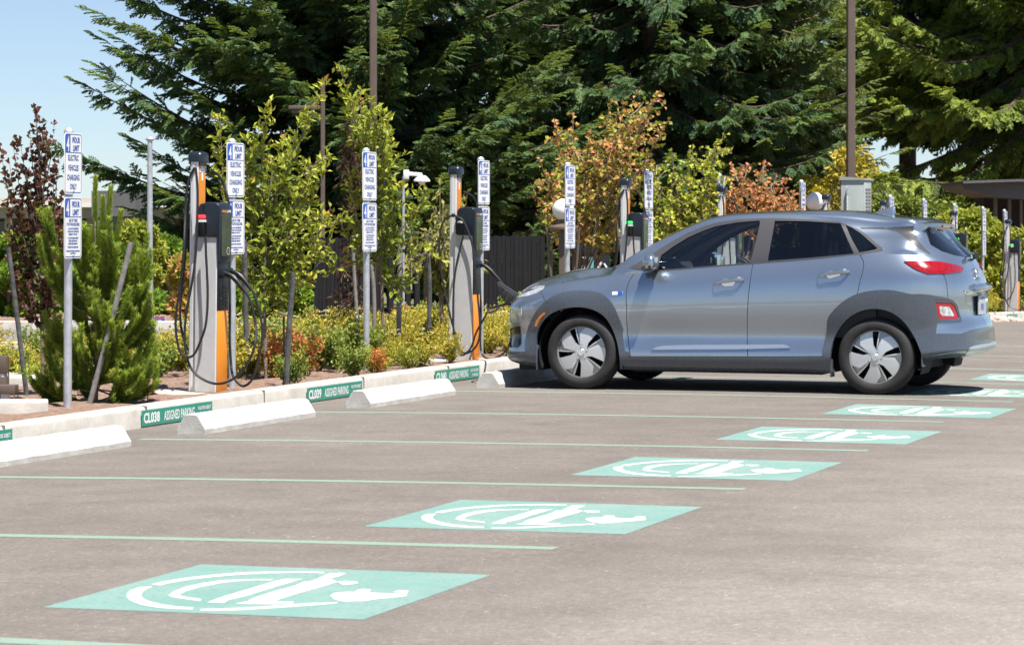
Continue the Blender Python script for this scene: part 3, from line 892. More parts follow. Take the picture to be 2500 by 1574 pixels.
CM = dict(paint=paint(), clad=pbr('cladding_plastic', (0.068, 0.080, 0.100), 0.28, coat=0.4, spec=0.5, var=0.06, vscale=30, bump=0.0),
          dark=pbr('underbody_black', (0.006, 0.006, 0.007), 0.8), trim=pbr('window_trim', (0.055, 0.055, 0.06), 0.4), gloss=pbr('gloss_black', (0.02, 0.02, 0.022), 0.12, coat=0.5),
          glass=glass_mat('car_glass', (0.92, 0.99, 0.985), 2.2), tint=glass_mat('privacy_glass', (0.10, 0.14, 0.17), 1.5), rearglass=glass_mat('rear_glass', (0.06, 0.08, 0.10), 1.6),
          chrome=pbr('satin_chrome', (0.78, 0.80, 0.82), 0.22, 0.85), red=pbr('red_lens', (0.26, 0.004, 0.008), 0.10, coat=0.5, var=0.35, vscale=30),
          redl=pbr('red_lens_bright', (0.36, 0.008, 0.012), 0.12, coat=0.8), amber=pbr('amber_lens', (0.85, 0.24, 0.01), 0.2, coat=0.5), clear=pbr('clear_lens', (0.55, 0.58, 0.60), 0.08, 0.35, coat=1.0, var=0.6, vscale=22),
          tyre=pbr('tyre_rubber', (0.022, 0.021, 0.021), 0.75, var=0.3, vscale=14, bump=0.1, bscale=90), rim=pbr('rim_silver', (0.60, 0.61, 0.62), 0.32, 0.45), rimd=pbr('rim_grey', (0.13, 0.13, 0.13), 0.4, 0.7), rimf=pbr('rim_facet', (0.36, 0.365, 0.37), 0.3, 0.6),
          seat=pbr('seat_cloth', (0.05, 0.052, 0.056), 0.8), pillar=pbr('pillar_trim', (0.72, 0.76, 0.75), 0.8), dash=pbr('dash_plastic', (0.02, 0.022, 0.025), 0.6), white=MAT['white'], blue=MAT['signblue'],
          skid=pbr('silver_skid', (0.45, 0.47, 0.48), 0.4, 0.5))

# ---- control net: stations along the car, stringers from the sill up
# nominal per-station (x, lat) of the mid side, then per-stringer deviations
X4 = [-.80, -.79, -.757, -.675, -.44, -.10, .25, .42, .60, 1.05, 1.52, 1.98, 2.38, 2.72, 3.00, 3.185, 3.282, 3.323, 3.335]
L4 = [0, .30, .56, .745, .845, .885, .887, .885, .883, .88, .88, .88, .888, .895, .865, .765, .56, .28, 0]
K = len(X4)
def arr(*a): return np.array(a, float)
def key(pairs):  # values given at some stations, linear between
    ks = sorted(pairs); return np.interp(np.arange(K), ks, [pairs[k] for k in ks])


X4, L4 = np.array(X4), np.array(L4)
def scaled(xf, xr, dl):
    """mid side curve with its nose pulled to xf and tail to xr and the sides moved out by dl"""
    x = X4.copy(); wf = np.clip((0.1 - X4) / 0.9, 0, 1) ** 1.3; wr = np.clip((X4 - 2.55) / 0.785, 0, 1) ** 1.3
    x = x + (xf + .80) * wf + (xr - 3.335) * wr
    l = L4 * (1 + dl / 0.88)
    return x, l


NET_S = np.zeros((K, 8, 3))
spec = [  # xf, xr, dl, z keys
    (-.74, 3.285, -.07, {0: .215, 3: .215, 4: .20, 6: .185, 12: .195, 13: .25, 14: .30, 15: .325, 18: .335}),
    (-.81, 3.388, -.012, {0: .255, 3: .25, 5: .24, 11: .245, 13: .30, 15: .37, 18: .375}),
    (-.815, 3.397, .002, {0: .335, 3: .335, 5: .335, 11: .35, 14: .40, 18: .43}),
    (-.80, 3.387, -.014, {0: .45, 4: .45, 12: .47, 14: .53, 18: .56}),
    (-.80, 3.340, -.003, {0: .555, 4: .60, 6: .62, 12: .66, 18: .68}),
    (-.80, 3.330, .002, {0: .65, 3: .67, 5: .76, 8: .80, 12: .88, 14: .90, 18: .90}),
    (-.79, 3.283, -.022, {0: .715, 3: .745, 5: .87, 8: .935, 10: .99, 12: 1.055, 14: 1.06, 18: 1.03}),
]
for j, (xf, xr, dl, zk) in enumerate(spec):
    x, l = scaled(xf, xr, dl); NET_S[:, j, 0] = x; NET_S[:, j, 1] = l; NET_S[:, j, 2] = key(zk)
# bulge over the wheels
for k in range(K):
    for j in range(1, 6):
        NET_S[k, j, 1] += 0.012 * (math.exp(-((NET_S[k, j, 0] - 0.0) / 0.42) ** 2) + math.exp(-((NET_S[k, j, 0] - 2.62) / 0.42) ** 2)) * (1 if 3 < k < 15 else 0)
# door scoop between the arches
for k in range(8, 13): NET_S[k, 3, 1] -= 0.012
BX = arr(-.775, -.762, -.718, -.620, -.400, -.08, .25, .42, .60, 1.05, 1.52, 1.98, 2.38, 2.70, 2.95, 3.11, 3.200, 3.236, 3.245)
BL = arr(0, .27, .51, .68, .765, .805, .815, .815, .815, .815, .815, .815, .815, .805, .765, .66, .47, .24, 0)
BZ = arr(.765, .770, .785, .815, .875, .938, .985, 1.003, 1.018, 1.056, 1.090, 1.122, 1.165, 1.185, 1.172, 1.150, 1.135, 1.127, 1.125)
NET_S[:, 7] = np.stack([BX, BL, BZ], -1)
CXc = arr(-.775, -.745, -.68, -.56, -.37, -.10, .13, .29, .50, 1.00, 1.50, 1.98, 2.38, 2.72, 2.95, 3.07, 3.15, 3.212, 3.245)
CZc = arr(.765, .815, .878, .938, .995, 1.040, 1.070, 1.155, 1.275, 1.500, 1.552, 1.560, 1.543, 1.502, 1.455, 1.320, 1.232, 1.165, 1.125)
NET_T = np.zeros((K, 7, 3))
TT = {0: [.16, .33, .5, .66, .83], 3: [.14, .3, .46, .6, .8], 4: [.10, .22, .36, .5, .75], 5: [.05, .12, .20, .30, .65], 6: [.025, .06, .09, .14, .55],
      15: [.12, .26, .40, .55, .78], 18: [.16, .33, .5, .66, .83]}
PIL = {7: [(.42, .74, 1.115), (.405, .72, 1.145), (.34, .40, 1.158)], 8: [(.60, .685, 1.235), (.60, .662, 1.262), (.53, .36, 1.278)],
       9: [(1.05, .635, 1.412), (1.05, .610, 1.455), (1.02, .32, 1.492)], 10: [(1.52, .628, 1.482), (1.52, .595, 1.520), (1.51, .30, 1.545)],
       11: [(1.98, .628, 1.476), (1.98, .595, 1.522), (1.98, .30, 1.553)], 12: [(2.38, .622, 1.420), (2.38, .590, 1.505), (2.38, .30, 1.538)],
       13: [(2.72, .612, 1.394), (2.72, .588, 1.474), (2.72, .30, 1.498)], 14: [(2.94, .585, 1.378), (2.94, .570, 1.432), (2.95, .29, 1.452)]}
for k in range(K):
    B = NET_S[k, 7]; C = np.array((CXc[k], 0, CZc[k]))
    NET_T[k, 0] = B; NET_T[k, 6] = C
    if k in PIL:
        T3, T4, T5 = [np.array(p) for p in PIL[k]]
        NET_T[k, 1] = B + (T3 - B) * 0.12 + np.array((0, .010, 0)); NET_T[k, 2] = B + (T3 - B) * 0.55 + np.array((0, .020, 0))
        NET_T[k, 3], NET_T[k, 4], NET_T[k, 5] = T3, T4, T5
    else:
        ks = sorted(TT)
        for j in range(1, 6):
            t = float(np.interp(k, ks, [TT[q][j - 1] for q in ks]))
            p = B + (C - B) * t; dome = 0.028 if k <= 6 else 0.02
            p[2] = B[2] + (C[2] - B[2]) * (1 - (1 - t) ** 1.7) + dome * math.sin(math.pi * t) * (0.5 if k in (0, 1) else 1)
            NET_T[k, j] = p

kpar = np.r_[0, np.cumsum(np.linalg.norm(np.diff(NET_S[:, 4], axis=0), axis=1))]
NK = 700


def pchip(t, P, q):
    """monotone cubic through P (n, ...) at t, evaluated at q: no overshoot"""
    t = np.asarray(t, float); n = len(t); sh = P.shape; Y = P.reshape(n, -1); h = np.diff(t)[:, None]; d = np.diff(Y, axis=0) / h
    m = np.zeros_like(Y); same = d[:-1] * d[1:] > 0; w1 = 2 * h[1:] + h[:-1]; w2 = h[1:] + 2 * h[:-1]
    with np.errstate(divide='ignore', invalid='ignore'): hm = (w1 + w2) / (w1 / d[:-1] + w2 / d[1:])
    m[1:-1] = np.where(same, hm, 0); m[0] = d[0]; m[-1] = d[-1]
    i = np.clip(np.searchsorted(t, q, side='right') - 1, 0, n - 2); hh = h[i]; s = ((q - t[i])[:, None]) / hh
    R = (2 * s ** 3 - 3 * s ** 2 + 1) * Y[i] + (s ** 3 - 2 * s ** 2 + s) * hh * m[i] + (-2 * s ** 3 + 3 * s ** 2) * Y[i + 1] + (s ** 3 - s ** 2) * hh * m[i + 1]
    return R.reshape((len(q),) + sh[1:])


def dense(net, nt):
    q = np.linspace(0, kpar[-1], NK)
    A = cubic(kpar, net, q)                                   # along the car
    A[:, :, 1] = np.maximum(A[:, :, 1], 0)
    d = np.r_[0, np.cumsum(np.linalg.norm(np.diff(net[8], axis=0), axis=1))] if net.shape[1] == 8 else np.r_[0, np.cumsum(np.linalg.norm(np.diff(net[9], axis=0), axis=1))]
    s = np.linspace(0, d[-1], nt)
    G = (cubic if net.shape[1] == 8 else pchip)(d, A.transpose(1, 0, 2), s).transpose(1, 0, 2)   # up the section
    G[:, :, 1] = np.maximum(G[:, :, 1], 0)
    G[0, :, 1] = 0; G[-1, :, 1] = 0
    G = G.copy(); G[:, :, 1] *= -1                            # the near side has negative y
    du = np.gradient(G, axis=0); dv = np.gradient(G, axis=1)
    N = np.cross(du, dv); N /= np.linalg.norm(N, axis=2, keepdims=True) + 1e-9
    if N[NK // 2, nt // 3, 1] > 0: N = -N
    return q, s, G, N


class Patch:
    def __init__(self, net, nt):
        self.q, self.s, self.G, self.N = dense(net, nt)
        self.px = project(self.G + np.array((CARX, CARU, CARZ)))
        cam = np.array((CAMX, 0, CAMZ)) - (self.G + np.array((CARX, CARU, CARZ)))
        self.front = (self.N * cam).sum(-1) > 0.0

    def at(self, P, arrs=None):
        """points and normals at (k, s) parameters"""
        P = np.asarray(P, float)
        a = np.clip(P[:, 0] / self.q[-1], 0, 1) * (len(self.q) - 1); b = np.clip(P[:, 1] / self.s[-1], 0, 1) * (len(self.s) - 1)
        i = np.minimum(a.astype(int), len(self.q) - 2); j = np.minimum(b.astype(int), len(self.s) - 2)
        fa = (a - i)[:, None]; fb = (b - j)[:, None]
        out = []
        for A in (self.G, self.N):
            out.append((A[i, j] * (1 - fa) + A[i + 1, j] * fa) * (1 - fb) + (A[i, j + 1] * (1 - fa) + A[i + 1, j + 1] * fa) * fb)
        out[1] /= np.linalg.norm(out[1], axis=1, keepdims=True) + 1e-9
        return out

    def par(self, px, py):
        """surface parameters of the point seen at a frame position"""
        d = ((self.px - np.array((px, py))) ** 2).sum(-1) + np.where(self.front, 0, 1e5)
        i, j = np.unravel_index(np.argmin(d), d.shape)
        i0 = min(max(i, 1), len(self.q) - 2); j0 = min(max(j, 1), len(self.s) - 2)
        J = np.stack([(self.px[i0 + 1, j0] - self.px[i0 - 1, j0]) / 2, (self.px[i0, j0 + 1] - self.px[i0, j0 - 1]) / 2], -1)
        try: st = np.linalg.solve(J, np.array((px, py)) - self.px[i, j])
        except np.linalg.LinAlgError: st = np.zeros(2)
        e = np.linalg.norm(st); st = np.clip(st, -1, 1)
        k = (i + st[0]) * self.q[-1] / (len(self.q) - 1); s = (j + st[1]) * self.s[-1] / (len(self.s) - 1)
        if j == 0 and py > self.px[i, 0, 1] + 0.4: s = -0.02
        return (k, s)

    def poly(self, pix, step=12.0, close=True):
        P = [np.array(p, float) for p in pix]; out = []; n = len(P)
        for i in range(n if close else n - 1):
            a, b = P[i], P[(i + 1) % n]; m = max(1, int(np.linalg.norm(b - a) / step))
            for t in range(m): out.append(a + (b - a) * t / m)
        if not close: out.append(P[-1])
        return [self.par(*p) for p in out]


def band(pix, w):
    """a thin closed polygon of w pixels round an open polyline"""
    P = np.array(pix, float); T = np.gradient(P, axis=0); T /= np.linalg.norm(T, axis=1, keepdims=True)
    N = np.stack([-T[:, 1], T[:, 0]], -1) * w / 2
    return [tuple(p) for p in P + N] + [tuple(p) for p in (P - N)[::-1]]


def cut_patch(patch, polys, du, dv, default):
    """triangulates the patch with the polygons as constraints; polys = [(name, param polygon)], later ones win"""
    k0, k1 = 0.0, patch.q[-1]; s0, s1 = 0.0, patch.s[-1]
    pts = []; edges = []
    for nm, P in polys:
        o = len(pts); pts += [tuple(p) for p in P]; edges += [(o + i, o + (i + 1) % len(P)) for i in range(len(P))]
    E = np.array(pts) if pts else np.zeros((0, 2))
    gx = np.linspace(k0, k1, int((k1 - k0) / du) + 1); gy = np.linspace(s0, s1, int((s1 - s0) / dv) + 1)
    A, B = np.meshgrid(gx, gy); G = np.stack([A.ravel(), B.ravel()], -1)
    inner = (A > k0 + 1e-6) & (A < k1 - 1e-6) & (B > s0 + 1e-6) & (B < s1 - 1e-6)
    if len(E):   # leave room round the cut lines
        sub = []
        for i, j in edges:
            a, b = np.array(pts[i]), np.array(pts[j]); m = max(2, int(np.linalg.norm(b - a) / 0.006))
            sub.append(a + (b - a) * np.linspace(0, 1, m)[:, None])
        S = np.concatenate(sub)
        hh = 0.008; cells = set(map(tuple, np.floor(S / hh).astype(int)))
        near = np.zeros(len(G), bool)
        gi = np.floor(G / hh).astype(int)
        for n_, (a, b) in enumerate(gi):
            near[n_] = any((a + p, b + q) in cells for p in (-1, 0, 1) for q in (-1, 0, 1))
        G = G[~(near & inner.ravel())]
    o = len(pts); allp = pts + [tuple(p) for p in G]
    r = delaunay_2d_cdt([Vector(p) for p in allp], edges, [], 0, 1e-6)
    V = np.array([tuple(v) for v in r[0]]); F = np.array([tuple(f) for f in r[2]])
    C = V[F].mean(1)
    ok = (C[:, 1] > s0) & (C[:, 1] < s1) & (C[:, 0] > k0) & (C[:, 0] < k1)
    F = F[ok]; C = C[ok]
    lab = np.zeros(len(F), int); names = [default]
    for nm, P in polys:
        if nm not in names: names.append(nm)
        lab[in_poly(C, P)] = names.index(nm)
    V[:, 0] = np.clip(V[:, 0], k0, k1); V[:, 1] = np.clip(V[:, 1], s0, s1)
    if default == 'body' and patch is TOP:
        names += ['bonnet']; lab[(lab == 0) & (C[:, 0] < kpar[6] + 0.06)] = names.index('bonnet')
    if default == 'body' and patch is SIDE:     # wings in front of and behind the doors
        names += ['wing', 'quarter']; mid = np.interp(1.5, patch.G[:, 40, 0][: NK - 60], patch.q[: NK - 60])
        bodyf = lab == 0; lab[bodyf & (C[:, 0] < mid)] = names.index('wing'); lab[bodyf & (C[:, 0] >= mid)] = names.index('quarter')
    pos, nor = patch.at(V)
    # face winding outward
    fn = np.cross(pos[F[:, 1]] - pos[F[:, 0]], pos[F[:, 2]] - pos[F[:, 0]])
    fl = (fn * nor[F].mean(1)).sum(1) < 0
    F[fl] = F[fl][:, ::-1]
    return V, F, lab, names, pos, nor


def piece(name, data, which, mat, parent, off=0.0, rim=0.012, flipy=False, smooth=True, rimmat=None):
    V, F, lab, names, pos, nor = data
    sel = np.isin(lab, [names.index(w) for w in which if w in names])
    f = F[sel]
    if len(f) == 0: return None
    used, inv = np.unique(f, return_inverse=True); f = inv.reshape(-1, 3)
    p = pos[used] + nor[used] * off; nn = nor[used]
    e = np.concatenate([f[:, [0, 1]], f[:, [1, 2]], f[:, [2, 0]]])
    keys = set(map(tuple, e)); bd = [(a, b) for a, b in map(tuple, e) if (b, a) not in keys]
    P = [tuple(q) for q in p]; NN = [tuple(q) for q in nn]; faces = [tuple(t) for t in f]; mi = [0] * len(faces); 
    if rim:
        idx = {}; top = {}
        for a, b in bd:
            for q in (a, b):
                if q not in idx:
                    top[q] = len(P); P.append(tuple(p[q])); NN.append((0, 0, 0))
                    idx[q] = len(P); P.append(tuple(p[q] - nn[q] * rim)); NN.append((0, 0, 0))
            faces.append((top[b], top[a], idx[a], idx[b])); mi.append(1 if rimmat else 0)
    P = np.array(P); NN = np.array(NN)
    if flipy:
        P[:, 1] *= -1; NN[:, 1] *= -1; faces = [t[::-1] for t in faces]
    me = bpy.data.meshes.new(name); me.from_pydata([tuple(map(float, q)) for q in P], [], [tuple(int(i) for i in t) for t in faces])
    me.materials.append(mat)
    if rimmat: me.materials.append(rimmat)
    me.polygons.foreach_set('material_index', mi); me.polygons.foreach_set('use_smooth', [True] * len(faces)); me.update()
    vn = np.zeros((len(P), 3)); me.vertex_normals
    base = np.array([tuple(v.vector) for v in me.vertex_normals])
    z = (NN ** 2).sum(1) < 0.5; NN[z] = base[z]
    me.normals_split_custom_set_from_vertices([tuple(q) for q in NN])
    o = bpy.data.objects.new(name, me); COL.objects.link(o); o.parent = parent
    return o


SIDE = Patch(NET_S, 110); TOP = Patch(NET_T, 140)

# ---- outlines as seen from the side, traced from the photograph and laid on the surface
CLF_O = [(1283.5, 880), (1283.5, 856.5), (1286.5, 814), (1296.5, 784), (1314, 754), (1341.5, 729), (1374, 715), (1416.5, 710), (1449, 711.5), (1474, 720), (1491.5, 736.5), (1506.5, 764), (1516.5, 789), (1522, 804), (1520, 816.5), (1526.5, 857.5), (1538, 858.5)]
ARF = [(1312, 925), (1309, 841.5), (1311.5, 819), (1321.5, 791.5), (1341.5, 769), (1366.5, 756.5), (1399, 750), (1429, 751), (1454, 758), (1476.5, 773), (1491.5, 794), (1504, 824), (1510, 849), (1514, 880), (1515, 925)]
CLR_O = [(2009, 851), (2019, 800), (2020.6, 780), (2036.5, 756), (2064, 732), (2096, 716.5), (2135.5, 709), (2183, 709), (2214.6, 716), (2225.5, 718), (2260.5, 718.5), (2288, 723), (2318, 730), (2330.5, 739), (2338, 756), (2344, 777), (2347, 783)]
ARR = [(2030, 930), (2028, 895), (2029, 856.5), (2038, 824), (2053, 796.5), (2078, 771.5), (2105.5, 758), (2138, 753.5), (2170.5, 760), (2198, 776.5), (2218, 799), (2235.5, 829), (2244, 849), (2255.5, 880), (2262, 930)]
FD = [(1554, 660), (1536.5, 686.5), (1529, 711.5), (1529.5, 745), (1530, 779), (1534, 829), (1539, 870)]
SPL = [(1838.5, 640), (1830.6, 692.7), (1825.5, 748), (1825.5, 870)]
RD = [(2097, 620), (2108, 639), (2107.5, 656.5), (2098, 694), (2092, 719), (2078, 741)]
def smooth(P, n=48): return [tuple(q) for q in spl(P, n)]
ARF = ARF[:1] + smooth(ARF[1:-1], 50) + ARF[-1:]; ARR = ARR[:1] + smooth(ARR[1:-1], 50) + ARR[-1:]
CLF_O = CLF_O[:1] + smooth(CLF_O[1:14], 50) + CLF_O[14:]; CLR_O = smooth(CLR_O[:9], 40) + smooth(CLR_O[9:], 24)
FD, SPL, RD = smooth(FD, 24), smooth(SPL, 20), smooth(RD, 24)
polys = [
    ('front_door', FD + [(1824.5, 870), (1824.5, 748), (1829.6, 692.7), (1836.5, 655), (1838, 600), (1570, 600)]),
    ('rear_door', [(1826.5, 870), (1826.5, 748), (1831.6, 692.7), (1839.5, 655), (1841, 600)] + [(2097, 600)] + RD + [(2020, 800), (2008, 870)]),
    ('gap', band(FD, 1.5)), ('gap', band(SPL, 1.5)), ('gap', band(RD, 1.5)),
    ('gap', band([(1320, 711), (1334, 740), (1352.5, 762)], 1.0)),
    ('gap', band([(2303, 668), (2311, 690), (2315, 735)], 1.3)),
    ('cladding', CLF_O + [(1539, 871), (1826, 871), (2008, 870), (2009, 851)] + CLR_O[1:] + [(2345, 784), (2345.5, 790), (2288, 789.5), (2284, 814), (2345, 814), (2373, 804), (2425, 794), (2430, 840), (2427, 880), (2200, 905), (1800, 925), (1283, 925)]),
    ('bumper_band', [(2288, 789.5), (2345.5, 784), (2380, 781), (2430, 780), (2430, 793), (2400, 799), (2373, 804.5), (2345, 814.5), (2284, 814.5)]),
    ('lower_lip', [(1230, 858), (1283.5, 858), (1312, 858), (1312, 925), (1230, 925)]),
    ('skid', [(2358, 856.5), (2366, 848), (2378, 843.5), (2400, 840), (2430, 836), (2430, 880), (2355, 880)]),
    ('gap', band([(1534, 870.5), (1826, 870.5), (2012, 869.5)], 1.3)),
    ('chrome', [(1591.5, 854), (1604, 848), (1616.5, 845), (1650, 843.5), (1700, 842.3), (1806, 842), (1914, 841.3), (1923, 844), (1929.6, 849.5), (1806, 852.5), (1700, 853)]),
    ('arch', ARF), ('arch', ARR),
    ('marker', [(1307, 795), (1311, 782), (1320, 770), (1330, 763), (1332.5, 766), (1322, 776), (1316, 787), (1312, 797)]),
    ('badge', [(1495, 712.5), (1520, 711), (1520, 719), (1495, 720)]),
    ('headlamp', [(1261.5, 727), (1262, 718), (1290, 706), (1311, 697.5), (1330, 697.5), (1325, 706), (1310, 716), (1290, 722)]),
    ('low_lamp', [(1245, 756), (1256, 752), (1273, 751), (1273.5, 786), (1262, 789), (1245, 789)]),
    ('fog_recess', [(1245, 800), (1270, 796), (1273, 820), (1272, 841), (1262, 848), (1245, 848)]),
    ('tail_lamp', [(2207, 639), (2250, 638), (2294, 640), (2325, 646), (2351, 654), (2345, 664.5), (2310, 668.5), (2266, 669), (2240, 660), (2226.5, 653)]),
    ('rear_frame', [(2281, 731), (2322, 733), (2334, 745), (2345, 783), (2288, 785), (2284, 770)]),
    ('rear_lamp', [(2283.5, 737), (2320, 738.5), (2329, 745), (2340, 775), (2336, 778.5), (2295, 778.5), (2288, 770)]),
    ('rear_lamp_clear', [(2293, 746.5), (2318, 748.5), (2330, 769), (2328, 771.5), (2300, 770.5), (2295, 764)]),
    ('plate_recess', [(2357, 713), (2404, 713), (2403, 736), (2396, 770), (2376, 770), (2358, 735)]),
]
SD = cut_patch(SIDE, [(n, SIDE.poly(p)) for n, p in polys], 0.035, 0.030, 'body')
WIN_F = [(1606.5, 659.5), (1609, 640), (1615, 622.5), (1645, 601), (1680, 579.7), (1715, 564), (1749, 552), (1800, 543), (1853.5, 538.5), (1856, 542), (1846, 590), (1831.6, 641)]
WIN_R = [(1892, 539), (1970, 540), (2052, 545.5), (2068, 582), (2085, 619.5), (1980, 629), (1874, 637)]
WIN_Q = [(2064, 549), (2082, 557), (2100, 569), (2122, 588), (2142.6, 606.4), (2136, 609.5), (2098, 616.5), (2080, 585)]
DLO = [(1534, 655), (1575, 630), (1615, 605), (1648, 585), (1680, 568), (1715, 554), (1749, 544), (1800, 536), (1854, 533.4), (1898, 532.6), (1977, 535.5), (2048, 541.5), (2096, 559), (2118, 575), (2135.5, 590), (2157, 608), (2154, 612.5), (2147, 614.5), (2096, 621.5), (1977, 634), (1874, 642), (1700, 655), (1606.5, 665), (1574, 662), (1554, 659)]
tpolys = [
    ('window_trim', DLO), ('mirror_base', [(1534, 655), (1575, 630), (1612, 607), (1606, 664), (1574, 662)]),
    ('front_window', WIN_F), ('rear_window', WIN_R), ('quarter', WIN_Q),
    ('gap', band([(1877, 534), (1861, 590), (1842, 644)], 1.5)),
    ('roof_strip', [(2098, 555.5), (2160, 556.5), (2160, 560.5), (2104, 560)]),
    ('d_pillar', [(2160, 558), (2180, 556), (2232, 551.5), (2230, 565), (2236, 577), (2248, 595), (2262, 611), (2274, 620.5), (2266, 620.5), (2245, 608), (2223, 592), (2200, 573), (2190, 566), (2176, 563)]),
    ('headlamp', [(1261.5, 727), (1262, 718), (1290, 706), (1311, 697.5), (1330, 697.5), (1325, 706), (1310, 716), (1290, 722)]),
]
tp = [(n, TOP.poly(p)) for n, p in tpolys]
# windscreen and rear window follow the net: between the pillar stringers
dT = np.r_[0, np.cumsum(np.linalg.norm(np.diff(NET_T[9], axis=0), axis=1))]
tp += [('windscreen', [(kpar[6] + 0.10, dT[4] + 0.06), (kpar[7], dT[4] + .028), (kpar[8], dT[4] + .028), (kpar[9] - .12, dT[4] + .035), (kpar[9] - 0.04, dT[5]), (kpar[9] - 0.02, dT[6] + .1), (kpar[6] + .07, dT[6] + .1)]),
       ('rear_glass', [(kpar[14] + .03, dT[6] + .1), (kpar[14] + .02, dT[3] + .06), (kpar[14] + 0.10, dT[2]), (kpar[15], dT[1] + .05), (kpar[16], dT[1] + 0.02), (kpar[17] + .1, dT[1] + .1), (kpar[17] + .13, dT[6] + .1)])]
TD = cut_patch(TOP, tp, 0.035, 0.030, 'body')

for fy in (False, True):
    side_doors = {}
    piece('front_wing', SD, ['wing'], CM['paint'], car, flipy=fy); piece('rear_quarter', SD, ['quarter'], CM['paint'], car, flipy=fy)
    for dn in ('front_door', 'rear_door'):
        side_doors[dn] = piece(dn, SD, [dn], CM['paint'], car, flipy=fy)
    piece('body_cladding', SD, ['cladding'], CM['clad'], car, off=0.010, rim=0.03, flipy=fy)
    piece('bumper_band', SD, ['bumper_band'], CM['paint'], car, off=0.002, rim=0.02, flipy=fy)
    piece('bumper_lip', SD, ['lower_lip'], CM['clad'], car, off=0.012, rim=0.03, flipy=fy)
    piece('skid_plate', SD, ['skid'], CM['skid'], car, off=0.014, rim=0.03, flipy=fy)
    piece('panel_gaps', SD, ['gap'], CM['dark'], car, off=-0.007, rim=0, flipy=fy)
    piece('side_moulding', SD, ['chrome'], CM['chrome'], car, off=0.012, rim=0.02, flipy=fy)
    piece('side_marker', SD, ['marker'], CM['amber'], car, off=0.016, rim=0.02, flipy=fy)
    bd = piece('fender_badge', SD, ['badge'], CM['white'], car, off=0.004, rim=0.006, flipy=fy)
    piece('headlight', SD, ['headlamp'], CM['clear'], car, off=0.002, rim=0.03, flipy=fy)
    piece('headlight', TD, ['headlamp'], CM['clear'], car, off=0.002, rim=0.03, flipy=fy)
    piece('fog_light', SD, ['low_lamp'], CM['clear'], car, off=-0.004, rim=-0.01, flipy=fy)
    piece('bumper_vent', SD, ['fog_recess'], CM['gloss'], car, off=-0.01, rim=-0.015, flipy=fy)
    piece('tail_light', SD, ['tail_lamp'], CM['red'], car, off=0.010, rim=0.02, flipy=fy)
    rl = piece('bumper_light', SD, ['rear_lamp'], CM['redl'], car, off=0.003, rim=0.01, flipy=fy)
    piece('reversing_lens', SD, ['rear_lamp_clear'], CM['clear'], rl, off=0.001, rim=0.01, flipy=fy)
    piece('lamp_surround', SD, ['rear_frame'], CM['clad'], car, off=0.008, rim=0.02, flipy=fy)
    piece('plate_recess', SD, ['plate_recess'], CM['paint'], car, off=-0.018, rim=-0.02, flipy=fy)
    piece('bonnet', TD, ['bonnet'], CM['paint'], car, flipy=fy); piece('roof_shell', TD, ['body'], CM['paint'], car, flipy=fy)
    piece('window_trim', TD, ['window_trim', 'gap', 'mirror_base'], CM['trim'], car, off=0.001, rim=0.015, flipy=fy)
    piece('window', TD, ['front_window'], CM['glass'], side_doors['front_door'], off=-0.006, rim=0, flipy=fy)
    piece('window', TD, ['rear_window'], CM['tint'], side_doors['rear_door'], off=-0.006, rim=0, flipy=fy)
    piece('quarter_window', TD, ['quarter'], CM['tint'], car, off=-0.004, rim=0, flipy=fy)
    piece('pillar_trim', TD, ['d_pillar', 'roof_strip'], CM['trim'], car, off=-0.002, rim=0.01, flipy=fy)
    piece('windscreen', TD, ['windscreen'], CM['glass'], car, off=-0.003, rim=0, flipy=fy)
    piece('rear_window', TD, ['rear_glass'], CM['rearglass'], car, off=-0.004, rim=0, flipy=fy)
    piece('roof_lining', TD, ['body'], CM['pillar'], car, off=-0.030, rim=0, flipy=fy)
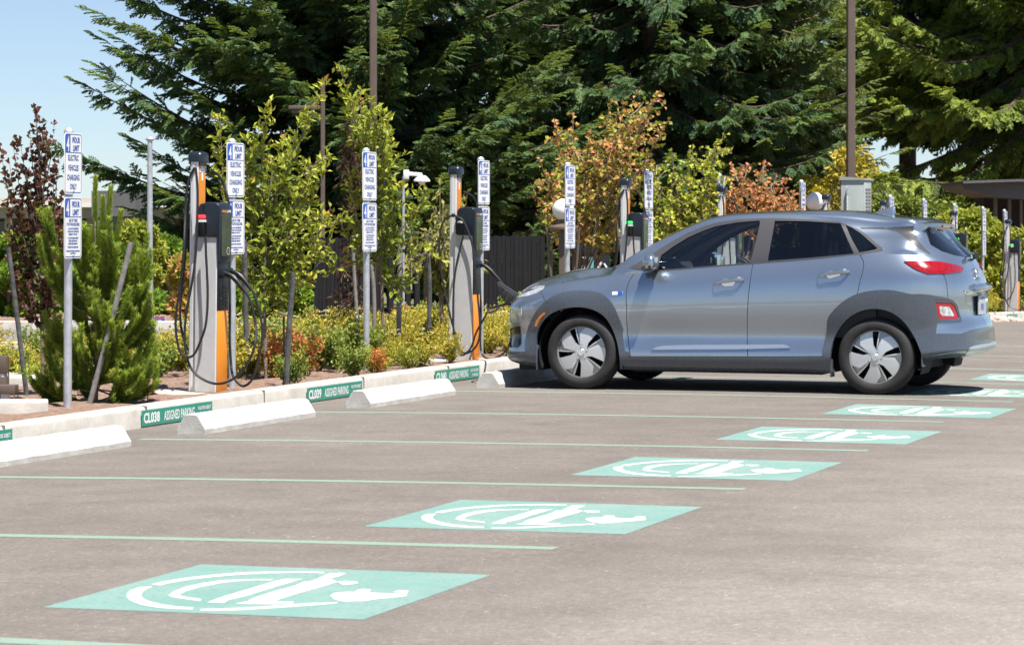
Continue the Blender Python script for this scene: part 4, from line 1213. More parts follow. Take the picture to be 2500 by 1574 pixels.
# ---- wheels: local wheel frame, outer face towards -y
def wheel_parts(phase):
    t = MB()
    R, W = 0.325, 0.105
    prof = [(0.222, -0.098), (0.236, -0.107), (0.262, -0.113), (0.292, -0.108), (0.312, -0.094), (0.321, -0.075), (R, -0.045), (R, 0.0), (R, 0.045), (0.321, 0.075), (0.30, 0.1), (0.24, 0.108), (0.222, 0.098)]
    t.lathe(prof, n=72, axis='y')
    for a in np.arange(0, 2 * math.pi, 2 * math.pi / 66):       # tread blocks on the shoulders
        for s in (-1, 1):
            c, q = math.cos(a), math.sin(a); c2, q2 = math.cos(a + .06), math.sin(a + .06)
            y0, y1 = s * 0.045, s * 0.092
            t.add([(c * 0.3275, y0, q * 0.3275), (c2 * 0.3275, y0, q2 * 0.3275), (c2 * 0.316, y1, q2 * 0.316), (c * 0.316, y1, q * 0.316)], [(0, 1, 2, 3)])
    # rim face with five openings
    def pol(P): return [(complex(a, b)) for a, b in P]
    slot = [(-.500, -.800), (-.38, -.865), (-.275, -.90), (-.235, -.74), (-.160, -.50), (-.06, -.25), (-.10, -.27), (-.250, -.37), (-.335, -.51), (-.43, -.66)]
    facet = [(-.222, -.925), (.02, -.95), (.145, -.935), (.04, -.83), (-.082, -.728), (-.07, -.50), (-.045, -.25), (-.118, -.50), (-.185, -.75)]
    RF = 0.228
    pts = []; edges = []; regs = []
    for k in range(5):
        rot = complex(math.cos(2 * math.pi * k / 5 + phase), math.sin(2 * math.pi * k / 5 + phase))
        for nm, P in (('slot', slot), ('facet', facet)):
            Q = [complex(a, -b) * RF * rot for a, b in P]; Q = [(z.real, z.imag) for z in Q]
            o = len(pts); pts += Q; edges += [(o + i, o + (i + 1) % len(Q)) for i in range(len(Q))]; regs.append((nm, Q))
    nC = 60; o = len(pts)
    pts += [(RF * math.cos(2 * math.pi * i / nC), RF * math.sin(2 * math.pi * i / nC)) for i in range(nC)]
    edges += [(o + i, o + (i + 1) % nC) for i in range(nC)]
    for r in (0.045, 0.075, 0.11, 0.15, 0.19):
        m = int(r * 180); pts += [(r * math.cos(2 * math.pi * i / m + r), r * math.sin(2 * math.pi * i / m + r)) for i in range(m)]
    pts.append((0, 0))
    res = delaunay_2d_cdt([Vector(p) for p in pts], edges, [], 1, 1e-6)
    V2 = np.array([tuple(v) for v in res[0]]); F = np.array([tuple(f) for f in res[2]]); C = V2[F].mean(1)
    lab = np.zeros(len(F), int)
    for nm, Q in regs: lab[in_poly(C, Q)] = 1 if nm == 'slot' else 2
    def dish(r): return -0.088 - 0.012 * math.cos(min(r / RF, 1) * math.pi / 2 * 1.0) + 0.010 * (r / RF) ** 2
    rim = MB()
    P3 = [(x, dish(math.hypot(x, z)), z) for x, z in V2]
    rim.add(P3, [tuple(f) for f in F[lab == 0]], 0, True)
    def wall(sel, depth, mi, floor=False):
        f = F[sel]; e = np.concatenate([f[:, [0, 1]], f[:, [1, 2]], f[:, [2, 0]]]); ks = set(map(tuple, e))
        low = {}
        P = list(P3)
        fs = []
        for a, b in map(tuple, e):
            if (b, a) in ks: continue
            for q in (a, b):
                if q not in low: low[q] = len(P); P.append((P3[q][0] * 0.985, P3[q][1] + depth, P3[q][2] * 0.985))
            fs.append((a, b, low[b], low[a]))
        rim.add(P, fs, mi)
        if floor: rim.add([(x, y + depth, z) for x, y, z in P3], [tuple(t) for t in f], 5, True)
    wall(lab == 1, 0.045, 1); wall(lab == 2, 0.010, 1, True)
    rim.lathe([(0.2265, -0.082), (0.230, -0.094), (0.236, -0.099), (0.240, -0.094), (0.236, -0.070)], n=72, axis='y', mi=0)
    rim.lathe([(0.236, -0.08), (0.215, -0.06), (0.205, 0.09)], n=48, axis='y', mi=3)
    # perforated dots beside each facet
    for k in range(5):
        rot = complex(math.cos(2 * math.pi * k / 5 + phase), math.sin(2 * math.pi * k / 5 + phase))
        for i in range(8):
            for j in range(3):
                if j > 2 - i * 0.28: continue
                z = complex(-0.045 + 0.022 * i * 0.5 + j * 0.045, 0.66 - i * 0.052 + 0.04 * j) * RF * rot
                d = 0.0034; y = dish(abs(z)) - 0.0012
                rim.add([(z.real - d, y, z.imag), (z.real, y, z.imag - d * 1.3), (z.real + d, y, z.imag), (z.real, y, z.imag + d * 1.3)], [(0, 1, 2, 3)], 4)
    hub = MB()
    hub.lathe([(0.0, -0.112), (0.026, -0.111), (0.031, -0.106), (0.033, -0.094)], n=24, axis='y')
    V, Fh = text_mesh('H', 0.03, 'CENTER', 1.2, 0.001); hub.add([(a, -0.1132, b - 0.010) for a, b in V], Fh, 0)
    nuts = MB()
    for k in range(5):
        a = 2 * math.pi * k / 5 + phase + 0.35
        nuts.lathe([(0.0, -0.104), (0.009, -0.103), (0.0105, -0.092)], (0.054 * math.cos(a), 0, 0.054 * math.sin(a)), 8, 'y', 0)
        nuts.lathe([(0.0145, -0.099), (0.0155, -0.0975)], (0.054 * math.cos(a), 0, 0.054 * math.sin(a)), 12, 'y', 1)
    disc = MB(); disc.lathe([(0.0, -0.02), (0.14, -0.02), (0.14, 0.0), (0.2, 0.01)], n=32, axis='y'); disc.box(-0.15, -0.06, -0.05, 0.0, -0.06, 0.10)
    return t, rim, hub, nuts, disc


for wx, lat, ph, nm in ((0.017, 0.785, 0.0, 1), (2.615, 0.785, -0.44, 1), (0.017, -0.785, 1.0, -1), (2.615, -0.785, 0.6, -1)):
    t, rim, hub, nuts, disc = wheel_parts(ph)
    w = t.build('wheel', CM['tyre'], car, (wx, -lat, 0.325), angle=50)
    if nm < 0: w.rotation_euler = (0, 0, math.pi)
    rim.build('rim', [CM['rim'], CM['rimd'], CM['chrome'], CM['dark'], CM['white'], CM['rimf']], w, angle=40)
    hub.build('hub_cap', CM['chrome'], w); nuts.build('lug_nuts', [CM['chrome'], CM['dark']], w); disc.build('brake_disc', CM['dark'], w)

# ---- underside, wheel wells, inner skins
mb = MB()
for a, b, l in ((-0.62, -0.44, 0.72), (0.46, 2.14, 0.80), (3.06, 3.26, 0.60)):
    mb.box(a, b, -l, l, 0.165 if a < 3 else 0.42, 0.56)
mb.box(-0.62, -0.41, -0.70, 0.70, 0.155, 0.25)
mb.box(-0.5, 2.9, -0.52, 0.52, 0.20 , 0.52)
for wx in (0.017, 2.615):
    for s in (-1, 1):
        mb.lathe([(0.40, s * 0.865), (0.405, s * 0.70), (0.40, s * 0.50), (0.0, s * 0.50)], (wx, 0, 0.325), 40, 'y', 0, True, -0.35, math.pi + 0.35)
mb.build('underbody', CM['dark'], car)
for s in (-1, 1):   # mud flaps
    for a, b, c, d, e, f in ((0.375, 0.388, 0.70, 0.885, 0.19, 0.40), (3.00, 3.012, 0.70, 0.875, 0.25, 0.42), (2.225, 2.236, .74, .87, 0.15, 0.30), (-0.41, -0.398, 0.70, 0.87, 0.16, 0.38)):
        mb = MB(); mb.box(a, b, min(s * c, s * d), max(s * c, s * d), e, f); mb.build('mud_flap', CM['clad'], car, bevel=0.004)

# ---- cabin
mb = MB(); mb.box(0.30, 3.0, -0.78, 0.78, 0.48, 0.52)
mb.box(0.45, 2.6, -0.795, -0.76, 0.50, 1.0); mb.box(0.45, 2.6, 0.76, 0.795, 0.50, 1.0)
mb.box(2.25, 3.0, -0.75, 0.75, 0.5, 0.98)
mb.build('cabin', CM['seat'], car)
mb = MB(); mb.prism([(0.33, 0.55), (0.33, 0.98), (0.46, 1.03), (0.70, 1.045), (0.86, 1.02), (0.90, 0.90), (0.80, 0.6)], -0.76, 0.76, 'y')
mb.prism([(0.66, 1.03), (0.70, 1.10), (0.80, 1.11), (0.84, 1.03)], -0.58, -0.18, 'y')
mb.build('dashboard', CM['dash'], car, bevel=0.015)
mb = MB(); a = np.linspace(0, 2 * math.pi, 33); tl = math.radians(22)
mb.tube([(0.98 + 0.18 * math.sin(q) * math.sin(tl), -0.38 + 0.18 * math.cos(q), 1.0 + 0.18 * math.sin(q) * math.cos(tl)) for q in a], 0.016, 8, caps=False)
mb.tube([(0.80, -0.38, 0.95), (0.98, -0.38, 1.0)], 0.035, 8); mb.box(0.965, 0.99, -0.54, -0.22, 0.985, 1.02)
mb.build('steering_wheel', CM['dash'], car)
def seat(x, y, wid, name='seat'):
    s = MB(); s.prism([(x, 0.55), (x - 0.03, 0.68), (x + 0.05, 0.74), (x + 0.45, 0.70), (x + 0.50, 0.55)], y - wid / 2, y + wid / 2, 'y')
    s.prism([(x + 0.40, 0.68), (x + 0.50, 0.66), (x + 0.68, 1.20), (x + 0.62, 1.25), (x + 0.57, 1.22)], y - wid / 2, y + wid / 2, 'y')
    o = s.build(name, CM['seat'], car, bevel=0.04, seg=3)
    h = MB()
    for q in ([y] if wid < 0.7 else [y - 0.42, y, y + 0.42]):
        h.prism([(x + 0.60, 1.27), (x + 0.66, 1.25), (x + 0.73, 1.40), (x + 0.69, 1.45), (x + 0.63, 1.42)], q - 0.12, q + 0.12, 'y')
    h.build('headrest', CM['seat'], o, bevel=0.03, seg=3)
seat(1.05, -0.36, 0.48); seat(1.05, 0.36, 0.48); seat(1.90, 0.0, 1.28, 'rear_seat')
mb = MB(); mb.sphere((0.86, -0.05, 1.36), 0.06, 14, sc=(0.25, 2.1, 0.62)); mb.tube([(0.80, 0, 1.41), (0.85, -0.02, 1.37)], 0.012, 6); mb.build('rear_view_mirror', CM['dash'], car)

# ---- door mirrors, handles
for s, door in ((-1, None), (1, None)):
    mb = MB()
    sec = [(0.62, 0.865, 0.035, 0.055), (0.628, 0.90, 0.060, 0.070), (0.64, 0.96, 0.072, 0.078), (0.65, 1.02, 0.070, 0.072), (0.662, 1.06, 0.050, 0.052), (0.665, 1.072, 0.015, 0.02)]
    V = []; n = 20
    for x, l, a, b in sec:
        for j in range(n):
            q = 2 * math.pi * j / n; cx_ = math.copysign(abs(math.cos(q)) ** 0.7, math.cos(q)); sz = math.copysign(abs(math.sin(q)) ** 0.7, math.sin(q))
            xx = x + a * cx_ * (1.0 if cx_ < 0 else 0.6)
            V.append((xx + 0.035, s * l, 1.105 + b * sz))
    F = [(i * n + j, i * n + (j + 1) % n, (i + 1) * n + (j + 1) % n, (i + 1) * n + j) for i in range(len(sec) - 1) for j in range(n)]
    mi_ = []
    lowF = [f for f in F if sum(V[i][2] for i in f) / 4 < 1.072]; hiF = [f for f in F if f not in lowF]
    mb.add(V, hiF, 0, True); mb.add(V, lowF, 1, True); mb.add(V, [tuple(range(n))[::-1], tuple(range((len(sec) - 1) * n, len(sec) * n))], 0, True)
    m = mb.build('door_mirror', [CM['paint'], CM['gloss']], car, angle=60)
    mb = MB(); mb.prism([(0.56, 1.045), (0.70, 1.04), (0.71, 1.085), (0.58, 1.085)], s * 0.78, s * 0.90, 'y'); mb.build('mirror_arm', CM['gloss'], m, bevel=0.01)
    mb = MB(); mb.box(0.715, 0.722, min(s * 0.90, s * 1.05), max(s * 0.90, s * 1.05), 1.055, 1.155); mb.build('mirror_glass', CM['chrome'], m, bevel=0.003)


def on_side(px, py, off):
    p, n = SIDE.at([SIDE.par(px, py)]); return p[0] + n[0] * off


doors = [o for o in car.children if o.name.split('.')[0] in ('front_door', 'rear_door')]
for (xa, ya, xb, yb, dn) in ((1742, 693.5, 1818, 682.5, 'front_door'), (1997, 674.5, 2076, 663.5, 'rear_door')):
    par = [o for o in doors if o.name.split('.')[0] == dn]
    for k, o in enumerate(par):
        L = [on_side(xa + (xb - xa) * t, ya + (yb - ya) * t, d) for t, d in ((0, 0.004), (0.06, 0.028), (0.3, 0.040), (0.6, 0.042), (0.9, 0.034), (1.0, 0.004))]
        P = spl(L, 18)
        fl = -1 if k else 1
        mb = MB()
        V = []; n = 10; rr = np.interp(np.linspace(0, 1, 18), [0, .08, .5, .92, 1], [.008, .013, .0165, .018, .010])
        for p, r in zip(P, rr):
            for j in range(n):
                q = 2 * math.pi * j / n; V.append((p[0], (p[1] + 0.45 * r * math.cos(q)) * fl, p[2] + r * math.sin(q)))
        mb.add(V, [(i * n + j, i * n + (j + 1) % n, (i + 1) * n + (j + 1) % n, (i + 1) * n + j) for i in range(17) for j in range(n)], 0, True)
        mb.add(V, [tuple(range(n)), tuple(range(17 * n, 18 * n))], 0)
        mb.build('handle', CM['paint'], o)
        c = on_side((xa + xb) / 2 - 3, (ya + yb) / 2 + 2, 0.002)
        mb = MB(); V = [(c[0] + 0.062 * math.cos(q), (c[1] - 0.0015 - 0.002 * abs(math.sin(q))) * fl, c[2] + 0.034 * math.sin(q)) for q in np.linspace(0, 2 * math.pi, 25)[:-1]]
        mb.add(V, [tuple(range(24))]); 
        mb.build('handle_recess', CM['rim'], o)

# ---- roof fin, spoiler, wipers
mb = MB(); V = []
fin = [(2.40, 1.540, 0.010, 0.0), (2.45, 1.540, 0.022, 0.012), (2.52, 1.535, 0.028, 0.040), (2.57, 1.530, 0.028, 0.064), (2.585, 1.528, 0.026, 0.060), (2.59, 1.527, 0.024, 0.0)]
for x, z, w, h in fin:
    V += [(x, -w, z - 0.012), (x, -w * 0.5, z + h * 0.6), (x, 0, z + h), (x, w * 0.5, z + h * 0.6), (x, w, z - 0.012)]
mb.add(V, [(i * 5 + j, i * 5 + j + 1, (i + 1) * 5 + j + 1, (i + 1) * 5 + j) for i in range(5) for j in range(4)], 0, True)
mb.build('roof_fin', CM['paint'], car, angle=60)
mb = MB(); V = []; ys = np.linspace(-0.58, 0.58, 25)
secs = []
for y in ys:
    e = abs(y) / 0.58; dz = -0.022 * e ** 2; dx = -0.045 * e ** 2.5
    secs.append([(2.80, y, 1.474 + dz), (2.80, y, 1.4885 + dz), (2.88, y, 1.475 + dz), (2.96, y, 1.459 + dz), (3.035 + dx, y, 1.441 + dz), (3.042 + dx, y, 1.434 + dz), (3.028 + dx, y, 1.418 + dz), (2.95, y, 1.405 + dz), (2.88, y, 1.412 + dz)])
n = 9
for s_ in secs: V += s_
mb.add(V, [(i * n + j, i * n + (j + 1) % n, (i + 1) * n + (j + 1) % n, (i + 1) * n + j) for i in range(24) for j in range(n)], 0, True)
mb.add(V, [tuple(range(n)), tuple(range(24 * n, 25 * n))[::-1]], 0)
sp = mb.build('spoiler', CM['paint'], car, angle=40)
mb = MB(); mb.box(3.026, 3.036, -0.14, 0.14, 1.408, 1.424); mb.build('brake_light', CM['redl'], sp)
mb = MB(); mb.prism([(2.90, 1.40), (3.005, 1.40), (3.02, 1.355), (2.98, 1.345)], -0.50, 0.50, 'y'); mb.build('spoiler_shroud', CM['gloss'], sp, bevel=0.006)
mb = MB(); mb.tube([(3.275, -0.02, 1.155), (3.305, -0.03, 1.165), (3.31, -0.06, 1.165)], 0.022, 8); mb.tube([(3.31, -0.05, 1.17), (3.25, 0.12, 1.20), (3.22, 0.34, 1.21)], 0.009, 6)
mb.build('rear_wiper', CM['gloss'], car)
mb = MB(); mb.tube([(0.21, -0.60, 1.055), (0.20, -0.3, 1.082), (0.19, 0.0, 1.092)], 0.007, 6); mb.build('wiper', CM['gloss'], car); mb = MB(); mb.tube([(0.19, -0.05, 1.085), (0.20, 0.25, 1.086), (0.22, 0.5, 1.065)], 0.007, 6); mb.build('wiper', CM['gloss'], car)

# ---- tail: badge, letters, plate
def on_tail(y, z, off=0.0):
    j = np.argmin(abs(SIDE.G[:, :, 1] + abs(y)) * 3 + abs(SIDE.G[:, :, 2] - z) + np.where(np.arange(NK)[:, None] < NK * 0.75, 9, 0))
    a, b = np.unravel_index(j, SIDE.G.shape[:2]); p = SIDE.G[a, b]; n = SIDE.N[a, b]
    return p[0] + off
mb = MB(); a = np.linspace(0, 2 * math.pi, 25)
xb = on_tail(0.0, 1.0, 0.012)
mb.tube([(xb + 0.02 * (-math.sin(q)) , 0.078 * math.cos(q), 1.015 + 0.044 * math.sin(q)) for q in a], 0.008, 8, caps=False)
mb.tube([(xb + .012, -0.035, 0.985), (xb + .004, -0.025, 1.05)], 0.008, 8); mb.tube([(xb + .012, 0.025, 0.985), (xb + .004, 0.035, 1.05)], 0.008, 8); mb.tube([(xb + .009, -0.03, 1.012), (xb + .007, 0.03, 1.022)], 0.007, 8)
mb.build('badge', CM['chrome'], car)
V, F = text_mesh('KONA', 0.055, 'CENTER', 1.25, 0.002)
xk = [on_tail(-0.42 + a * 1, 0.865, 0.004) for a, b in V]
mb = MB(); mb.add([(x, -0.42 + a, 0.845 + b) for x, (a, b) in zip(xk, V)], F, 0); mb.build('lettering', CM['chrome'], car)
xp = on_tail(0.0, 0.74, 0.0)
mb = MB(); mb.prism([(xp - 0.03, 0.865), (xp + 0.035, 0.87), (xp + 0.045, 0.90), (xp + 0.02, 0.93), (xp - 0.03, 0.93)], -0.28, 0.28, 'y'); mb.build('plate_garnish', CM['paint'], car, bevel=0.008)
mb = MB(); mb.box(xp + 0.000, xp + 0.010, -0.155, 0.155, 0.665, 0.825, 0)
for txt, sz, z, mi in (('WASHINGTON', 0.026, 0.795, 1), ('BVU', 0.085, 0.700, 1)):
    V, F = text_mesh(txt, sz, 'CENTER', 0.9, 0.001); mb.add([(xp + 0.0115, a, z + b) for a, b in V], F, mi)
mb.build('licence_plate', [pbr('plate_white', (0.45, 0.47, 0.50), 0.4), CM['blue']], car)

# fender badge letters
c = on_side(1507, 715.5, 0.0065)
mb = MB()
c1 = on_side(1508.5, 711.2, 0.0055); c2 = on_side(1520, 711, 0.0055); c3 = on_side(1520, 719, 0.0055); c4 = on_side(1508.5, 719.8, 0.0055)
mb.add([c1, c2, c3, c4], [(0, 1, 2, 3)], 0)
mb.build('badge_field', CM['blue'], [o for o in car.children if o.name.startswith('fender_badge')][0])

# ---- open charging flap on the nose and the front fascia vents
FU = CARU - 0.40
def fl(pix): return [(p[0] - CARX, p[2] - CARZ) for p in (on_u(px, py, FU) for px, py in pix)]
mb = MB()
mb.prism(fl([(1213, 688), (1219, 687), (1264, 716), (1262, 722), (1252, 735), (1240, 739), (1227, 732), (1219, 714)]), -0.405, -0.388, 'y', 0)
mb.prism(fl([(1219, 695), (1256, 720), (1247, 732), (1239, 735), (1230, 729), (1223, 713)]), -0.414, -0.405, 'y', 1)
mb.prism(fl([(1228, 712), (1238, 708), (1240, 711), (1231, 727), (1228, 725)]), -0.420, -0.414, 'y', 1)
mb.build('charging_flap', [CM['trim'], CM['gloss']], car, bevel=0.003)
mb = MB(); mb.lathe([(0.0, -0.80), (0.05, -0.80), (0.055, -0.775)], (0, -0.28, 0.70), 20, 'x'); mb.build('charging_port', CM['gloss'], car)
# ================================================================== things behind the planting bed
def camdir(): return np.array((CT, ST, 0.0)), np.array((-ST, CT, 0.0))
RIGHT, FWD = camdir()


def wpt(px, yd, z):
    p = world(px, YH, yd); p[2] = z; return p


# driveway beyond the bed, with its far kerb
def camslab(name, px0, px1, y0, y1, z0, z1, mat, bevel=0.0):
    a = wpt(px0, y0, 0); b = wpt(px1, y0, 0); c = wpt(px1, y1, 0); d = wpt(px0, y1, 0)
    mb = MB(); mb.prism([(p[0], p[1]) for p in (a, b, c, d)], z0, z1, 'z'); return mb.build(name, mat, bevel=bevel)


tag(camslab('driveway', -500, 860, 29.8, 35.0, -0.3, 0.045, MAT['road']), kind='structure')
tag(camslab('driveway_kerb', -500, 840, 35.0, 35.25, -0.3, 0.145, MAT['concrete'], 0.01), kind='structure')
tag(camslab('driveway_kerb', -500, 860, 29.65, 29.8, -0.3, 0.10, MAT['concrete'], 0.01), kind='structure')
tag(camslab('footpath', -300, 112, 23.0, 23.9, -0.3, 0.075, MAT['concrete'], 0.012), kind='structure')
tag(camslab('footpath', -300, 118, 19.6, 20.0, -0.3, 0.085, MAT['concrete'], 0.012), kind='structure')

# ---- light poles
def square_pole(name, px, yd, w, z1, lab, head=None):
    p = wpt(px, yd, -0.3); t = thing(name, lab, 'light pole', p, TH + 0.1, 'tall light poles')
    mb = MB(); mb.prism(rrect(w, w, w * 0.18), 0, z1 + 0.3, 'z', sm=False); mb.build('pole', MAT['bronze'], t)
    mb = MB()
    if head:
        x0, x1, zz = head
        mb.box(min(x0, x1), max(x0, x1), -0.12, 0.12, zz, zz + 0.06); mb.box(min(x0, x1) + .05, max(x0, x1) - .2, -0.08, 0.08, zz - 0.06, zz)
        mb.tube([(0, 0, zz + 0.2), (x0 * 0.55, 0, zz + 0.06)], 0.012, 6)
        mb.box(-abs(x0) * 0.3, 0, -0.02, 0.02, zz + 0.015, zz + 0.05)
    else:
        mb.box(-0.45, 0.45, -0.17, 0.17, z1 + 0.25, z1 + 0.37)
    mb.build('lamp_head', MAT['bronze'], t, bevel=0.01)
    return t


square_pole('light_pole', 911, 43.0, 0.117, 8.5, 'tall brown light pole rising behind the leafy young trees, left of the picture centre')
square_pole('light_pole', 2077, 46, 0.137, 8.5, 'tall brown light pole rising behind the grey cabinet')
square_pole('light_pole', 788, 43.5, 0.07, 3.75, 'thin brown light pole with a flat shoebox lamp, among the firs', (-0.55, -0.05, 3.56))
p = wpt(366, 37, -0.05); t = thing('light_pole', 'pale grey tapered light pole beyond the driveway on the left', 'light pole', p, 0, 'tall light poles')
mb = MB(); mb.lathe([(0.046, 0), (0.034, 2.60), (0.0, 2.61)], n=16); mb.build('pole', MAT['galv'], t)
mb = MB(); mb.sphere((0, 0, 2.62), 0.05, 12, sc=(1.3, 1, 0.7)); mb.build('lamp_head', MAT['galv'], t)

# ---- globe lanterns
MAT['globe'] = pbr('milk_glass', (0.82, 0.82, 0.80), 0.25, coat=0.5)
def lantern(px, py, r, yd, lab):
    c = world(px, py, yd); g = -0.35 if px > 1800 else -0.05
    t = thing('globe_lamp', lab, 'lamp', (c[0], c[1], g), TH, 'white globe lamps'); h = c[2] - g; R = r * yd / FPX
    mb = MB(); mb.sphere((0, 0, h), R, 24); mb.build('globe', MAT['globe'], t)
    mb = MB(); mb.lathe([(0.06, h - R - 0.04), (0.062, h - R + 0.02), (0.05, h - R + 0.035)], n=16)
    mb.lathe([(0.13, h - R - 0.12), (0.18, h - R - 0.10), (0.18, h - R - 0.075), (0.08, h - R - 0.035)], n=20)
    mb.box(-0.05, 0.05, -0.05, 0.05, 0, h - R - 0.10)
    mb.build('post', MAT['bronze'], t)
    mb = MB()
    for s in (-1, 1): mb.tube([(s * 0.21, 0, h - R - 0.08), (s * 0.19, 0, h - R - 0.13), (s * 0.17, 0, h - R - 0.45), (s * 0.09, 0, 0.3), (s * 0.05, 0, 0.15)], 0.016, 8)
    mb.build('bracket', MAT['bronze'], t)


lantern(1375, 512, 27, 32.6, 'white globe lamp on a brown post behind the bonnet sign post and orange maple')
lantern(1989, 492, 23, 47, 'white globe lamp half hidden by the car roof')

# ---- fence
MAT['slat'] = pbr('fence_slat', (0.012, 0.0115, 0.013), 0.6, var=0.25, vscale=5)
def fence(name, px0, px1, yd0, yd1, z0, z1, pitch, wd, lab, posts):
    a = wpt(px0, yd0, 0); b = wpt(px1, yd1, 0); L = np.linalg.norm(b - a); d = (b - a) / L
    t = thing(name, lab, 'fence', (a[0], a[1], 0), math.atan2(d[1], d[0]))
    mb = MB(); n = int(L / pitch)
    for i in range(n):
        x = i * pitch; k = 0.012 * (i % 2)
        mb.box(x, x + wd, -0.006 + k, 0.006 + k, z0, z1 + 0.012 * (i % 2))
    mb.build('slats', MAT['slat'], t)
    mb = MB()
    for z in (z0 + 0.12, z1 - 0.12): mb.box(0, L, 0.021, 0.05, z - 0.025, z + 0.025)
    mb.build('rail', MAT['slat'], t)
    for k in range(posts):
        x = L * k / (posts - 1); mb = MB(); mb.box(x - 0.03, x + 0.03, 0.052, 0.11, z0 - 0.3, z1 + 0.03); mb.build('fence_post', MAT['slat'], t)


fence('slat_fence', 768, 945, 37.6, 37.2, -0.1, 1.215, 0.062, 0.056, 'black slatted fence panel left of the open railings', 3)
fence('railing', 950, 1075, 37.2, 37.0, -0.1, 1.16, 0.125, 0.062, 'black open railings between the two fence panels, behind the young trees', 3)
fence('slat_fence', 1090, 1338, 37.0, 36.5, -0.1, 1.240, 0.062, 0.059, 'black slatted fence panel ahead of the car nose', 4)

# ---- bins
def bin_box(px0, px1, pyt, yd, lab, kind):
    a = wpt(px0, yd, -0.1); w = (px1 - px0) * yd / FPX; h = CAMZ - (pyt - YH) * yd / FPX + 0.1
    t = thing('litter_bin', lab, 'bin', a, TH, 'bins by the footpath')
    mb = MB(); mb.box(0, w, 0, 0.5, 0, h - 0.12); mb.build('bin_body', MAT['blackpl'] if kind else MAT['cappl'], t, bevel=0.015)
    mb = MB(); mb.prism([(-0.012, h - 0.12), (-0.012, h - 0.05), (0.06, h), (w - 0.06, h), (w + 0.012, h - 0.05), (w + 0.012, h - 0.12)], -0.015, 0.51, 'y'); mb.build('bin_lid', MAT['cappl'], t, bevel=0.01)
    if kind:
        mb = MB(); mb.box(0.02, w * 0.72, -0.014, -0.003, 0.1, h - 0.16, 0)
        mb.add([(w * 0.72, -0.013, 0.1), (w * 0.95, -0.013, 0.1), (w * 0.95, -0.013, h - 0.16), (w * 0.62, -0.013, h - 0.16), (w * 0.70, -0.013, h - 0.4)], [(0, 1, 2, 3, 4)], 1)
        V = [(w * 0.38 + 0.07 * math.cos(q), -0.0155, h - 0.42 + 0.035 * math.sin(q)) for q in np.linspace(0, 2 * math.pi, 13)[:-1]]
        mb.add(V, [tuple(range(12))], 1)
        mb.build('poster', [MAT['white'], pbr('teal', (0.12, 0.45, 0.48), 0.5)], t)
    else:
        mb = MB(); c = np.array((w * 0.5, -0.012, h - 0.33))
        for k in range(3):
            q = math.radians(90 + 120 * k); q2 = math.radians(90 + 120 * (k + 1))
            A = c + 0.10 * np.array((math.cos(q), 0, math.sin(q))); B = c + 0.10 * np.array((math.cos(q2), 0, math.sin(q2)))
            mb.tube([A + (B - A) * 0.12, A + (B - A) * 0.75], [0.022, 0.016], 6)
        mb.build('recycling_mark', MAT['white'], t)


bin_box(1398, 1452, 600, 38, 'dark bin with a white and teal front panel, behind the car bonnet', 1)
bin_box(1452, 1489, 598, 39, 'dark bin with a white recycling mark, beside the bin with the teal panel', 0)

# ---- cabinet
MAT['cab'] = pbr('cabinet_grey', (0.33, 0.37, 0.35), 0.5, var=0.06, vscale=4)
c = wpt(2107, 43, -0.3); t = thing('electrical_cabinet', 'pale grey green electrical cabinet with louvres behind the car roof', 'cabinet', c, 0.0)
zt = CAMZ - (432 - YH) * 43 / FPX + 0.3
mb = MB(); mb.box(-0.36, 0.0, 0.0, 0.55, 0, zt - 0.05); mb.build('cabinet_body', MAT['cab'], t, bevel=0.008)
mb = MB(); mb.prism([(-0.38, zt - 0.05), (0.025, zt - 0.05), (0.025, zt - 0.02), (-0.38, zt + 0.01)], -0.02, 0.62, 'y'); mb.build('cabinet_roof', MAT['cab'], t)
mb = MB(); mb.box(0.001, 0.012, 0.03, 0.53, 0.1, zt - 0.08); d_ = mb.build('cabinet_door', MAT['cab'], t, bevel=0.003)
mb = MB()
for i in range(7):
    for j in range(2): mb.box(0.013, 0.02, 0.12 + j * 0.19, 0.28 + j * 0.19, zt - 0.2 - i * 0.055, zt - 0.18 - i * 0.055)
mb.build('louvre', MAT['joint'], d_)
mb = MB(); mb.box(0.013, 0.017, 0.30, 0.46, zt - 0.80, zt - 0.62); mb.build('notice', MAT['white'], d_)

# ---- security camera on a thin pole
c = wpt(985, 44, -0.05); t = thing('security_camera', 'white dome security camera on a thin pole above the drooping shrubs', 'camera', c, TH)
zc = CAMZ + (YH - 415) * 44 / FPX + 0.05
mb = MB(); mb.lathe([(0.022, 0), (0.022, zc - 0.1)], n=10); mb.tube([(0.03, 0, zc - 0.85), (0.10, 0, zc - 1.0), (0.125, 0, zc - 1.08), (0.125, 0, 0.4)], 0.014, 8); mb.build('pole', MAT['galv'], t)
mb = MB(); mb.box(0.0, 0.09, -0.06, 0.06, zc - 0.15, zc); mb.prism([(0.09, zc - 0.10), (0.09, zc - 0.03), (0.30, zc - 0.05), (0.32, zc - 0.10)], -0.03, 0.03, 'y'); mb.build('camera_arm', MAT['white'], t, bevel=0.008)
mb = MB(); mb.lathe([(0.05, zc - 0.09), (0.08, zc - 0.11), (0.135, zc - 0.17), (0.135, zc - 0.19), (0.075, zc - 0.19)], (0.30, 0, 0), 20); mb.sphere((0.30, 0, zc - 0.19), 0.06, 14, lo=-90, hi=0); mb.build('camera_dome', MAT['white'], t)

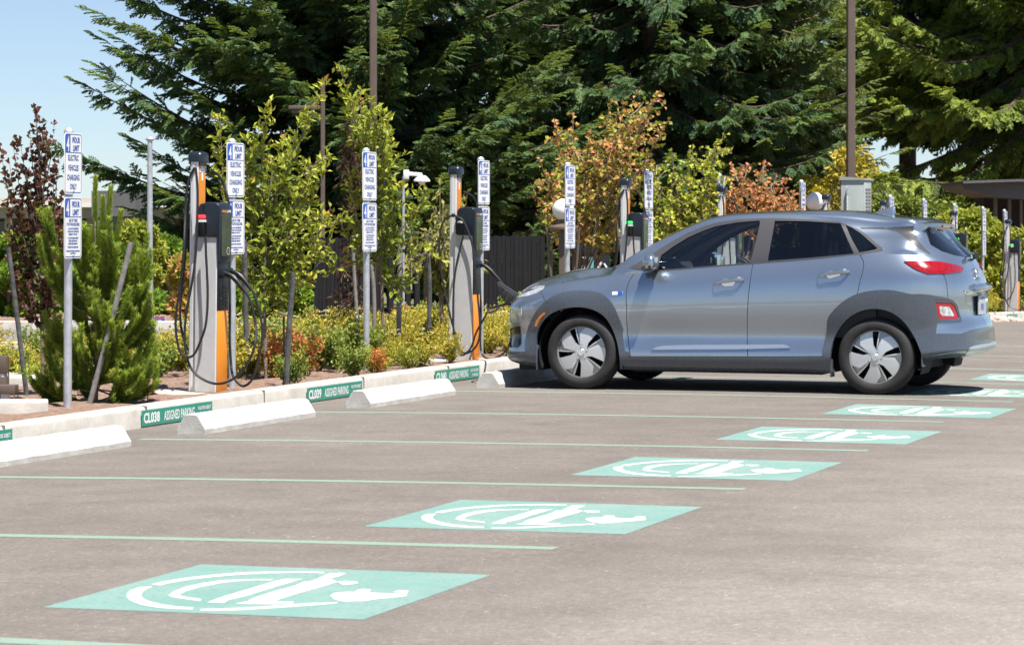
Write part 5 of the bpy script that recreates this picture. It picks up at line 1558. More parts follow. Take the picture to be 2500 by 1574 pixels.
# ---- small signs and garden lights
c = wpt(390, 35.6, 0.08); t = thing('route_sign', 'small red and blue shield sign with a 5 at the driveway kerb', 'sign', c, TH)
mb = MB(); w = 0.075
sh = [(-w, 0.06), (-w * 0.93, 0.12), (-w * 0.55, 0.125), (0, 0.112), (w * 0.55, 0.125), (w * 0.93, 0.12), (w, 0.06), (w * 0.7, -0.01), (0, -0.06), (-w * 0.7, -0.01)]
mb.prism([(a, b + 0.0) for a, b in sh], -0.004, 0.004, 'y', 0)
mb.add([(a * 0.93, -0.0055, b * 0.93 + 0.004) for a, b in [(-w, 0.09), (-w * 0.93, 0.12), (-w * 0.55, 0.125), (0, 0.112), (w * 0.55, 0.125), (w * 0.93, 0.12), (w, 0.09)]], [tuple(range(7))], 1)
mb.add([(a * 0.93, -0.0055, b * 0.93 + 0.004) for a, b in [(-w, 0.084), (w, 0.084), (w, 0.06), (w * 0.7, -0.01), (0, -0.06), (-w * 0.7, -0.01), (-w, 0.06)]], [tuple(range(7))], 2)
V, F = text_mesh('5', 0.10, 'CENTER', 1.0, 0.003); mb.add([(a, -0.0075, b - 0.008) for a, b in V], F, 0)
mb.build('shield', [MAT['signwhite'], pbr('shield_red', (0.45, 0.05, 0.05), 0.5), MAT['signblue']], t)
mb = MB(); mb.box(-0.008, 0.008, 0.005, 0.015, -0.2, 0.05); mb.build('sign_stake', MAT['galv'], t)

c = wpt(693, 22.9, 0.0); t = thing('path_light', 'thin black path light with a flat square head near the red leaved shrub', 'lamp', c, 0)
mb = MB(); mb.lathe([(0.009, 0), (0.009, 0.60)], n=8); mb.build('stem', MAT['blackpl'], t)
mb = MB(); mb.prism([(-0.05, 0.63), (0.02, 0.60), (0.03, 0.61), (-0.04, 0.642)], -0.04, 0.04, 'y'); mb.build('lamp_head', MAT['bronze'], t, bevel=0.003)
for px, yd, zt, w, lab in ((8, 21.0, 0.355, 0.075, 'brown square bollard light at the left edge, the farther of the two'), (14, 20.3, 0.17, 0.165, 'short brown bollard light with a glass cone at the left edge')):
    c = wpt(px, yd, -0.02); t = thing('bollard_light', lab, 'lamp', c, TH, 'low bollard lights')
    h = zt + 0.02
    mb = MB(); mb.box(-w / 2, w / 2, -w / 2, w / 2, 0, max(0.03, h - 0.16)); mb.build('bollard_base', MAT['bronze'], t, bevel=0.004)
    mb = MB(); mb.box(-w / 2, w / 2, -w / 2, w / 2, h - 0.065 - (0.07 if px < 10 else 0), h); mb.build('bollard_top', MAT['bronze'], t, bevel=0.004)
    mb = MB(); mb.lathe([(w * 0.2, h - 0.065), (w * 0.2, h - 0.10), (w * 0.42, h - 0.165)], n=16); mb.build('glass_cone', MAT['globe'], t)
    mb = MB()
    for a in (-1, 1):
        for b in (-1, 1): mb.box(a * w * .47 - 0.004, a * w * .47 + 0.004, b * w * .47 - 0.004, b * w * .47 + 0.004, 0.0, h - 0.01)
    mb.build('bollard_frame', MAT['bronze'], t)

# ---- tree stakes
def stake(pts, yd, w, mat, lab, dy=0.0):
    P = [world(px, py, yd + dy * k) for k, (px, py) in enumerate(pts)]
    mb = MB(); C = spl(P, 12) if len(P) > 2 else np.linspace(P[0], P[-1], 12)
    mb.tube(C - C[0], w / 2, 10); o = mb.build('tree_stake', mat, None, C[0]); tag(o, lab, 'stake', 'stakes beside young trees'); return o


stake([(65, 965), (45, 800), (20, 604)], 21.6, 0.040, MAT['darkstake'], 'dark leaning stake at the left, tied to the purple sapling')
stake([(214, 1003), (255, 850), (320, 592)], 20.5, 0.042, MAT['stake'], 'pale grey stake leaning through the young pine')
stake([(699, 945), (706, 800), (716, 665)], 22.4, 0.046, MAT['darkstake'], 'dark mossy stake beside the red leaved shrub and path light')
stake([(603, 880), (600, 760), (597, 590)], 23.4, 0.046, MAT['darkstake'], 'dark stake behind the loops of the nearest station cable')
stake([(875, 815), (868, 720), (860, 575)], 27.5, 0.036, MAT['stake'], 'thin grey stake left of the lone sign post')
stake([(913, 810), (912, 700), (893, 570)], 28.0, 0.042, MAT['stake'], 'grey stake just right of the lone sign post')
stake([(974, 815), (975, 690), (978, 565)], 26.5, 0.050, MAT['stake'], 'grey stake with a dark band, right of the pale slim trunk')
stake([(1047, 800), (1049, 690), (1040, 575)], 28.5, 0.046, MAT['darkstake'], 'dark stake left of the charging station plugged into the car')

# ---- far buildings
MAT['precast'] = pbr('precast_concrete', (0.40, 0.345, 0.30), 0.9, var=0.08, vscale=0.4)
MAT['darkclad'] = pbr('dark_cladding', (0.115, 0.112, 0.118), 0.7, var=0.1, vscale=1.0)
MAT['winglass'] = pbr('dark_window', (0.045, 0.06, 0.075), 0.15, coat=0.5)
MAT['whitetrim'] = pbr('white_trim', (0.74, 0.73, 0.70), 0.7)
def cam_thing(name, lab, cat, px, yd, z=0.0): return thing(name, lab, cat, wpt(px, yd, z), TH)
yd = 115.0; m = yd / FPX; t = cam_thing('office_building', 'low pale concrete building with a grey upper block, far off at the left', 'building', 0, yd, CAMZ)
def R(mb, px0, px1, py0, py1, d0, d1, mi=0): mb.box(px0 * m, px1 * m, d0, d1, (YH - py1) * m, (YH - py0) * m, mi)
mb = MB(); R(mb, -420, 560, 484, 496, 0.4, 30); R(mb, -420, 560, 506, 533, 0.0, 30); R(mb, -420, 560, 533, 900, 3.0, 30)
for x in np.arange(-400, 560, 100): R(mb, x + 8, x + 24, 533, 900, 0.3, 3.0)
mb.build('wall', MAT['precast'], t)
mb = MB(); R(mb, -422, 562, 496, 506, -0.3, 30); mb.build('parapet_trim', MAT['whitetrim'], t)
mb = MB()
for x in np.arange(-376, 520, 100): R(mb, x, x + 84, 540, 640, 2.9, 3.0)
mb.build('window', MAT['winglass'], t)
mb = MB(); R(mb, 259, 362, 469, 529, -4, 12); b_ = mb.build('upper_block', MAT['darkclad'], t)
mb = MB(); R(mb, 268, 330, 529, 570, -2, -1.0); R(mb, 332, 360, 529, 570, -2, -1.0); mb.build('window', MAT['winglass'], b_)
mb = MB(); R(mb, 259, 362, 527, 900, -0.9, 2.9); mb.build('block_wall', MAT['darkclad'], b_)
yd = 66.0; m = yd / FPX; t = cam_thing('pavilion', 'dark open pavilion with a broad curved grey roof at the right edge', 'building', 2340, yd, CAMZ)
def R2(mb, px0, px1, py0, py1, d0, d1, mi=0): mb.box((px0 - 2340) * m, (px1 - 2340) * m, d0, d1, (YH - py1) * m, (YH - py0) * m, mi)
mb = MB(); xs = np.linspace(2335, 2760, 20)
top = [((x - 2340) * m, (YH - (444 - 6 * math.sin((x - 2335) / 425 * math.pi * 0.9) + max(0, x - 2480) * 0.06)) * m) for x in xs]
mb.prism([(a, b) for a, b in top] + [(a, b - 0.06) for a, b in top[::-1]], -1.0, 2.6, 'y')
mb.prism([(a, b - 0.065) for a, b in top] + [(top[-1][0], top[-1][1] - 0.45), ((2420 - 2340) * m, (YH - 482) * m), ((2345 - 2340) * m, (YH - 462) * m)], -0.6, 2.4, 'y')
mb.build('roof', MAT['darkclad'], t)
mb = MB(); R2(mb, 2420, 2760, 480, 760, 1.0, 2.3); mb.build('wall', pbr('dark_boards', (0.022, 0.018, 0.016), 0.8, var=0.3, vscale=2), t)
for x in (2428, 2462, 2490, 2560):
    mb = MB(); R2(mb, x, x + 7, 480, 740, 0.0, 0.2); mb.build('roof_post', MAT['bronze'], t)
# stone edging past the car
MAT['rock'] = pbr('edging_rock', (0.42, 0.36, 0.31), 0.9, var=0.3, vscale=5, bump=0.8, bscale=9, dirt=(0.24, 0.14, 0.10))
for k, (px, py, r) in enumerate([(2425, 785, 0.16), (2447, 790, 0.19), (2472, 788, 0.17), (2496, 792, 0.2), (2520, 790, 0.18)]):
    bm = bmesh.new(); bmesh.ops.create_icosphere(bm, subdivisions=3, radius=1)
    for v in bm.verts:
        n_ = v.co.copy(); v.co *= 1 + 0.16 * math.sin(n_.x * 3 + k) * math.cos(n_.y * 4 - k) + 0.1 * math.sin(n_.z * 7 + n_.x * 5 + k * 2); v.co.z *= 0.62
        v.co *= r
    me = bpy.data.meshes.new('rock'); bm.to_mesh(me); bm.free(); me.materials.append(MAT['rock'])
    o = bpy.data.objects.new('rock', me); COL.objects.link(o); o.location = world(px, py, 46.5)
    tag(o, 'pale edging rock beside the aisle beyond the car tail', 'rock', 'edging rocks')
# ================================================================== vegetation
def unit(a): return a / (np.linalg.norm(a, axis=-1, keepdims=True) + 1e-9)


def place(proto, O, X, Z, S):
    """copies of a (n,4,3) quad set: origins, x axes, approximate up axes, sizes -> vertices, faces"""
    X = unit(X); Y = unit(np.cross(Z, X)); Zc = np.cross(X, Y)
    A = np.stack([X, Y, Zc], 1) * np.asarray(S)[:, None, None]          # (M,3,3)
    V = np.einsum('nkc,mcd->mnkd', proto, A) + O[:, None, None, :]
    V = V.reshape(-1, 3); return V, np.arange(len(V), dtype=np.int32).reshape(-1, 4)


def leafset(P, D, L, Wd, g, updir=0.6, fold=0.25):
    """diamond leaves at P pointing along D"""
    n = len(P); D = unit(D)
    up = unit(g.normal(0, 0.6, (n, 3)) + np.array((0.15, -0.35, updir)))
    S = unit(np.cross(D, up)); N = np.cross(S, D)
    L = np.broadcast_to(L, (n,))[:, None]; Wd = np.broadcast_to(Wd, (n,))[:, None]
    a = P; b = P + D * L * 0.45 + S * Wd / 2 + N * Wd * fold; c = P + D * L - N * L * 0.08; d = P + D * L * 0.45 - S * Wd / 2 + N * Wd * fold
    V = np.stack([a, b, c, d], 1).reshape(-1, 3); return V, np.arange(n * 4, dtype=np.int32).reshape(-1, 4)


# ---------------------------------------------------------------- firs
def fir_frond(g, fine):
    """flat drooping spray of needles along +x, unit length"""
    Q = []
    w1, w2 = (0.085, 0.065) if fine else (0.105, 0.075)
    def seg(p, d, l, w, roll):
        d = d / np.linalg.norm(d); s = np.cross(d, (0, 0, 1)); s /= np.linalg.norm(s); u = np.cross(s, d)
        s = s * math.cos(roll) + u * math.sin(roll)
        e = p + d * l
        Q.append([p - s * w * 0.5, p + s * w * 0.5, e + s * w * 0.22, e - s * w * 0.22])
    ts = np.linspace(0.05, 0.97, 11 if fine else 12)
    for k, t in enumerate(ts):
        base = np.array((t, 0, -0.16 * t * t)); sd = 1 if k % 2 else -1
        ln = 0.42 * (1 - t) ** 0.8 + 0.09
        dr = np.array((0.80, sd * 0.66, -0.16 + g.normal(0, 0.14)))
        m = max(2, int(ln / 0.09))
        p = base.copy()
        for i in range(m):
            d = dr + g.normal(0, 0.15, 3) + np.array((0.12, 0, -0.16)) * i
            seg(p, d, ln / m * 1.25, w1, g.uniform(-0.9, 0.9))
            for q in ((-1, 1) if fine else (-1,)):
                if i < m - 1 or fine: seg(p + dr * 0.02, d + np.array((0.45, q * sd * 0.9, -0.1)), ln / m * 1.1, w2, g.uniform(-0.9, 0.9))
            p = p + d / np.linalg.norm(d) * ln / m
        seg(base, np.array((1, 0, -0.2)), 0.09, w1, g.uniform(-0.6, 0.6))
    return np.array(Q)


FRC = [fir_frond(np.random.default_rng(100 + i), False) for i in range(4)]
FRF = [fir_frond(np.random.default_rng(120 + i), True) for i in range(5)]
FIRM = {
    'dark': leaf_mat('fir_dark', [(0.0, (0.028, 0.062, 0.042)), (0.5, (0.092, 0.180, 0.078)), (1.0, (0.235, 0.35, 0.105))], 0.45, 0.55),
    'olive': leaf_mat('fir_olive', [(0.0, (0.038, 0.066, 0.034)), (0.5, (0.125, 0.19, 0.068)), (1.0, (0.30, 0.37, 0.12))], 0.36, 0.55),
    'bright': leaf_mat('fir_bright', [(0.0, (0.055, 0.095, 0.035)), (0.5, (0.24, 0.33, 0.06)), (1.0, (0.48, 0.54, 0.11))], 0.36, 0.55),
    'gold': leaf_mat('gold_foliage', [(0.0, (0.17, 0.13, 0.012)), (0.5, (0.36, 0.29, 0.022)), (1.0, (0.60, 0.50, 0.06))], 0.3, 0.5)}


def fir(name, px, yd, H, Lmax, zlow, lab, mat, seed, elev=(-0.1, 0.5), dens=1.0, zview=7.5, cat='tree', group='tall firs behind the car park', azc=None, frond=0.58, droop=0.5, lpow=0.75, trunk=True):
    FR = FRF if yd < 62 or mat == 'bright' else FRC
    g = np.random.default_rng(seed)
    b = wpt(px, yd, -0.15 if px < 1800 else -0.5); t = thing(name, lab, cat, b, g.uniform(0, 6), group)
    t.rotation_euler = (0, 0, 0)
    mb = MB(); r0 = 0.0105 * H + 0.03
    if trunk: mb.tube([(0, 0, -0.2), (0.02, 0, H * 0.3), (0.0, 0.03, H * 0.7), (0, 0, H)], [r0, r0 * 0.8, r0 * 0.4, 0.02], 12)
    O, X, Zs, S, Rn = [], [], [], [], []
    z = zlow
    while z < H * 0.97:
        f = (z - zlow) / (H - zlow)
        L = Lmax * (1 - f) ** lpow * g.uniform(0.72, 1.08)
        hi = z > zview
        az = g.uniform(0, 2 * math.pi)
        e = elev[0] + (elev[1] - elev[0]) * f ** 0.6 + g.normal(0, 0.10)
        d = np.array((math.cos(az) * math.cos(e), math.sin(az) * math.cos(e), math.sin(e)))
        n = max(6, int(L / 0.3)); tt = np.linspace(0, 1, n)
        C = np.array((0, 0, z)) + d * L * tt[:, None]
        sag = -droop * 0.22 * L * np.sin(tt * math.pi * 0.75) + 0.10 * L * np.clip(tt - 0.6, 0, 1) * 1.6
        C[:, 2] += sag; side = np.array((-math.sin(az), math.cos(az), 0)); C += side * (np.sin(tt * 5 + az) * 0.03 * L)[:, None]
        mb.tube(C, np.linspace(0.012 * L + 0.012, 0.005, n), 4, caps=False)
        sp = (0.072 if not hi else 0.40) / dens * (1 if L > 1.5 else 1.3)
        k = int(L * 0.86 / sp); tq = np.sort(g.uniform(0.07, 1.0, k)); P = np.stack([np.interp(tq, tt, C[:, i]) for i in range(3)], -1)
        T = unit(np.gradient(C, axis=0)); TT_ = np.stack([np.interp(tq, tt, T[:, i]) for i in range(3)], -1)
        sd = np.where(np.arange(k) % 2, 1, -1)[:, None] * side
        D = TT_ * g.uniform(0.35, 1.0, (k, 1)) + sd * g.uniform(0.3, 1.0, (k, 1)) + np.array((0, 0, -1)) * (g.uniform(0.0, 0.75, (k, 1)) * droop * 1.3) + np.array((0, 0, 1)) * (g.random((k, 1)) < 0.12) * 0.6
        s = (frond * (0.55 + 0.55 * (1 - tq)) * g.uniform(0.75, 1.2, k)) * (2.2 if hi else 1.0) * min(1.0, 0.35 + L / 5)
        O.append(P); X.append(D); Zs.append(np.tile((0, 0, 1.0), (k, 1)) + g.normal(0, 0.35, (k, 3))); S.append(s)
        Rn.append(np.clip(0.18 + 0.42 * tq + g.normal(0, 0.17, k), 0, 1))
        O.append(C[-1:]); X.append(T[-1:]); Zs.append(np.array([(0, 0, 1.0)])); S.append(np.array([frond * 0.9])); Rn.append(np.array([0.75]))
        z += (0.060 if not hi else 0.24) / dens * g.uniform(0.5, 1.5)
    mb.build('trunk', MAT['firbark'], t, smooth=True)
    O, X, Zs, S, Rn = map(np.concatenate, (O, X, Zs, S, Rn))
    Vs, Fs, Rs, o = [], [], [], 0
    pick = g.integers(0, len(FR), len(O))
    for i, fr in enumerate(FR):
        q = pick == i
        V, F = place(fr, O[q], X[q], Zs[q], S[q]); Vs.append(V); Fs.append(F + o); o += len(V)
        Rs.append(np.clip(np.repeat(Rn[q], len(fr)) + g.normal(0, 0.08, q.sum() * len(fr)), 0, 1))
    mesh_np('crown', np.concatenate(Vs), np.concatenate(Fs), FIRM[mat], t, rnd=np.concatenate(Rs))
    return t


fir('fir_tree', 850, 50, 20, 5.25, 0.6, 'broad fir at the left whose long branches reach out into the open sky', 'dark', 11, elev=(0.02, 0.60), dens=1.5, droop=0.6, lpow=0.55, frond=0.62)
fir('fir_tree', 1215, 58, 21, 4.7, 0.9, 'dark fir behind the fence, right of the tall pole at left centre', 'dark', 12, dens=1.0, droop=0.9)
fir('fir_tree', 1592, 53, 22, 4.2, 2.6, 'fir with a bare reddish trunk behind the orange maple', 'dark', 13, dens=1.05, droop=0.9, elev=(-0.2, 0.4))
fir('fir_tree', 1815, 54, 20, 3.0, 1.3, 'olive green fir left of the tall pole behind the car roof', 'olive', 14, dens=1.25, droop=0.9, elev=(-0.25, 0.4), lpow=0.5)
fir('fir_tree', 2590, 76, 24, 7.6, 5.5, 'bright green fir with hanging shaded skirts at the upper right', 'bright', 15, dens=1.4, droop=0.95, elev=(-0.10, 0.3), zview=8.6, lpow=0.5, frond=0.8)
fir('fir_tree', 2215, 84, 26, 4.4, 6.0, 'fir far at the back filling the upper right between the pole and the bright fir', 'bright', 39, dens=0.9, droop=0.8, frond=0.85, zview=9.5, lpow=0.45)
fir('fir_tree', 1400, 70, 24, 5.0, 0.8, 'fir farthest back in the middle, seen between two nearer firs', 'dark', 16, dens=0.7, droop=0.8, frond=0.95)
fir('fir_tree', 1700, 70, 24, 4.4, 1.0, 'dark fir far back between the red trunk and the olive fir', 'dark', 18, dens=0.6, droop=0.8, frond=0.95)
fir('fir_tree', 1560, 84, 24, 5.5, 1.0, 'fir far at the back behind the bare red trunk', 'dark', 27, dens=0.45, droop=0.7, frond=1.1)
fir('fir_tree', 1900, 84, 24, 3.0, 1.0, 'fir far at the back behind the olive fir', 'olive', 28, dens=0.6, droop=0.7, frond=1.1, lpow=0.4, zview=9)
# ---------------------------------------------------------------- broad leaved trees traced shoot by shoot
LM = {
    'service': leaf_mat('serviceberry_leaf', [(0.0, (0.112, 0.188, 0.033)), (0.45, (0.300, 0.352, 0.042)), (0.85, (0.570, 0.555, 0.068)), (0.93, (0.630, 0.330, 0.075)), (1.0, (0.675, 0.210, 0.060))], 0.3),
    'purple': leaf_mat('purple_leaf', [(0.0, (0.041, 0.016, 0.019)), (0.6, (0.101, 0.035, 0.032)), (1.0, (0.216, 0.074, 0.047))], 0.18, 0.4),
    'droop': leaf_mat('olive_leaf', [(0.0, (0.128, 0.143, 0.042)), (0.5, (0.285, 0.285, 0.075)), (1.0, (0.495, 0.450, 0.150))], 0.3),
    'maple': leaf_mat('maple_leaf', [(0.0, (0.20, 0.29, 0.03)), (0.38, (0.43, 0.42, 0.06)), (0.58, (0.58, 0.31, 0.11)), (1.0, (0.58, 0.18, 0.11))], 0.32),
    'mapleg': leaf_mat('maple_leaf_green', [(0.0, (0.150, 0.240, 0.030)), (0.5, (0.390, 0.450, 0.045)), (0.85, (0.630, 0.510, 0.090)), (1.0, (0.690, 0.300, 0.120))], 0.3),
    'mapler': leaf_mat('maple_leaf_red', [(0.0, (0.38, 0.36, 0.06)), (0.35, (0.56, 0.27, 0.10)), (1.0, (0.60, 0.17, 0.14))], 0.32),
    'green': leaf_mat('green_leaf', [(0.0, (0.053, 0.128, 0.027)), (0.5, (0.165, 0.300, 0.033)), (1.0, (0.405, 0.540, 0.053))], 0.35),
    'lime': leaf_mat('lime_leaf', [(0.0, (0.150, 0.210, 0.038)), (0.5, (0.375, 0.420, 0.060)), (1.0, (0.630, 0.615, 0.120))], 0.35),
    'fargreen': leaf_mat('far_leaf', [(0.0, (0.105, 0.165, 0.045)), (0.5, (0.225, 0.285, 0.060)), (1.0, (0.405, 0.435, 0.105))], 0.3),
    'goldleaf': leaf_mat('golden_leaf', [(0.0, (0.20, 0.16, 0.015)), (0.5, (0.46, 0.36, 0.03)), (1.0, (0.70, 0.56, 0.09))], 0.3),
    'brown': leaf_mat('dead_foliage', [(0.0, (0.024, 0.013, 0.011)), (0.7, (0.077, 0.033, 0.024)), (1.0, (0.165, 0.072, 0.050))], 0.1),
    'pine': leaf_mat('pine_needle', [(0.0, (0.09, 0.16, 0.035)), (0.5, (0.27, 0.39, 0.055)), (1.0, (0.52, 0.60, 0.10))], 0.45),
    'shrubg': leaf_mat('shrub_green', [(0.0, (0.060, 0.120, 0.030)), (0.5, (0.165, 0.247, 0.045)), (1.0, (0.375, 0.420, 0.075))], 0.3),
    'shruby': leaf_mat('shrub_yellow', [(0.0, (0.180, 0.195, 0.030)), (0.5, (0.405, 0.375, 0.045)), (0.85, (0.660, 0.540, 0.090)), (1.0, (0.675, 0.330, 0.090))], 0.3),
    'shrubr': leaf_mat('shrub_red', [(0.0, (0.375, 0.285, 0.060)), (0.45, (0.600, 0.255, 0.075)), (1.0, (0.720, 0.105, 0.060))], 0.3),
    'petal': leaf_mat('pale_petal', [(0.0, (0.550, 0.500, 0.380)), (1.0, (0.800, 0.780, 0.660))], 0.2),
    'redpetal': leaf_mat('red_petal', [(0.0, (0.400, 0.030, 0.030)), (1.0, (0.550, 0.060, 0.050))], 0.25)}


def traced_tree(name, lab, cat, yd, trunk, shoots, lmat, seed, leaf=(0.045, 0.024), twig=(0.12, 0.05), step=0.06, per=3, depth=0.35, group=None, tr=(0.02, 0.008), sr=0.006, hang=0.0, up=0.5, bark=None, tipred=0.0, lsc=1.0, rep=1, lo=0.06):
    """trunk and shoots are frame polylines at depth yd; each shoot swings towards or away from the viewer along its length"""
    g = np.random.default_rng(seed)
    base = world(*trunk[0], yd); t = thing(name, lab, cat, base, 0, group)
    mb = MB()
    C = spl([world(*p, yd) for p in trunk], 20) - base
    mb.tube(C, np.linspace(tr[0], tr[1], 20), 8)
    P, D, R_ = [], [], []
    for sh in shoots:
        dd = g.uniform(-depth, depth)
        pts = np.array([world(*p, yd) for p in sh]) - base
        n = max(8, int(np.linalg.norm(np.diff(pts, axis=0), axis=1).sum() / 0.05))
        S = spl(pts, n) if len(pts) > 2 else pts[0] + (pts[-1] - pts[0]) * np.linspace(0, 1, n)[:, None]
        S = S + FWD * (dd * np.linspace(0, 1, n) ** 1.2)[:, None]
        mb.tube(S, np.linspace(sr * 1.3, sr * 0.35, n), 5, caps=False)
        T = unit(np.gradient(S, axis=0))
        for i in np.repeat(np.arange(int(n * (lo if len(sh) == 4 else 0.06)), n), rep):
            if g.random() > 0.05 / step: continue
            tl = g.uniform(twig[1], twig[0]) * (1 - 0.6 * (i / n) ** 2)
            d = unit(T[i] * g.uniform(0.2, 0.9) + unit(g.normal(0, 1, 3)) * 0.9 + np.array((0, 0, up * 0.6 - hang)))
            e = S[i] + d * tl; e[2] -= hang * tl * 0.4
            mb.tube([S[i], (S[i] + e) / 2 + np.array((0, 0, 0.1 * tl)), e], [0.0028, 0.0022, 0.0012], 4, caps=False)
            m = max(2, int(per * tl / twig[0] + 1))
            for q in np.linspace(0.3, 1, m):
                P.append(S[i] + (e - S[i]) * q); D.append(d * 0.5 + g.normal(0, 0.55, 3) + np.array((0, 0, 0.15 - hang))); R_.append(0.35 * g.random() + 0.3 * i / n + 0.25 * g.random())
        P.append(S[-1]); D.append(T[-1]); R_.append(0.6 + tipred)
    mb.build('trunk', MAT[bark or 'bark'], t, smooth=True)
    P, D, R_ = np.array(P), np.array(D), np.clip(np.array(R_) + (g.random(len(P)) < 0.04) * 0.3, 0, 1)
    L = leaf[0] * g.uniform(0.7, 1.25, len(P)) * lsc
    V, F = leafset(P, D, L, L * leaf[1] / leaf[0], g)
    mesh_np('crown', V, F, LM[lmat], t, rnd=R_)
    return t


def fan(base, tips, bow=0.0, g=None):
    out = []
    for tx, ty in tips:
        bx, by = base if not isinstance(base, list) else base[np.random.default_rng(int(tx * 7 + ty)).integers(len(base))]
        mx, my = bx + (tx - bx) * (0.35 + bow), by + (ty - by) * 0.55
        out.append([(bx, by), (mx, my), (tx, ty)])
    return out


# purple sapling, narrow and upright
rp = np.random.default_rng(3)
tips = [(82, 275), (96, 268), (125, 305), (118, 330), (75, 330), (62, 345), (40, 362), (10, 360), (5, 430), (30, 400), (138, 400), (150, 480), (140, 440), (100, 300), (108, 350), (85, 380), (60, 440), (22, 500), (45, 560), (130, 520), (148, 560), (70, 420), (92, 400), (115, 430), (55, 500), (35, 640), (140, 610), (125, 660), (70, 560), (98, 500), (84, 470), (120, 580), (60, 620), (138, 540), (26, 580), (75, 690), (120, 700)]
sh = []
for tx, ty in tips:
    by = min(ty + 120 + abs(tx - 95) * 1.6, 800); bx = 100 + (tx - 100) * 0.12
    sh.append([(bx, by), (bx + (tx - bx) * 0.65, by + (ty - by) * 0.4), (tx, ty)])
traced_tree('purple_sapling', 'purple leaved sapling with upright twigs at the left edge', 'tree', 21.8, [(106, 955), (103, 800), (100, 600), (95, 330)], sh, 'purple', 5, leaf=(0.052, 0.046), twig=(0.085, 0.02), step=0.013, per=6.0, depth=0.30, tr=(0.020, 0.008), sr=0.004)
# serviceberries
tA = [(650, 950), (647, 820), (646, 690), (650, 560), (665, 420)]
shA = [[(648, 650), (560, 560), (538, 430), (530, 288)], [(650, 600), (615, 500), (610, 400), (640, 320), (672, 276)], [(655, 560), (690, 440), (735, 340), (770, 260), (787, 208)], [(650, 640), (710, 560), (770, 480), (800, 410)], [(650, 700), (720, 640), (790, 560), (830, 540)],
       [(648, 700), (600, 640), (575, 560), (590, 480)], [(650, 720), (720, 690), (770, 650), (805, 575)], [(650, 560), (660, 470), (700, 390), (745, 300)], [(655, 520), (640, 440), (648, 370), (655, 330)], [(650, 620), (690, 560), (730, 500), (760, 430)], [(650, 740), (610, 700), (580, 660)],
       [(650, 690), (690, 640), (720, 600), (770, 590)], [(650, 760), (700, 720), (760, 690)], [(648, 600), (620, 560), (600, 520)], [(660, 480), (700, 450), (760, 400), (790, 380)], [(650, 660), (680, 610), (740, 560), (800, 530)], [(648, 640), (620, 600), (585, 600)], [(652, 580), (700, 520), (720, 450), (735, 400)],
       [(650, 720), (690, 700), (735, 640)], [(655, 540), (620, 480), (590, 430)], [(650, 740), (640, 690), (600, 660)], [(660, 500), (680, 430), (690, 350)], [(652, 700), (740, 660), (770, 620)], [(648, 680), (590, 620), (560, 600)]]
traced_tree('serviceberry_tree', 'yellow green young tree with upright shoots, right of the nearest charging station', 'tree', 23.9, tA, shA, 'service', 21, leaf=(0.072, 0.036), twig=(0.23, 0.06), step=0.025, per=7.0, rep=2, depth=0.5, group='yellow green young trees in the bed', tr=(0.019, 0.008), sr=0.006, bark='bark')
tB = [(938, 880), (934, 760), (930, 640), (922, 500), (905, 360), (880, 260)]
shB = [[(925, 540), (900, 420), (870, 300), (850, 235), (835, 178)], [(925, 560), (940, 440), (930, 340), (905, 250)], [(920, 480), (900, 380), (880, 300), (872, 230)], [(928, 600), (870, 560), (830, 540), (800, 530)], [(930, 640), (870, 640), (830, 650), (800, 665)], [(930, 660), (980, 640), (1040, 620), (1062, 628)],
       [(925, 500), (950, 420), (950, 350), (945, 300)], [(930, 600), (980, 560), (1010, 520), (1040, 480)], [(932, 680), (950, 700), (965, 690)], [(928, 580), (890, 520), (860, 480), (850, 430)], [(930, 620), (960, 590), (1000, 600), (1030, 600)], [(920, 460), (905, 400), (895, 330), (915, 290)], [(926, 520), (900, 470), (890, 420)],
       [(932, 650), (900, 620), (860, 600)], [(930, 620), (950, 540), (975, 500), (985, 460)], [(934, 700), (990, 690), (1010, 650)], [(925, 500), (935, 400), (930, 330)], [(930, 610), (880, 590), (840, 575)], [(910, 380), (925, 320), (940, 285)], [(900, 350), (880, 290), (860, 250)]]
traced_tree('serviceberry_tree', 'yellow green young tree behind the lone sign post, one shoot far above the rest', 'tree', 26.3, tB, shB, 'service', 22, leaf=(0.074, 0.037), twig=(0.22, 0.06), step=0.025, per=7.0, rep=2, depth=0.5, group='yellow green young trees in the bed', tr=(0.02, 0.008), sr=0.006, bark='bark')
rg = np.random.default_rng(9); shC = []
for k in range(46):
    tx = rg.uniform(1000, 1195); ty = 440 + 60 * ((tx - 1090) / 100) ** 2 + rg.uniform(0, 190)
    bx, by = 1078 + rg.uniform(-6, 6), rg.uniform(640, 700)
    shC.append([(bx, by), (bx + (tx - bx) * 0.5, by + (ty - by) * 0.75 - 15), (tx, ty)])
traced_tree('drooping_shrub', 'tall shrub with drooping olive leaves, left of the charging station plugged into the car', 'shrub', 28.8, [(1080, 810), (1077, 740), (1075, 690), (1078, 640)], shC, 'droop', 23, leaf=(0.085, 0.036), twig=(0.19, 0.06), step=0.024, per=5, depth=0.45, tr=(0.026, 0.016), sr=0.007, hang=0.9, bark='bark')
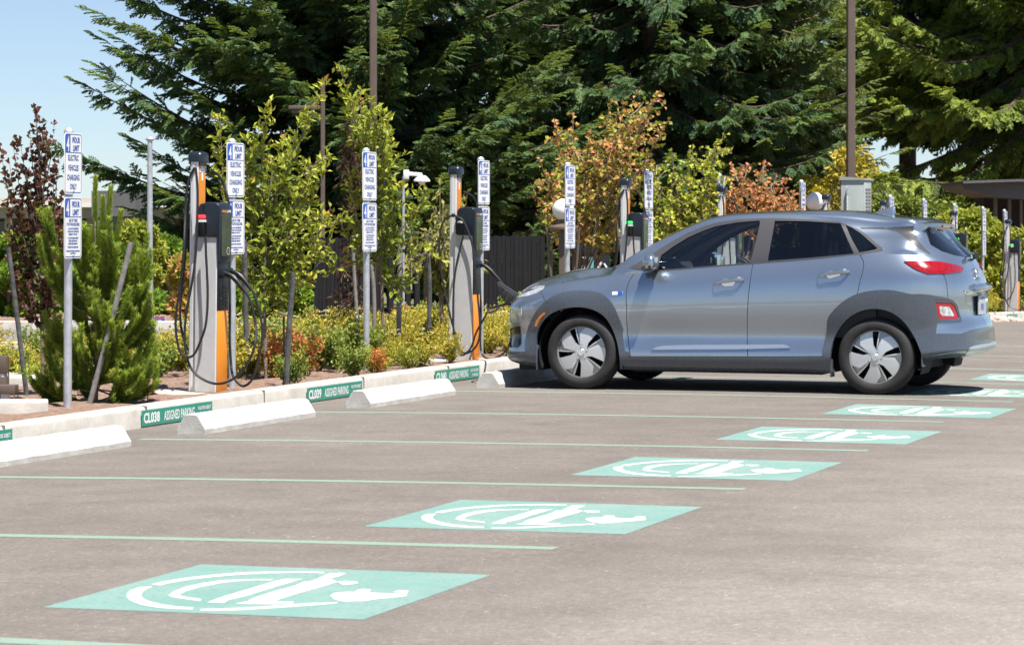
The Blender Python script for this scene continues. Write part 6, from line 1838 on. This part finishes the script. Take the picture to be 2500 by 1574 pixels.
# maples: many stems from one foot
def maple(base, tips, yd, lab, lm, seed, leaf=0.064):
    g = np.random.default_rng(seed); sh = []
    for tx, ty in tips:
        bx = base[0] + (tx - base[0]) * 0.10 + g.uniform(-14, 14); by = base[1]
        sh.append([(bx, by), (bx + (tx - bx) * 0.35, by + (ty - by) * 0.42), (bx + (tx - bx) * 0.72, by + (ty - by) * 0.75), (tx, ty)])
        for q in range(4):
            f = g.uniform(0.48, 0.92); ax, ay = bx + (tx - bx) * f ** 1.25, by + (ty - by) * f
            sh.append([(ax, ay), (ax + g.uniform(-30, 30), ay - g.uniform(5, 30)), (ax + g.uniform(-62, 62), ay - g.uniform(-20, 70))])
    return traced_tree('maple_shrub', lab, 'shrub', yd, [(base[0], base[1] + 60), base, (base[0] + 20, base[1] - 60)], sh, lm, seed, leaf=(leaf, leaf * 0.92), twig=(0.20, 0.06), step=0.045, per=4.2, depth=0.8, group='multi stemmed maples behind the car', tr=(0.03, 0.02), sr=0.010, hang=0.25, lo=0.5)


maple((1405, 690), [(1355, 295), (1320, 400), (1310, 480), (1400, 280), (1440, 330), (1490, 250), (1550, 232), (1600, 235), (1625, 300), (1540, 330), (1480, 400), (1560, 420), (1340, 430), (1530, 480), (1440, 420), (1390, 380), (1590, 400), (1520, 290), (1460, 470), (1500, 540), (1560, 560), (1430, 520), (1490, 350)], 33.8, 'tall maple with orange and yellow leaves and bare stems, behind the bonnet', 'maple', 31)
maple((1660, 700), [(1590, 400), (1640, 370), (1690, 365), (1730, 390), (1745, 350), (1770, 330), (1600, 470), (1720, 450), (1660, 440), (1620, 530), (1700, 520), (1740, 480), (1580, 560), (1680, 580), (1640, 480), (1760, 440)], 36.5, 'yellow green maple between the two maples of warmer colour', 'mapleg', 32)
maple((1830, 640), [(1745, 440), (1800, 420), (1860, 425), (1900, 432), (1940, 470), (1770, 480), (1720, 520), (1880, 480), (1830, 470), (1920, 500), (1850, 520), (1780, 530), (1960, 510)], 39.5, 'salmon red maple above the car windscreen', 'mapler', 33)
# brown dead column
rg = np.random.default_rng(12); shD = []
for k in range(40):
    ty = rg.uniform(280, 800); w = 14 + 22 * (ty - 280) / 400; x = 858 + rg.uniform(-w, w)
    shD.append([(862, ty + 60), (860 + (x - 860) * 0.6, ty + 25), (x, ty + 10)])
traced_tree('brown_conifer', 'withered dark brown narrow conifer between the young trees', 'tree', 31.5, [(868, 850), (866, 600), (858, 285)], shD, 'brown', 24, leaf=(0.085, 0.028), twig=(0.20, 0.06), step=0.014, per=7, depth=0.25, tr=(0.04, 0.01), hang=1.0, bark='firbark')

# ---------------------------------------------------------------- young pine in front
def pine():
    g = np.random.default_rng(77); yd = 20.75; base = world(232, 1000, yd); t = thing('young_pine', 'young bright green pine with upright candles beside the nearest sign post', 'tree', base)
    mb = MB(); trunk = spl([world(232, 1005, yd), world(236, 900, yd), world(240, 780, yd), world(232, 640, yd), world(232, 540, yd)], 20) - base
    mb.tube(trunk, np.linspace(0.022, 0.009, 20), 8)
    br = [[(232, 600), (232, 520), (231, 438)], [(240, 620), (262, 540), (272, 462)], [(232, 640), (246, 560), (250, 486)], [(235, 660), (280, 590), (297, 518)], [(238, 760), (300, 690), (318, 610)], [(238, 770), (180, 690), (130, 580)], [(238, 760), (200, 660), (190, 600)],
          [(238, 780), (150, 720), (112, 640)], [(240, 780), (320, 740), (350, 660)], [(240, 790), (310, 770), (352, 700)], [(238, 790), (190, 760), (150, 700)], [(240, 770), (270, 690), (285, 620)], [(237, 740), (215, 660), (212, 620)], [(238, 860), (330, 820), (365, 770)], [(238, 860), (300, 850), (360, 820)],
          [(236, 880), (160, 850), (138, 800)], [(236, 890), (180, 880), (128, 850)], [(236, 940), (300, 920), (345, 880)], [(236, 950), (310, 950), (365, 920)], [(236, 950), (330, 970), (384, 930)], [(234, 960), (170, 940), (120, 900)], [(234, 970), (160, 970), (118, 940)], [(234, 980), (280, 960), (300, 900)], [(236, 930), (200, 900), (185, 860)],
          [(234, 985), (150, 985), (112, 968)], [(234, 985), (290, 985), (330, 950)], [(236, 840), (270, 810), (300, 780)], [(236, 830), (200, 800), (180, 770)], [(238, 820), (330, 800), (340, 740)], [(236, 900), (270, 880), (290, 840)], [(238, 800), (260, 740), (262, 700)], [(236, 960), (250, 930), (262, 880)], [(236, 985), (210, 970), (200, 920)], [(236, 800), (244, 730), (240, 650)], [(236, 900), (246, 840), (252, 780)], [(236, 720), (222, 650), (220, 590)], [(236, 820), (225, 760), (205, 700)], [(236, 940), (240, 880), (235, 820)], [(238, 760), (262, 700), (262, 650)]]
    P, D, R_, L = [], [], [], []
    for k, b in enumerate(br):
        dd = g.uniform(-0.24, 0.24) if k > 3 else g.uniform(-0.06, 0.06)
        S = spl([world(*p, yd) for p in b], 30) - base; S = S + FWD * (dd * np.linspace(0, 1, 30))[:, None]
        subs = [S]
        if k > 3:
            for _ in range(12):
                i = g.integers(8, 29); d = unit(S[i] - S[i - 3] + g.normal(0, 0.02, 3) + np.array((0, 0, 0.02))); l = g.uniform(0.09, 0.24)
                subs.append(S[i] + d * np.linspace(0, l, 10)[:, None] + np.array((0, 0, 1)) * (np.linspace(0, 1, 10) ** 2 * l * 0.4)[:, None])
        for si, Q in enumerate(subs):
            mb.tube(Q, np.linspace(0.007, 0.004, len(Q)) * (1 if si == 0 else 0.7), 5, caps=False)
            T = unit(np.gradient(Q, axis=0)); ln = np.linalg.norm(np.diff(Q, axis=0), axis=1).sum()
            lo = 0.0 if k <= 3 else (0.3 if si == 0 else 0.0)
            n = int(ln * (1 - lo) * (2600 if k <= 3 else 1350)); q = g.uniform(lo, 1, n); ii = q * (len(Q) - 1); i0 = np.minimum(ii.astype(int), len(Q) - 2); f = (ii - i0)[:, None]
            pp = Q[i0] * (1 - f) + Q[i0 + 1] * f; tt = T[i0]
            ra = unit(np.cross(tt, g.normal(0, 1, (n, 3))))
            cand = k <= 3
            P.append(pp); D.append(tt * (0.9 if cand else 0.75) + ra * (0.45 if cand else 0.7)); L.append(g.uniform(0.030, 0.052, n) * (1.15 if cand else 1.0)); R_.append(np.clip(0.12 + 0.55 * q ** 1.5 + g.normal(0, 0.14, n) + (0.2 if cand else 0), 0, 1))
    mb.build('trunk', MAT['bark'], t, smooth=True)
    P, D, R_, L = map(np.concatenate, (P, D, R_, L))
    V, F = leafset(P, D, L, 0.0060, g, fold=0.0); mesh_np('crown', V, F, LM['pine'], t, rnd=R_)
pine()

# ---------------------------------------------------------------- rounded leafy crowns
def crown_tree(name, lab, cat, px, py_top, yd, wpx, z0, lm, seed, nleaf, leaf, group=None, clumps=26, gap=0.55, trunk_r=0.05):
    """a crown of leaf clumps between z0 and the height seen at py_top"""
    g = np.random.default_rng(seed); top = CAMZ + (YH - py_top) * yd / FPX; R = wpx * yd / FPX / 2
    b = wpt(px, yd, -0.1 if px < 1800 else -0.6); b[2] = min(b[2], z0 - 0.1); t = thing(name, lab, cat, b, 0, group)
    zc0 = z0 - b[2]; H = top - b[2]; H = max(zc0 + (H - zc0) * 0.45, H - 0.2 * max(R, (H - zc0) * 0.35)); mb = MB(); mb.tube([(0, 0, -0.3), (0.02, 0, zc0 + 0.2), (0, 0.02, H * 0.8)], [trunk_r, trunk_r * 0.8, 0.012], 8)
    C, Rr = [], []
    for k in range(clumps):
        a = g.uniform(0, 2 * math.pi); h = g.uniform(0, 1); rad = R * math.sin(math.pi * (0.12 + 0.80 * h)) ** 0.7 * g.uniform(0.35, 0.95)
        C.append((rad * math.cos(a), rad * math.sin(a), zc0 + (H - zc0) * h)); Rr.append(g.uniform(0.22, 0.42) * max(R, (H - zc0) * 0.35))
    C = np.array(C); Rr = np.array(Rr)
    for c in C: mb.tube([(0, 0, max(zc0 * 0.8, c[2] - 0.6 * np.hypot(c[0], c[1]))), tuple(c * np.array((0.6, 0.6, 1)) - np.array((0, 0, 0.05))), tuple(c)], [0.02, 0.012, 0.005], 4, caps=False)
    mb.build('trunk', MAT['bark'], t, smooth=True)
    k = g.integers(0, clumps, nleaf); d = unit(g.normal(0, 1, (nleaf, 3))); rr = g.uniform(0.25, 1, nleaf) ** 0.5
    P = C[k] + d * (Rr[k] * rr)[:, None] * np.array((1, 1, 0.62)); D = d + g.normal(0, 0.6, (nleaf, 3)); L = leaf * g.uniform(0.65, 1.3, nleaf)
    P[:, 2] = np.maximum(P[:, 2], 0.02)
    rnd = np.clip(g.normal(0.45, 0.2, nleaf) + (g.random(clumps) - 0.5)[k] * 0.4, 0, 1)
    V, F = leafset(P, D, L, L * 0.6, g); mesh_np('crown', V, F, LM[lm], t, rnd=rnd)
    return t


for k, (px, pt, yd, w, z0, lm, n, lab) in enumerate([
        (20, 572, 43, 150, 0.0, 'green', 6000, 'bright green bush behind the purple sapling at the left edge'), (285, 600, 41, 90, 0.0, 'green', 4000, 'green bush just behind the top of the young pine'), (345, 530, 44, 110, 0.2, 'lime', 6000, 'yellow green bush below the grey block of the far building'),
        (408, 575, 45, 110, 0.0, 'green', 6500, 'green bush right of the pale tapered light pole'), (325, 680, 42, 170, -0.1, 'green', 5000, 'dark green low bush along the driveway behind the pine'), (150, 640, 46, 180, -0.1, 'green', 5000, 'green bush behind the lower sign plate at the left'),
        (455, 620, 36.2, 80, 0.0, 'maple', 2600, 'orange tinged small bush left of the nearest charging station'), (560, 680, 42, 190, -0.1, 'green', 7000, 'green bush behind the stake at the nearest station'), (700, 660, 43, 190, -0.1, 'green', 7000, 'green bush left of the black fence panel')]):
    crown_tree('leafy_bush', lab, 'bush', px, pt, yd, w, z0, lm, 60 + k, n, 0.10, 'bushes along the driveway')
for k, (px, pt, yd, w, z0, lm, n, lab) in enumerate([
        (2195, 470, 62, 170, 0.2, 'fargreen', 9000, 'yellow green tree right of the grey cabinet'), (2290, 500, 62, 150, 0.0, 'fargreen', 8000, 'yellow green tree above the rear edge of the car roof'), (2365, 505, 61, 170, 0.0, 'lime', 9000, 'bright leaved tree in front of the pavilion roof'),
        (2440, 540, 60, 110, -0.6, 'lime', 5000, 'low leafy tree before the dark pavilion wall'), (2140, 440, 64, 150, 0.0, 'fargreen', 7000, 'tree half hidden behind the grey cabinet'), (2510, 560, 60, 60, -0.4, 'lime', 2000, 'leafy tree cut by the right edge of the picture')]):
    crown_tree('leafy_tree', lab, 'tree', px, pt, yd, w, z0, lm, 80 + k, n, 0.13, 'leafy trees by the pavilion', clumps=38)
for k, (px, pt, yd, w, z0, n, lab) in enumerate([(1505, 115, 56, 125, 1.6, 5200, 'yellow leaved tree glowing left of the bare fir trunk'), (1345, 280, 60, 150, 1.0, 2600, 'yellow leaved tree seen through the dark firs above the globe lamp'),
                                             (2068, 325, 49, 120, 0.2, 2300, 'yellow leaved tree behind the tall pole at the grey cabinet'), (1985, 425, 52, 100, 0.2, 2600, 'low yellow bush behind the globe lamp at the car roof'), (1840, -10, 57, 120, 4.6, 3000, 'yellow leaved tree top high up beside the olive fir')]):
    crown_tree('golden_tree', lab, 'tree', px, pt, yd, w, z0, 'goldleaf', 140 + k, n, 0.095, 'golden trees among the firs', clumps=15)
for k, (px, pt, yd, w, lab) in enumerate([(2318, 385, 150, 34, 'small distant pointed tree against the sky at the right'), (2385, 412, 150, 26, 'second small distant pointed tree against the sky at the right')]):
    crown_tree('distant_tree', lab, 'tree', px, pt, yd, w, 0.0, 'green', 95 + k, 1500, 0.4, 'distant pointed trees', trunk_r=0.15)
for k, px in enumerate((2220, 2270, 2330, 2390, 2440, 2490)):
    crown_tree('distant_tree', 'distant pale green tree low on the horizon right of the grey cabinet', 'tree', px, 425 + 8 * math.sin(k * 2.3), 130, 90, -1.0, 'fargreen', 110 + k, 2500, 0.35, 'distant horizon trees', trunk_r=0.15)

# ---------------------------------------------------------------- low planting
def shrub_proto(name, lm, seed, r, h, n, leaf, ratio=0.55, flowers=None, stems=16, upright=0.5):
    g = np.random.default_rng(seed); t = thing(name, '', 'shrub', (0, 0, -5), 0)
    mb = MB(); P, D, R_ = [], [], []
    for k in range(stems):
        a = g.uniform(0, 2 * math.pi); q = g.uniform(0.1, 1) ** 0.6; tip = np.array((r * q * math.cos(a), r * q * math.sin(a), h * g.uniform(0.6, 1.0) * (1 - 0.35 * q * q)))
        S = spl([(0.02 * math.cos(a), 0.02 * math.sin(a), 0), tip * np.array((0.5, 0.5, 0.6)), tip], 14)
        mb.tube(S, np.linspace(0.004, 0.0018, 14), 4, caps=False)
        m = n // stems; ii = g.integers(3, 14, m)
        P.append(S[ii] + g.normal(0, 0.035, (m, 3)) * np.array((1, 1, 0.7))); D.append(g.normal(0, 0.8, (m, 3)) + np.array((0, 0, upright))); R_.append(np.clip(ii / 13 * 0.5 + g.normal(0.2, 0.18, m), 0, 1))
    mb.build('stems', MAT['bark'], t, smooth=True)
    P, D, R_ = map(np.concatenate, (P, D, R_)); P[:, 2] = np.maximum(P[:, 2], 0.01)
    L = leaf * g.uniform(0.6, 1.3, len(P)); V, F = leafset(P, D, L, L * ratio, g); mesh_np('foliage', V, F, LM[lm], t, rnd=R_)
    if flowers:
        cnt, size, mt = flowers; P, D = [], []
        for k in range(cnt):
            a = g.uniform(0, 2 * math.pi); q = g.uniform(0.1, 0.9); c = np.array((r * q * math.cos(a), r * q * math.sin(a), h * g.uniform(0.8, 1.12) * (1 - 0.3 * q * q)))
            m = 16; an = g.uniform(0, 2 * math.pi, m); rr = size * np.sqrt(g.random(m))
            P.append(c + np.stack([rr * np.cos(an), rr * np.sin(an), g.normal(0, 0.004, m)], -1)); D.append(np.stack([np.cos(an), np.sin(an), np.full(m, 0.25)], -1))
        P, D = np.concatenate(P), np.concatenate(D); V, F = leafset(P, D, size * 0.7, size * 0.6, g, updir=2.5); mesh_np('flowers', V, F, LM[mt], t, rnd=g.random(len(P)))
    return t


PROT = {
    'green': [shrub_proto('green_shrub', 'shrubg', 200 + i, 0.30, 0.50, 1300, 0.046, flowers=(7, 0.018, 'petal') if i == 0 else None) for i in range(3)],
    'yellow': [shrub_proto('yellow_shrub', 'shruby', 210 + i, 0.30, 0.52, 1500, 0.040, 0.5, flowers=(4, 0.035, 'petal') if i == 0 else None) for i in range(3)],
    'red': [shrub_proto('red_shrub', 'shrubr', 220 + i, 0.16, 0.55, 600, 0.046, 0.45, stems=10) for i in range(2)],
    'grass': [shrub_proto('lime_shrub', 'lime', 230 + i, 0.24, 0.34, 700, 0.06, 0.25, upright=1.2) for i in range(2)]}
USED = set()
SW = {'green': 'low green leafy shrub in the planting bed behind the kerb', 'yellow': 'low yellow green shrub in the planting bed behind the kerb', 'red': 'low shrub with red tinged upright twigs in the planting bed', 'grass': 'lime green low tuft in the planting bed'}


def put_shrub(kind, v, u, s, z=None, label=None):
    g = rng; pr = PROT[kind][int(g.integers(len(PROT[kind])))]
    zz = float(soil_z(np.array(float(v)), np.array(float(u)))) - 0.01 if z is None else z
    sc = (s * g.uniform(0.9, 1.15), s * g.uniform(0.9, 1.15), s * g.uniform(0.85, 1.15))
    if pr.name not in USED:
        USED.add(pr.name); o = pr; o.location = (v, u, zz); o.scale = sc; o.rotation_euler = (0, 0, g.uniform(0, 6.28))
    else:
        o = dup(pr, (v, u, zz), g.uniform(0, 6.28), None, None, sc)
    o['label'] = label or SW[kind]; o['group'] = {'green': 'green shrubs of the bed', 'yellow': 'yellow green shrubs of the bed', 'red': 'red tinged shrubs of the bed', 'grass': 'lime tufts of the bed'}[kind]
    return o


pads = [o.location[1] for o in [ch1] + list(STN.values())]
for u in np.arange(20.6, 41, 0.42):
    for v in np.arange(-0.55, -4.2, -0.60):
        vv = v + rng.uniform(-0.16, 0.16); uu = u + rng.uniform(-0.18, 0.18)
        if any(abs(uu - p) < 0.72 for p in pads) and vv > -1.35: continue
        if uu > 30 and rng.random() < 0.35: continue
        if uu < 22.2 and vv > -2.3 and rng.random() < 0.6: continue
        k = rng.choice(['green', 'yellow', 'red', 'grass'], p=[0.25, 0.60, 0.03, 0.12])
        put_shrub(k, vv, uu, rng.uniform(0.62, 1.0) * (0.85 if vv > -0.8 else 1.0))
for px, py, kind, s, lab in [(455, 905, 'yellow', 0.75, 'small yellow green shrub alone in the mulch left of the nearest station'), (425, 880, 'red', 0.5, 'small orange tinged shrub in the mulch left of the nearest station'), (385, 880, 'yellow', 0.6, 'low yellow shrub in the mulch right of the pine'),
                             (80, 905, 'yellow', 0.55, 'small orange yellow shrub at the foot of the purple sapling'), (35, 890, 'grass', 0.6, 'small lime tuft at the left edge near the bollard light'), (130, 890, 'yellow', 0.5, 'small yellow shrub between the purple sapling and the pine'), (180, 900, 'yellow', 0.6, 'small yellow shrub behind the nearest sign post'),
                             (690, 935, 'red', 0.95, 'bright red leaved shrub leaning on the dark mossy stake'), (672, 930, 'red', 0.8, 'orange red shrub beside the dark mossy stake'), (620, 925, 'yellow', 0.7, 'yellow green shrub under the loops of the nearest station cable')]:
    p = on_ground(px, py, 0.06); put_shrub(kind, p[0], p[1], s, p[2] - 0.02, lab)
for k in range(46):
    u = rng.uniform(45, 60); v = rng.uniform(-2.6, -0.4); 
    if any(abs(u - p) < 0.5 for p in pads) and v > -1.3: continue
    o = put_shrub('grass' if k % 3 else 'yellow', v, u, rng.uniform(0.7, 1.1)); o['label'] = 'lime green low plant in the bed beyond the tail of the car'; o['group'] = 'plants beyond the car'
for i, px in enumerate((190, 215, 130, 360)):
    p = on_ground(px, (965, 972, 985, 980)[i], 0.10); g = np.random.default_rng(i); t = thing('red_flower', ['red leaved sprig left of the nearest sign post', 'red leaves at the foot of the pale stake', 'low red sprig at the kerb left of the pine', 'small red sprig right of the pine at the kerb'][i], 'flower', p)
    n = (10, 16, 12, 6)[i]; a = g.uniform(0, 6.28, n); D = np.stack([np.cos(a), np.sin(a), g.uniform(-0.1, 0.5, n)], -1)
    mb = MB(); mb.tube([(0, 0, -0.1), (0, 0, 0.05)], 0.004, 5); mb.build('stem', MAT['bark'], t)
    V, F = leafset(np.zeros((n, 3)) + np.array((0, 0, 0.05)) + D * 0.01, D, 0.075, 0.034, g, updir=1.5); mesh_np('petals', V, F, LM['redpetal'], t, rnd=g.random(n))

# ================================================================== sky, sun, camera
SUN_TO = np.array((0.33, -0.25, 1.0)); SUN_TO /= np.linalg.norm(SUN_TO)
w = bpy.data.worlds.new('World'); scene.world = w; w.use_nodes = True
nt = w.node_tree; nt.nodes.clear()
sky = nt.nodes.new('ShaderNodeTexSky'); sky.sky_type = 'NISHITA'; sky.sun_disc = False
sky.sun_elevation = math.asin(SUN_TO[2]); sky.sun_rotation = math.atan2(SUN_TO[0], SUN_TO[1])
sky.air_density = 1.0; sky.dust_density = 1.0; sky.ozone_density = 5.5; sky.altitude = 2300
bg = nt.nodes.new('ShaderNodeBackground'); bg.inputs['Strength'].default_value = 0.061
wo = nt.nodes.new('ShaderNodeOutputWorld'); hs = nt.nodes.new('ShaderNodeHueSaturation'); hs.inputs['Saturation'].default_value = 0.85
nt.links.new(sky.outputs[0], hs.inputs['Color']); nt.links.new(hs.outputs[0], bg.inputs[0]); nt.links.new(bg.outputs[0], wo.inputs[0])
L = bpy.data.lights.new('sun', 'SUN'); L.energy = 4.5; L.angle = math.radians(0.53); L.color = (1.0, 0.955, 0.89)
lo = bpy.data.objects.new('sun', L); COL.objects.link(lo); lo.location = (30, -30, 80)
lo.rotation_euler = Vector(SUN_TO).to_track_quat('Z', 'Y').to_euler()
cam = bpy.data.cameras.new('camera'); co = bpy.data.objects.new('camera', cam); COL.objects.link(co)
co.location = (CAMX, 0, CAMZ); co.rotation_euler = (math.pi / 2, 0, TH)
cam.sensor_width = 36; cam.lens = FPX / 2500 * 36; cam.shift_x = 0; cam.shift_y = (YH - 787.0) / 2500
cam.clip_start = 0.1; cam.clip_end = 3000
cam.dof.use_dof = True; cam.dof.focus_distance = 19.0; cam.dof.aperture_fstop = 10.0
scene.camera = co
scene.render.resolution_x = 1024; scene.render.resolution_y = 644
vs = scene.view_settings; vs.view_transform = 'Standard'; vs.look = 'None'; vs.gamma = 1.0; vs.exposure = 1.10
scene.cycles.max_bounces = 8; scene.cycles.transparent_max_bounces = 12; scene.cycles.caustics_reflective = False; scene.cycles.caustics_refractive = False
scene.cycles.use_denoising = True
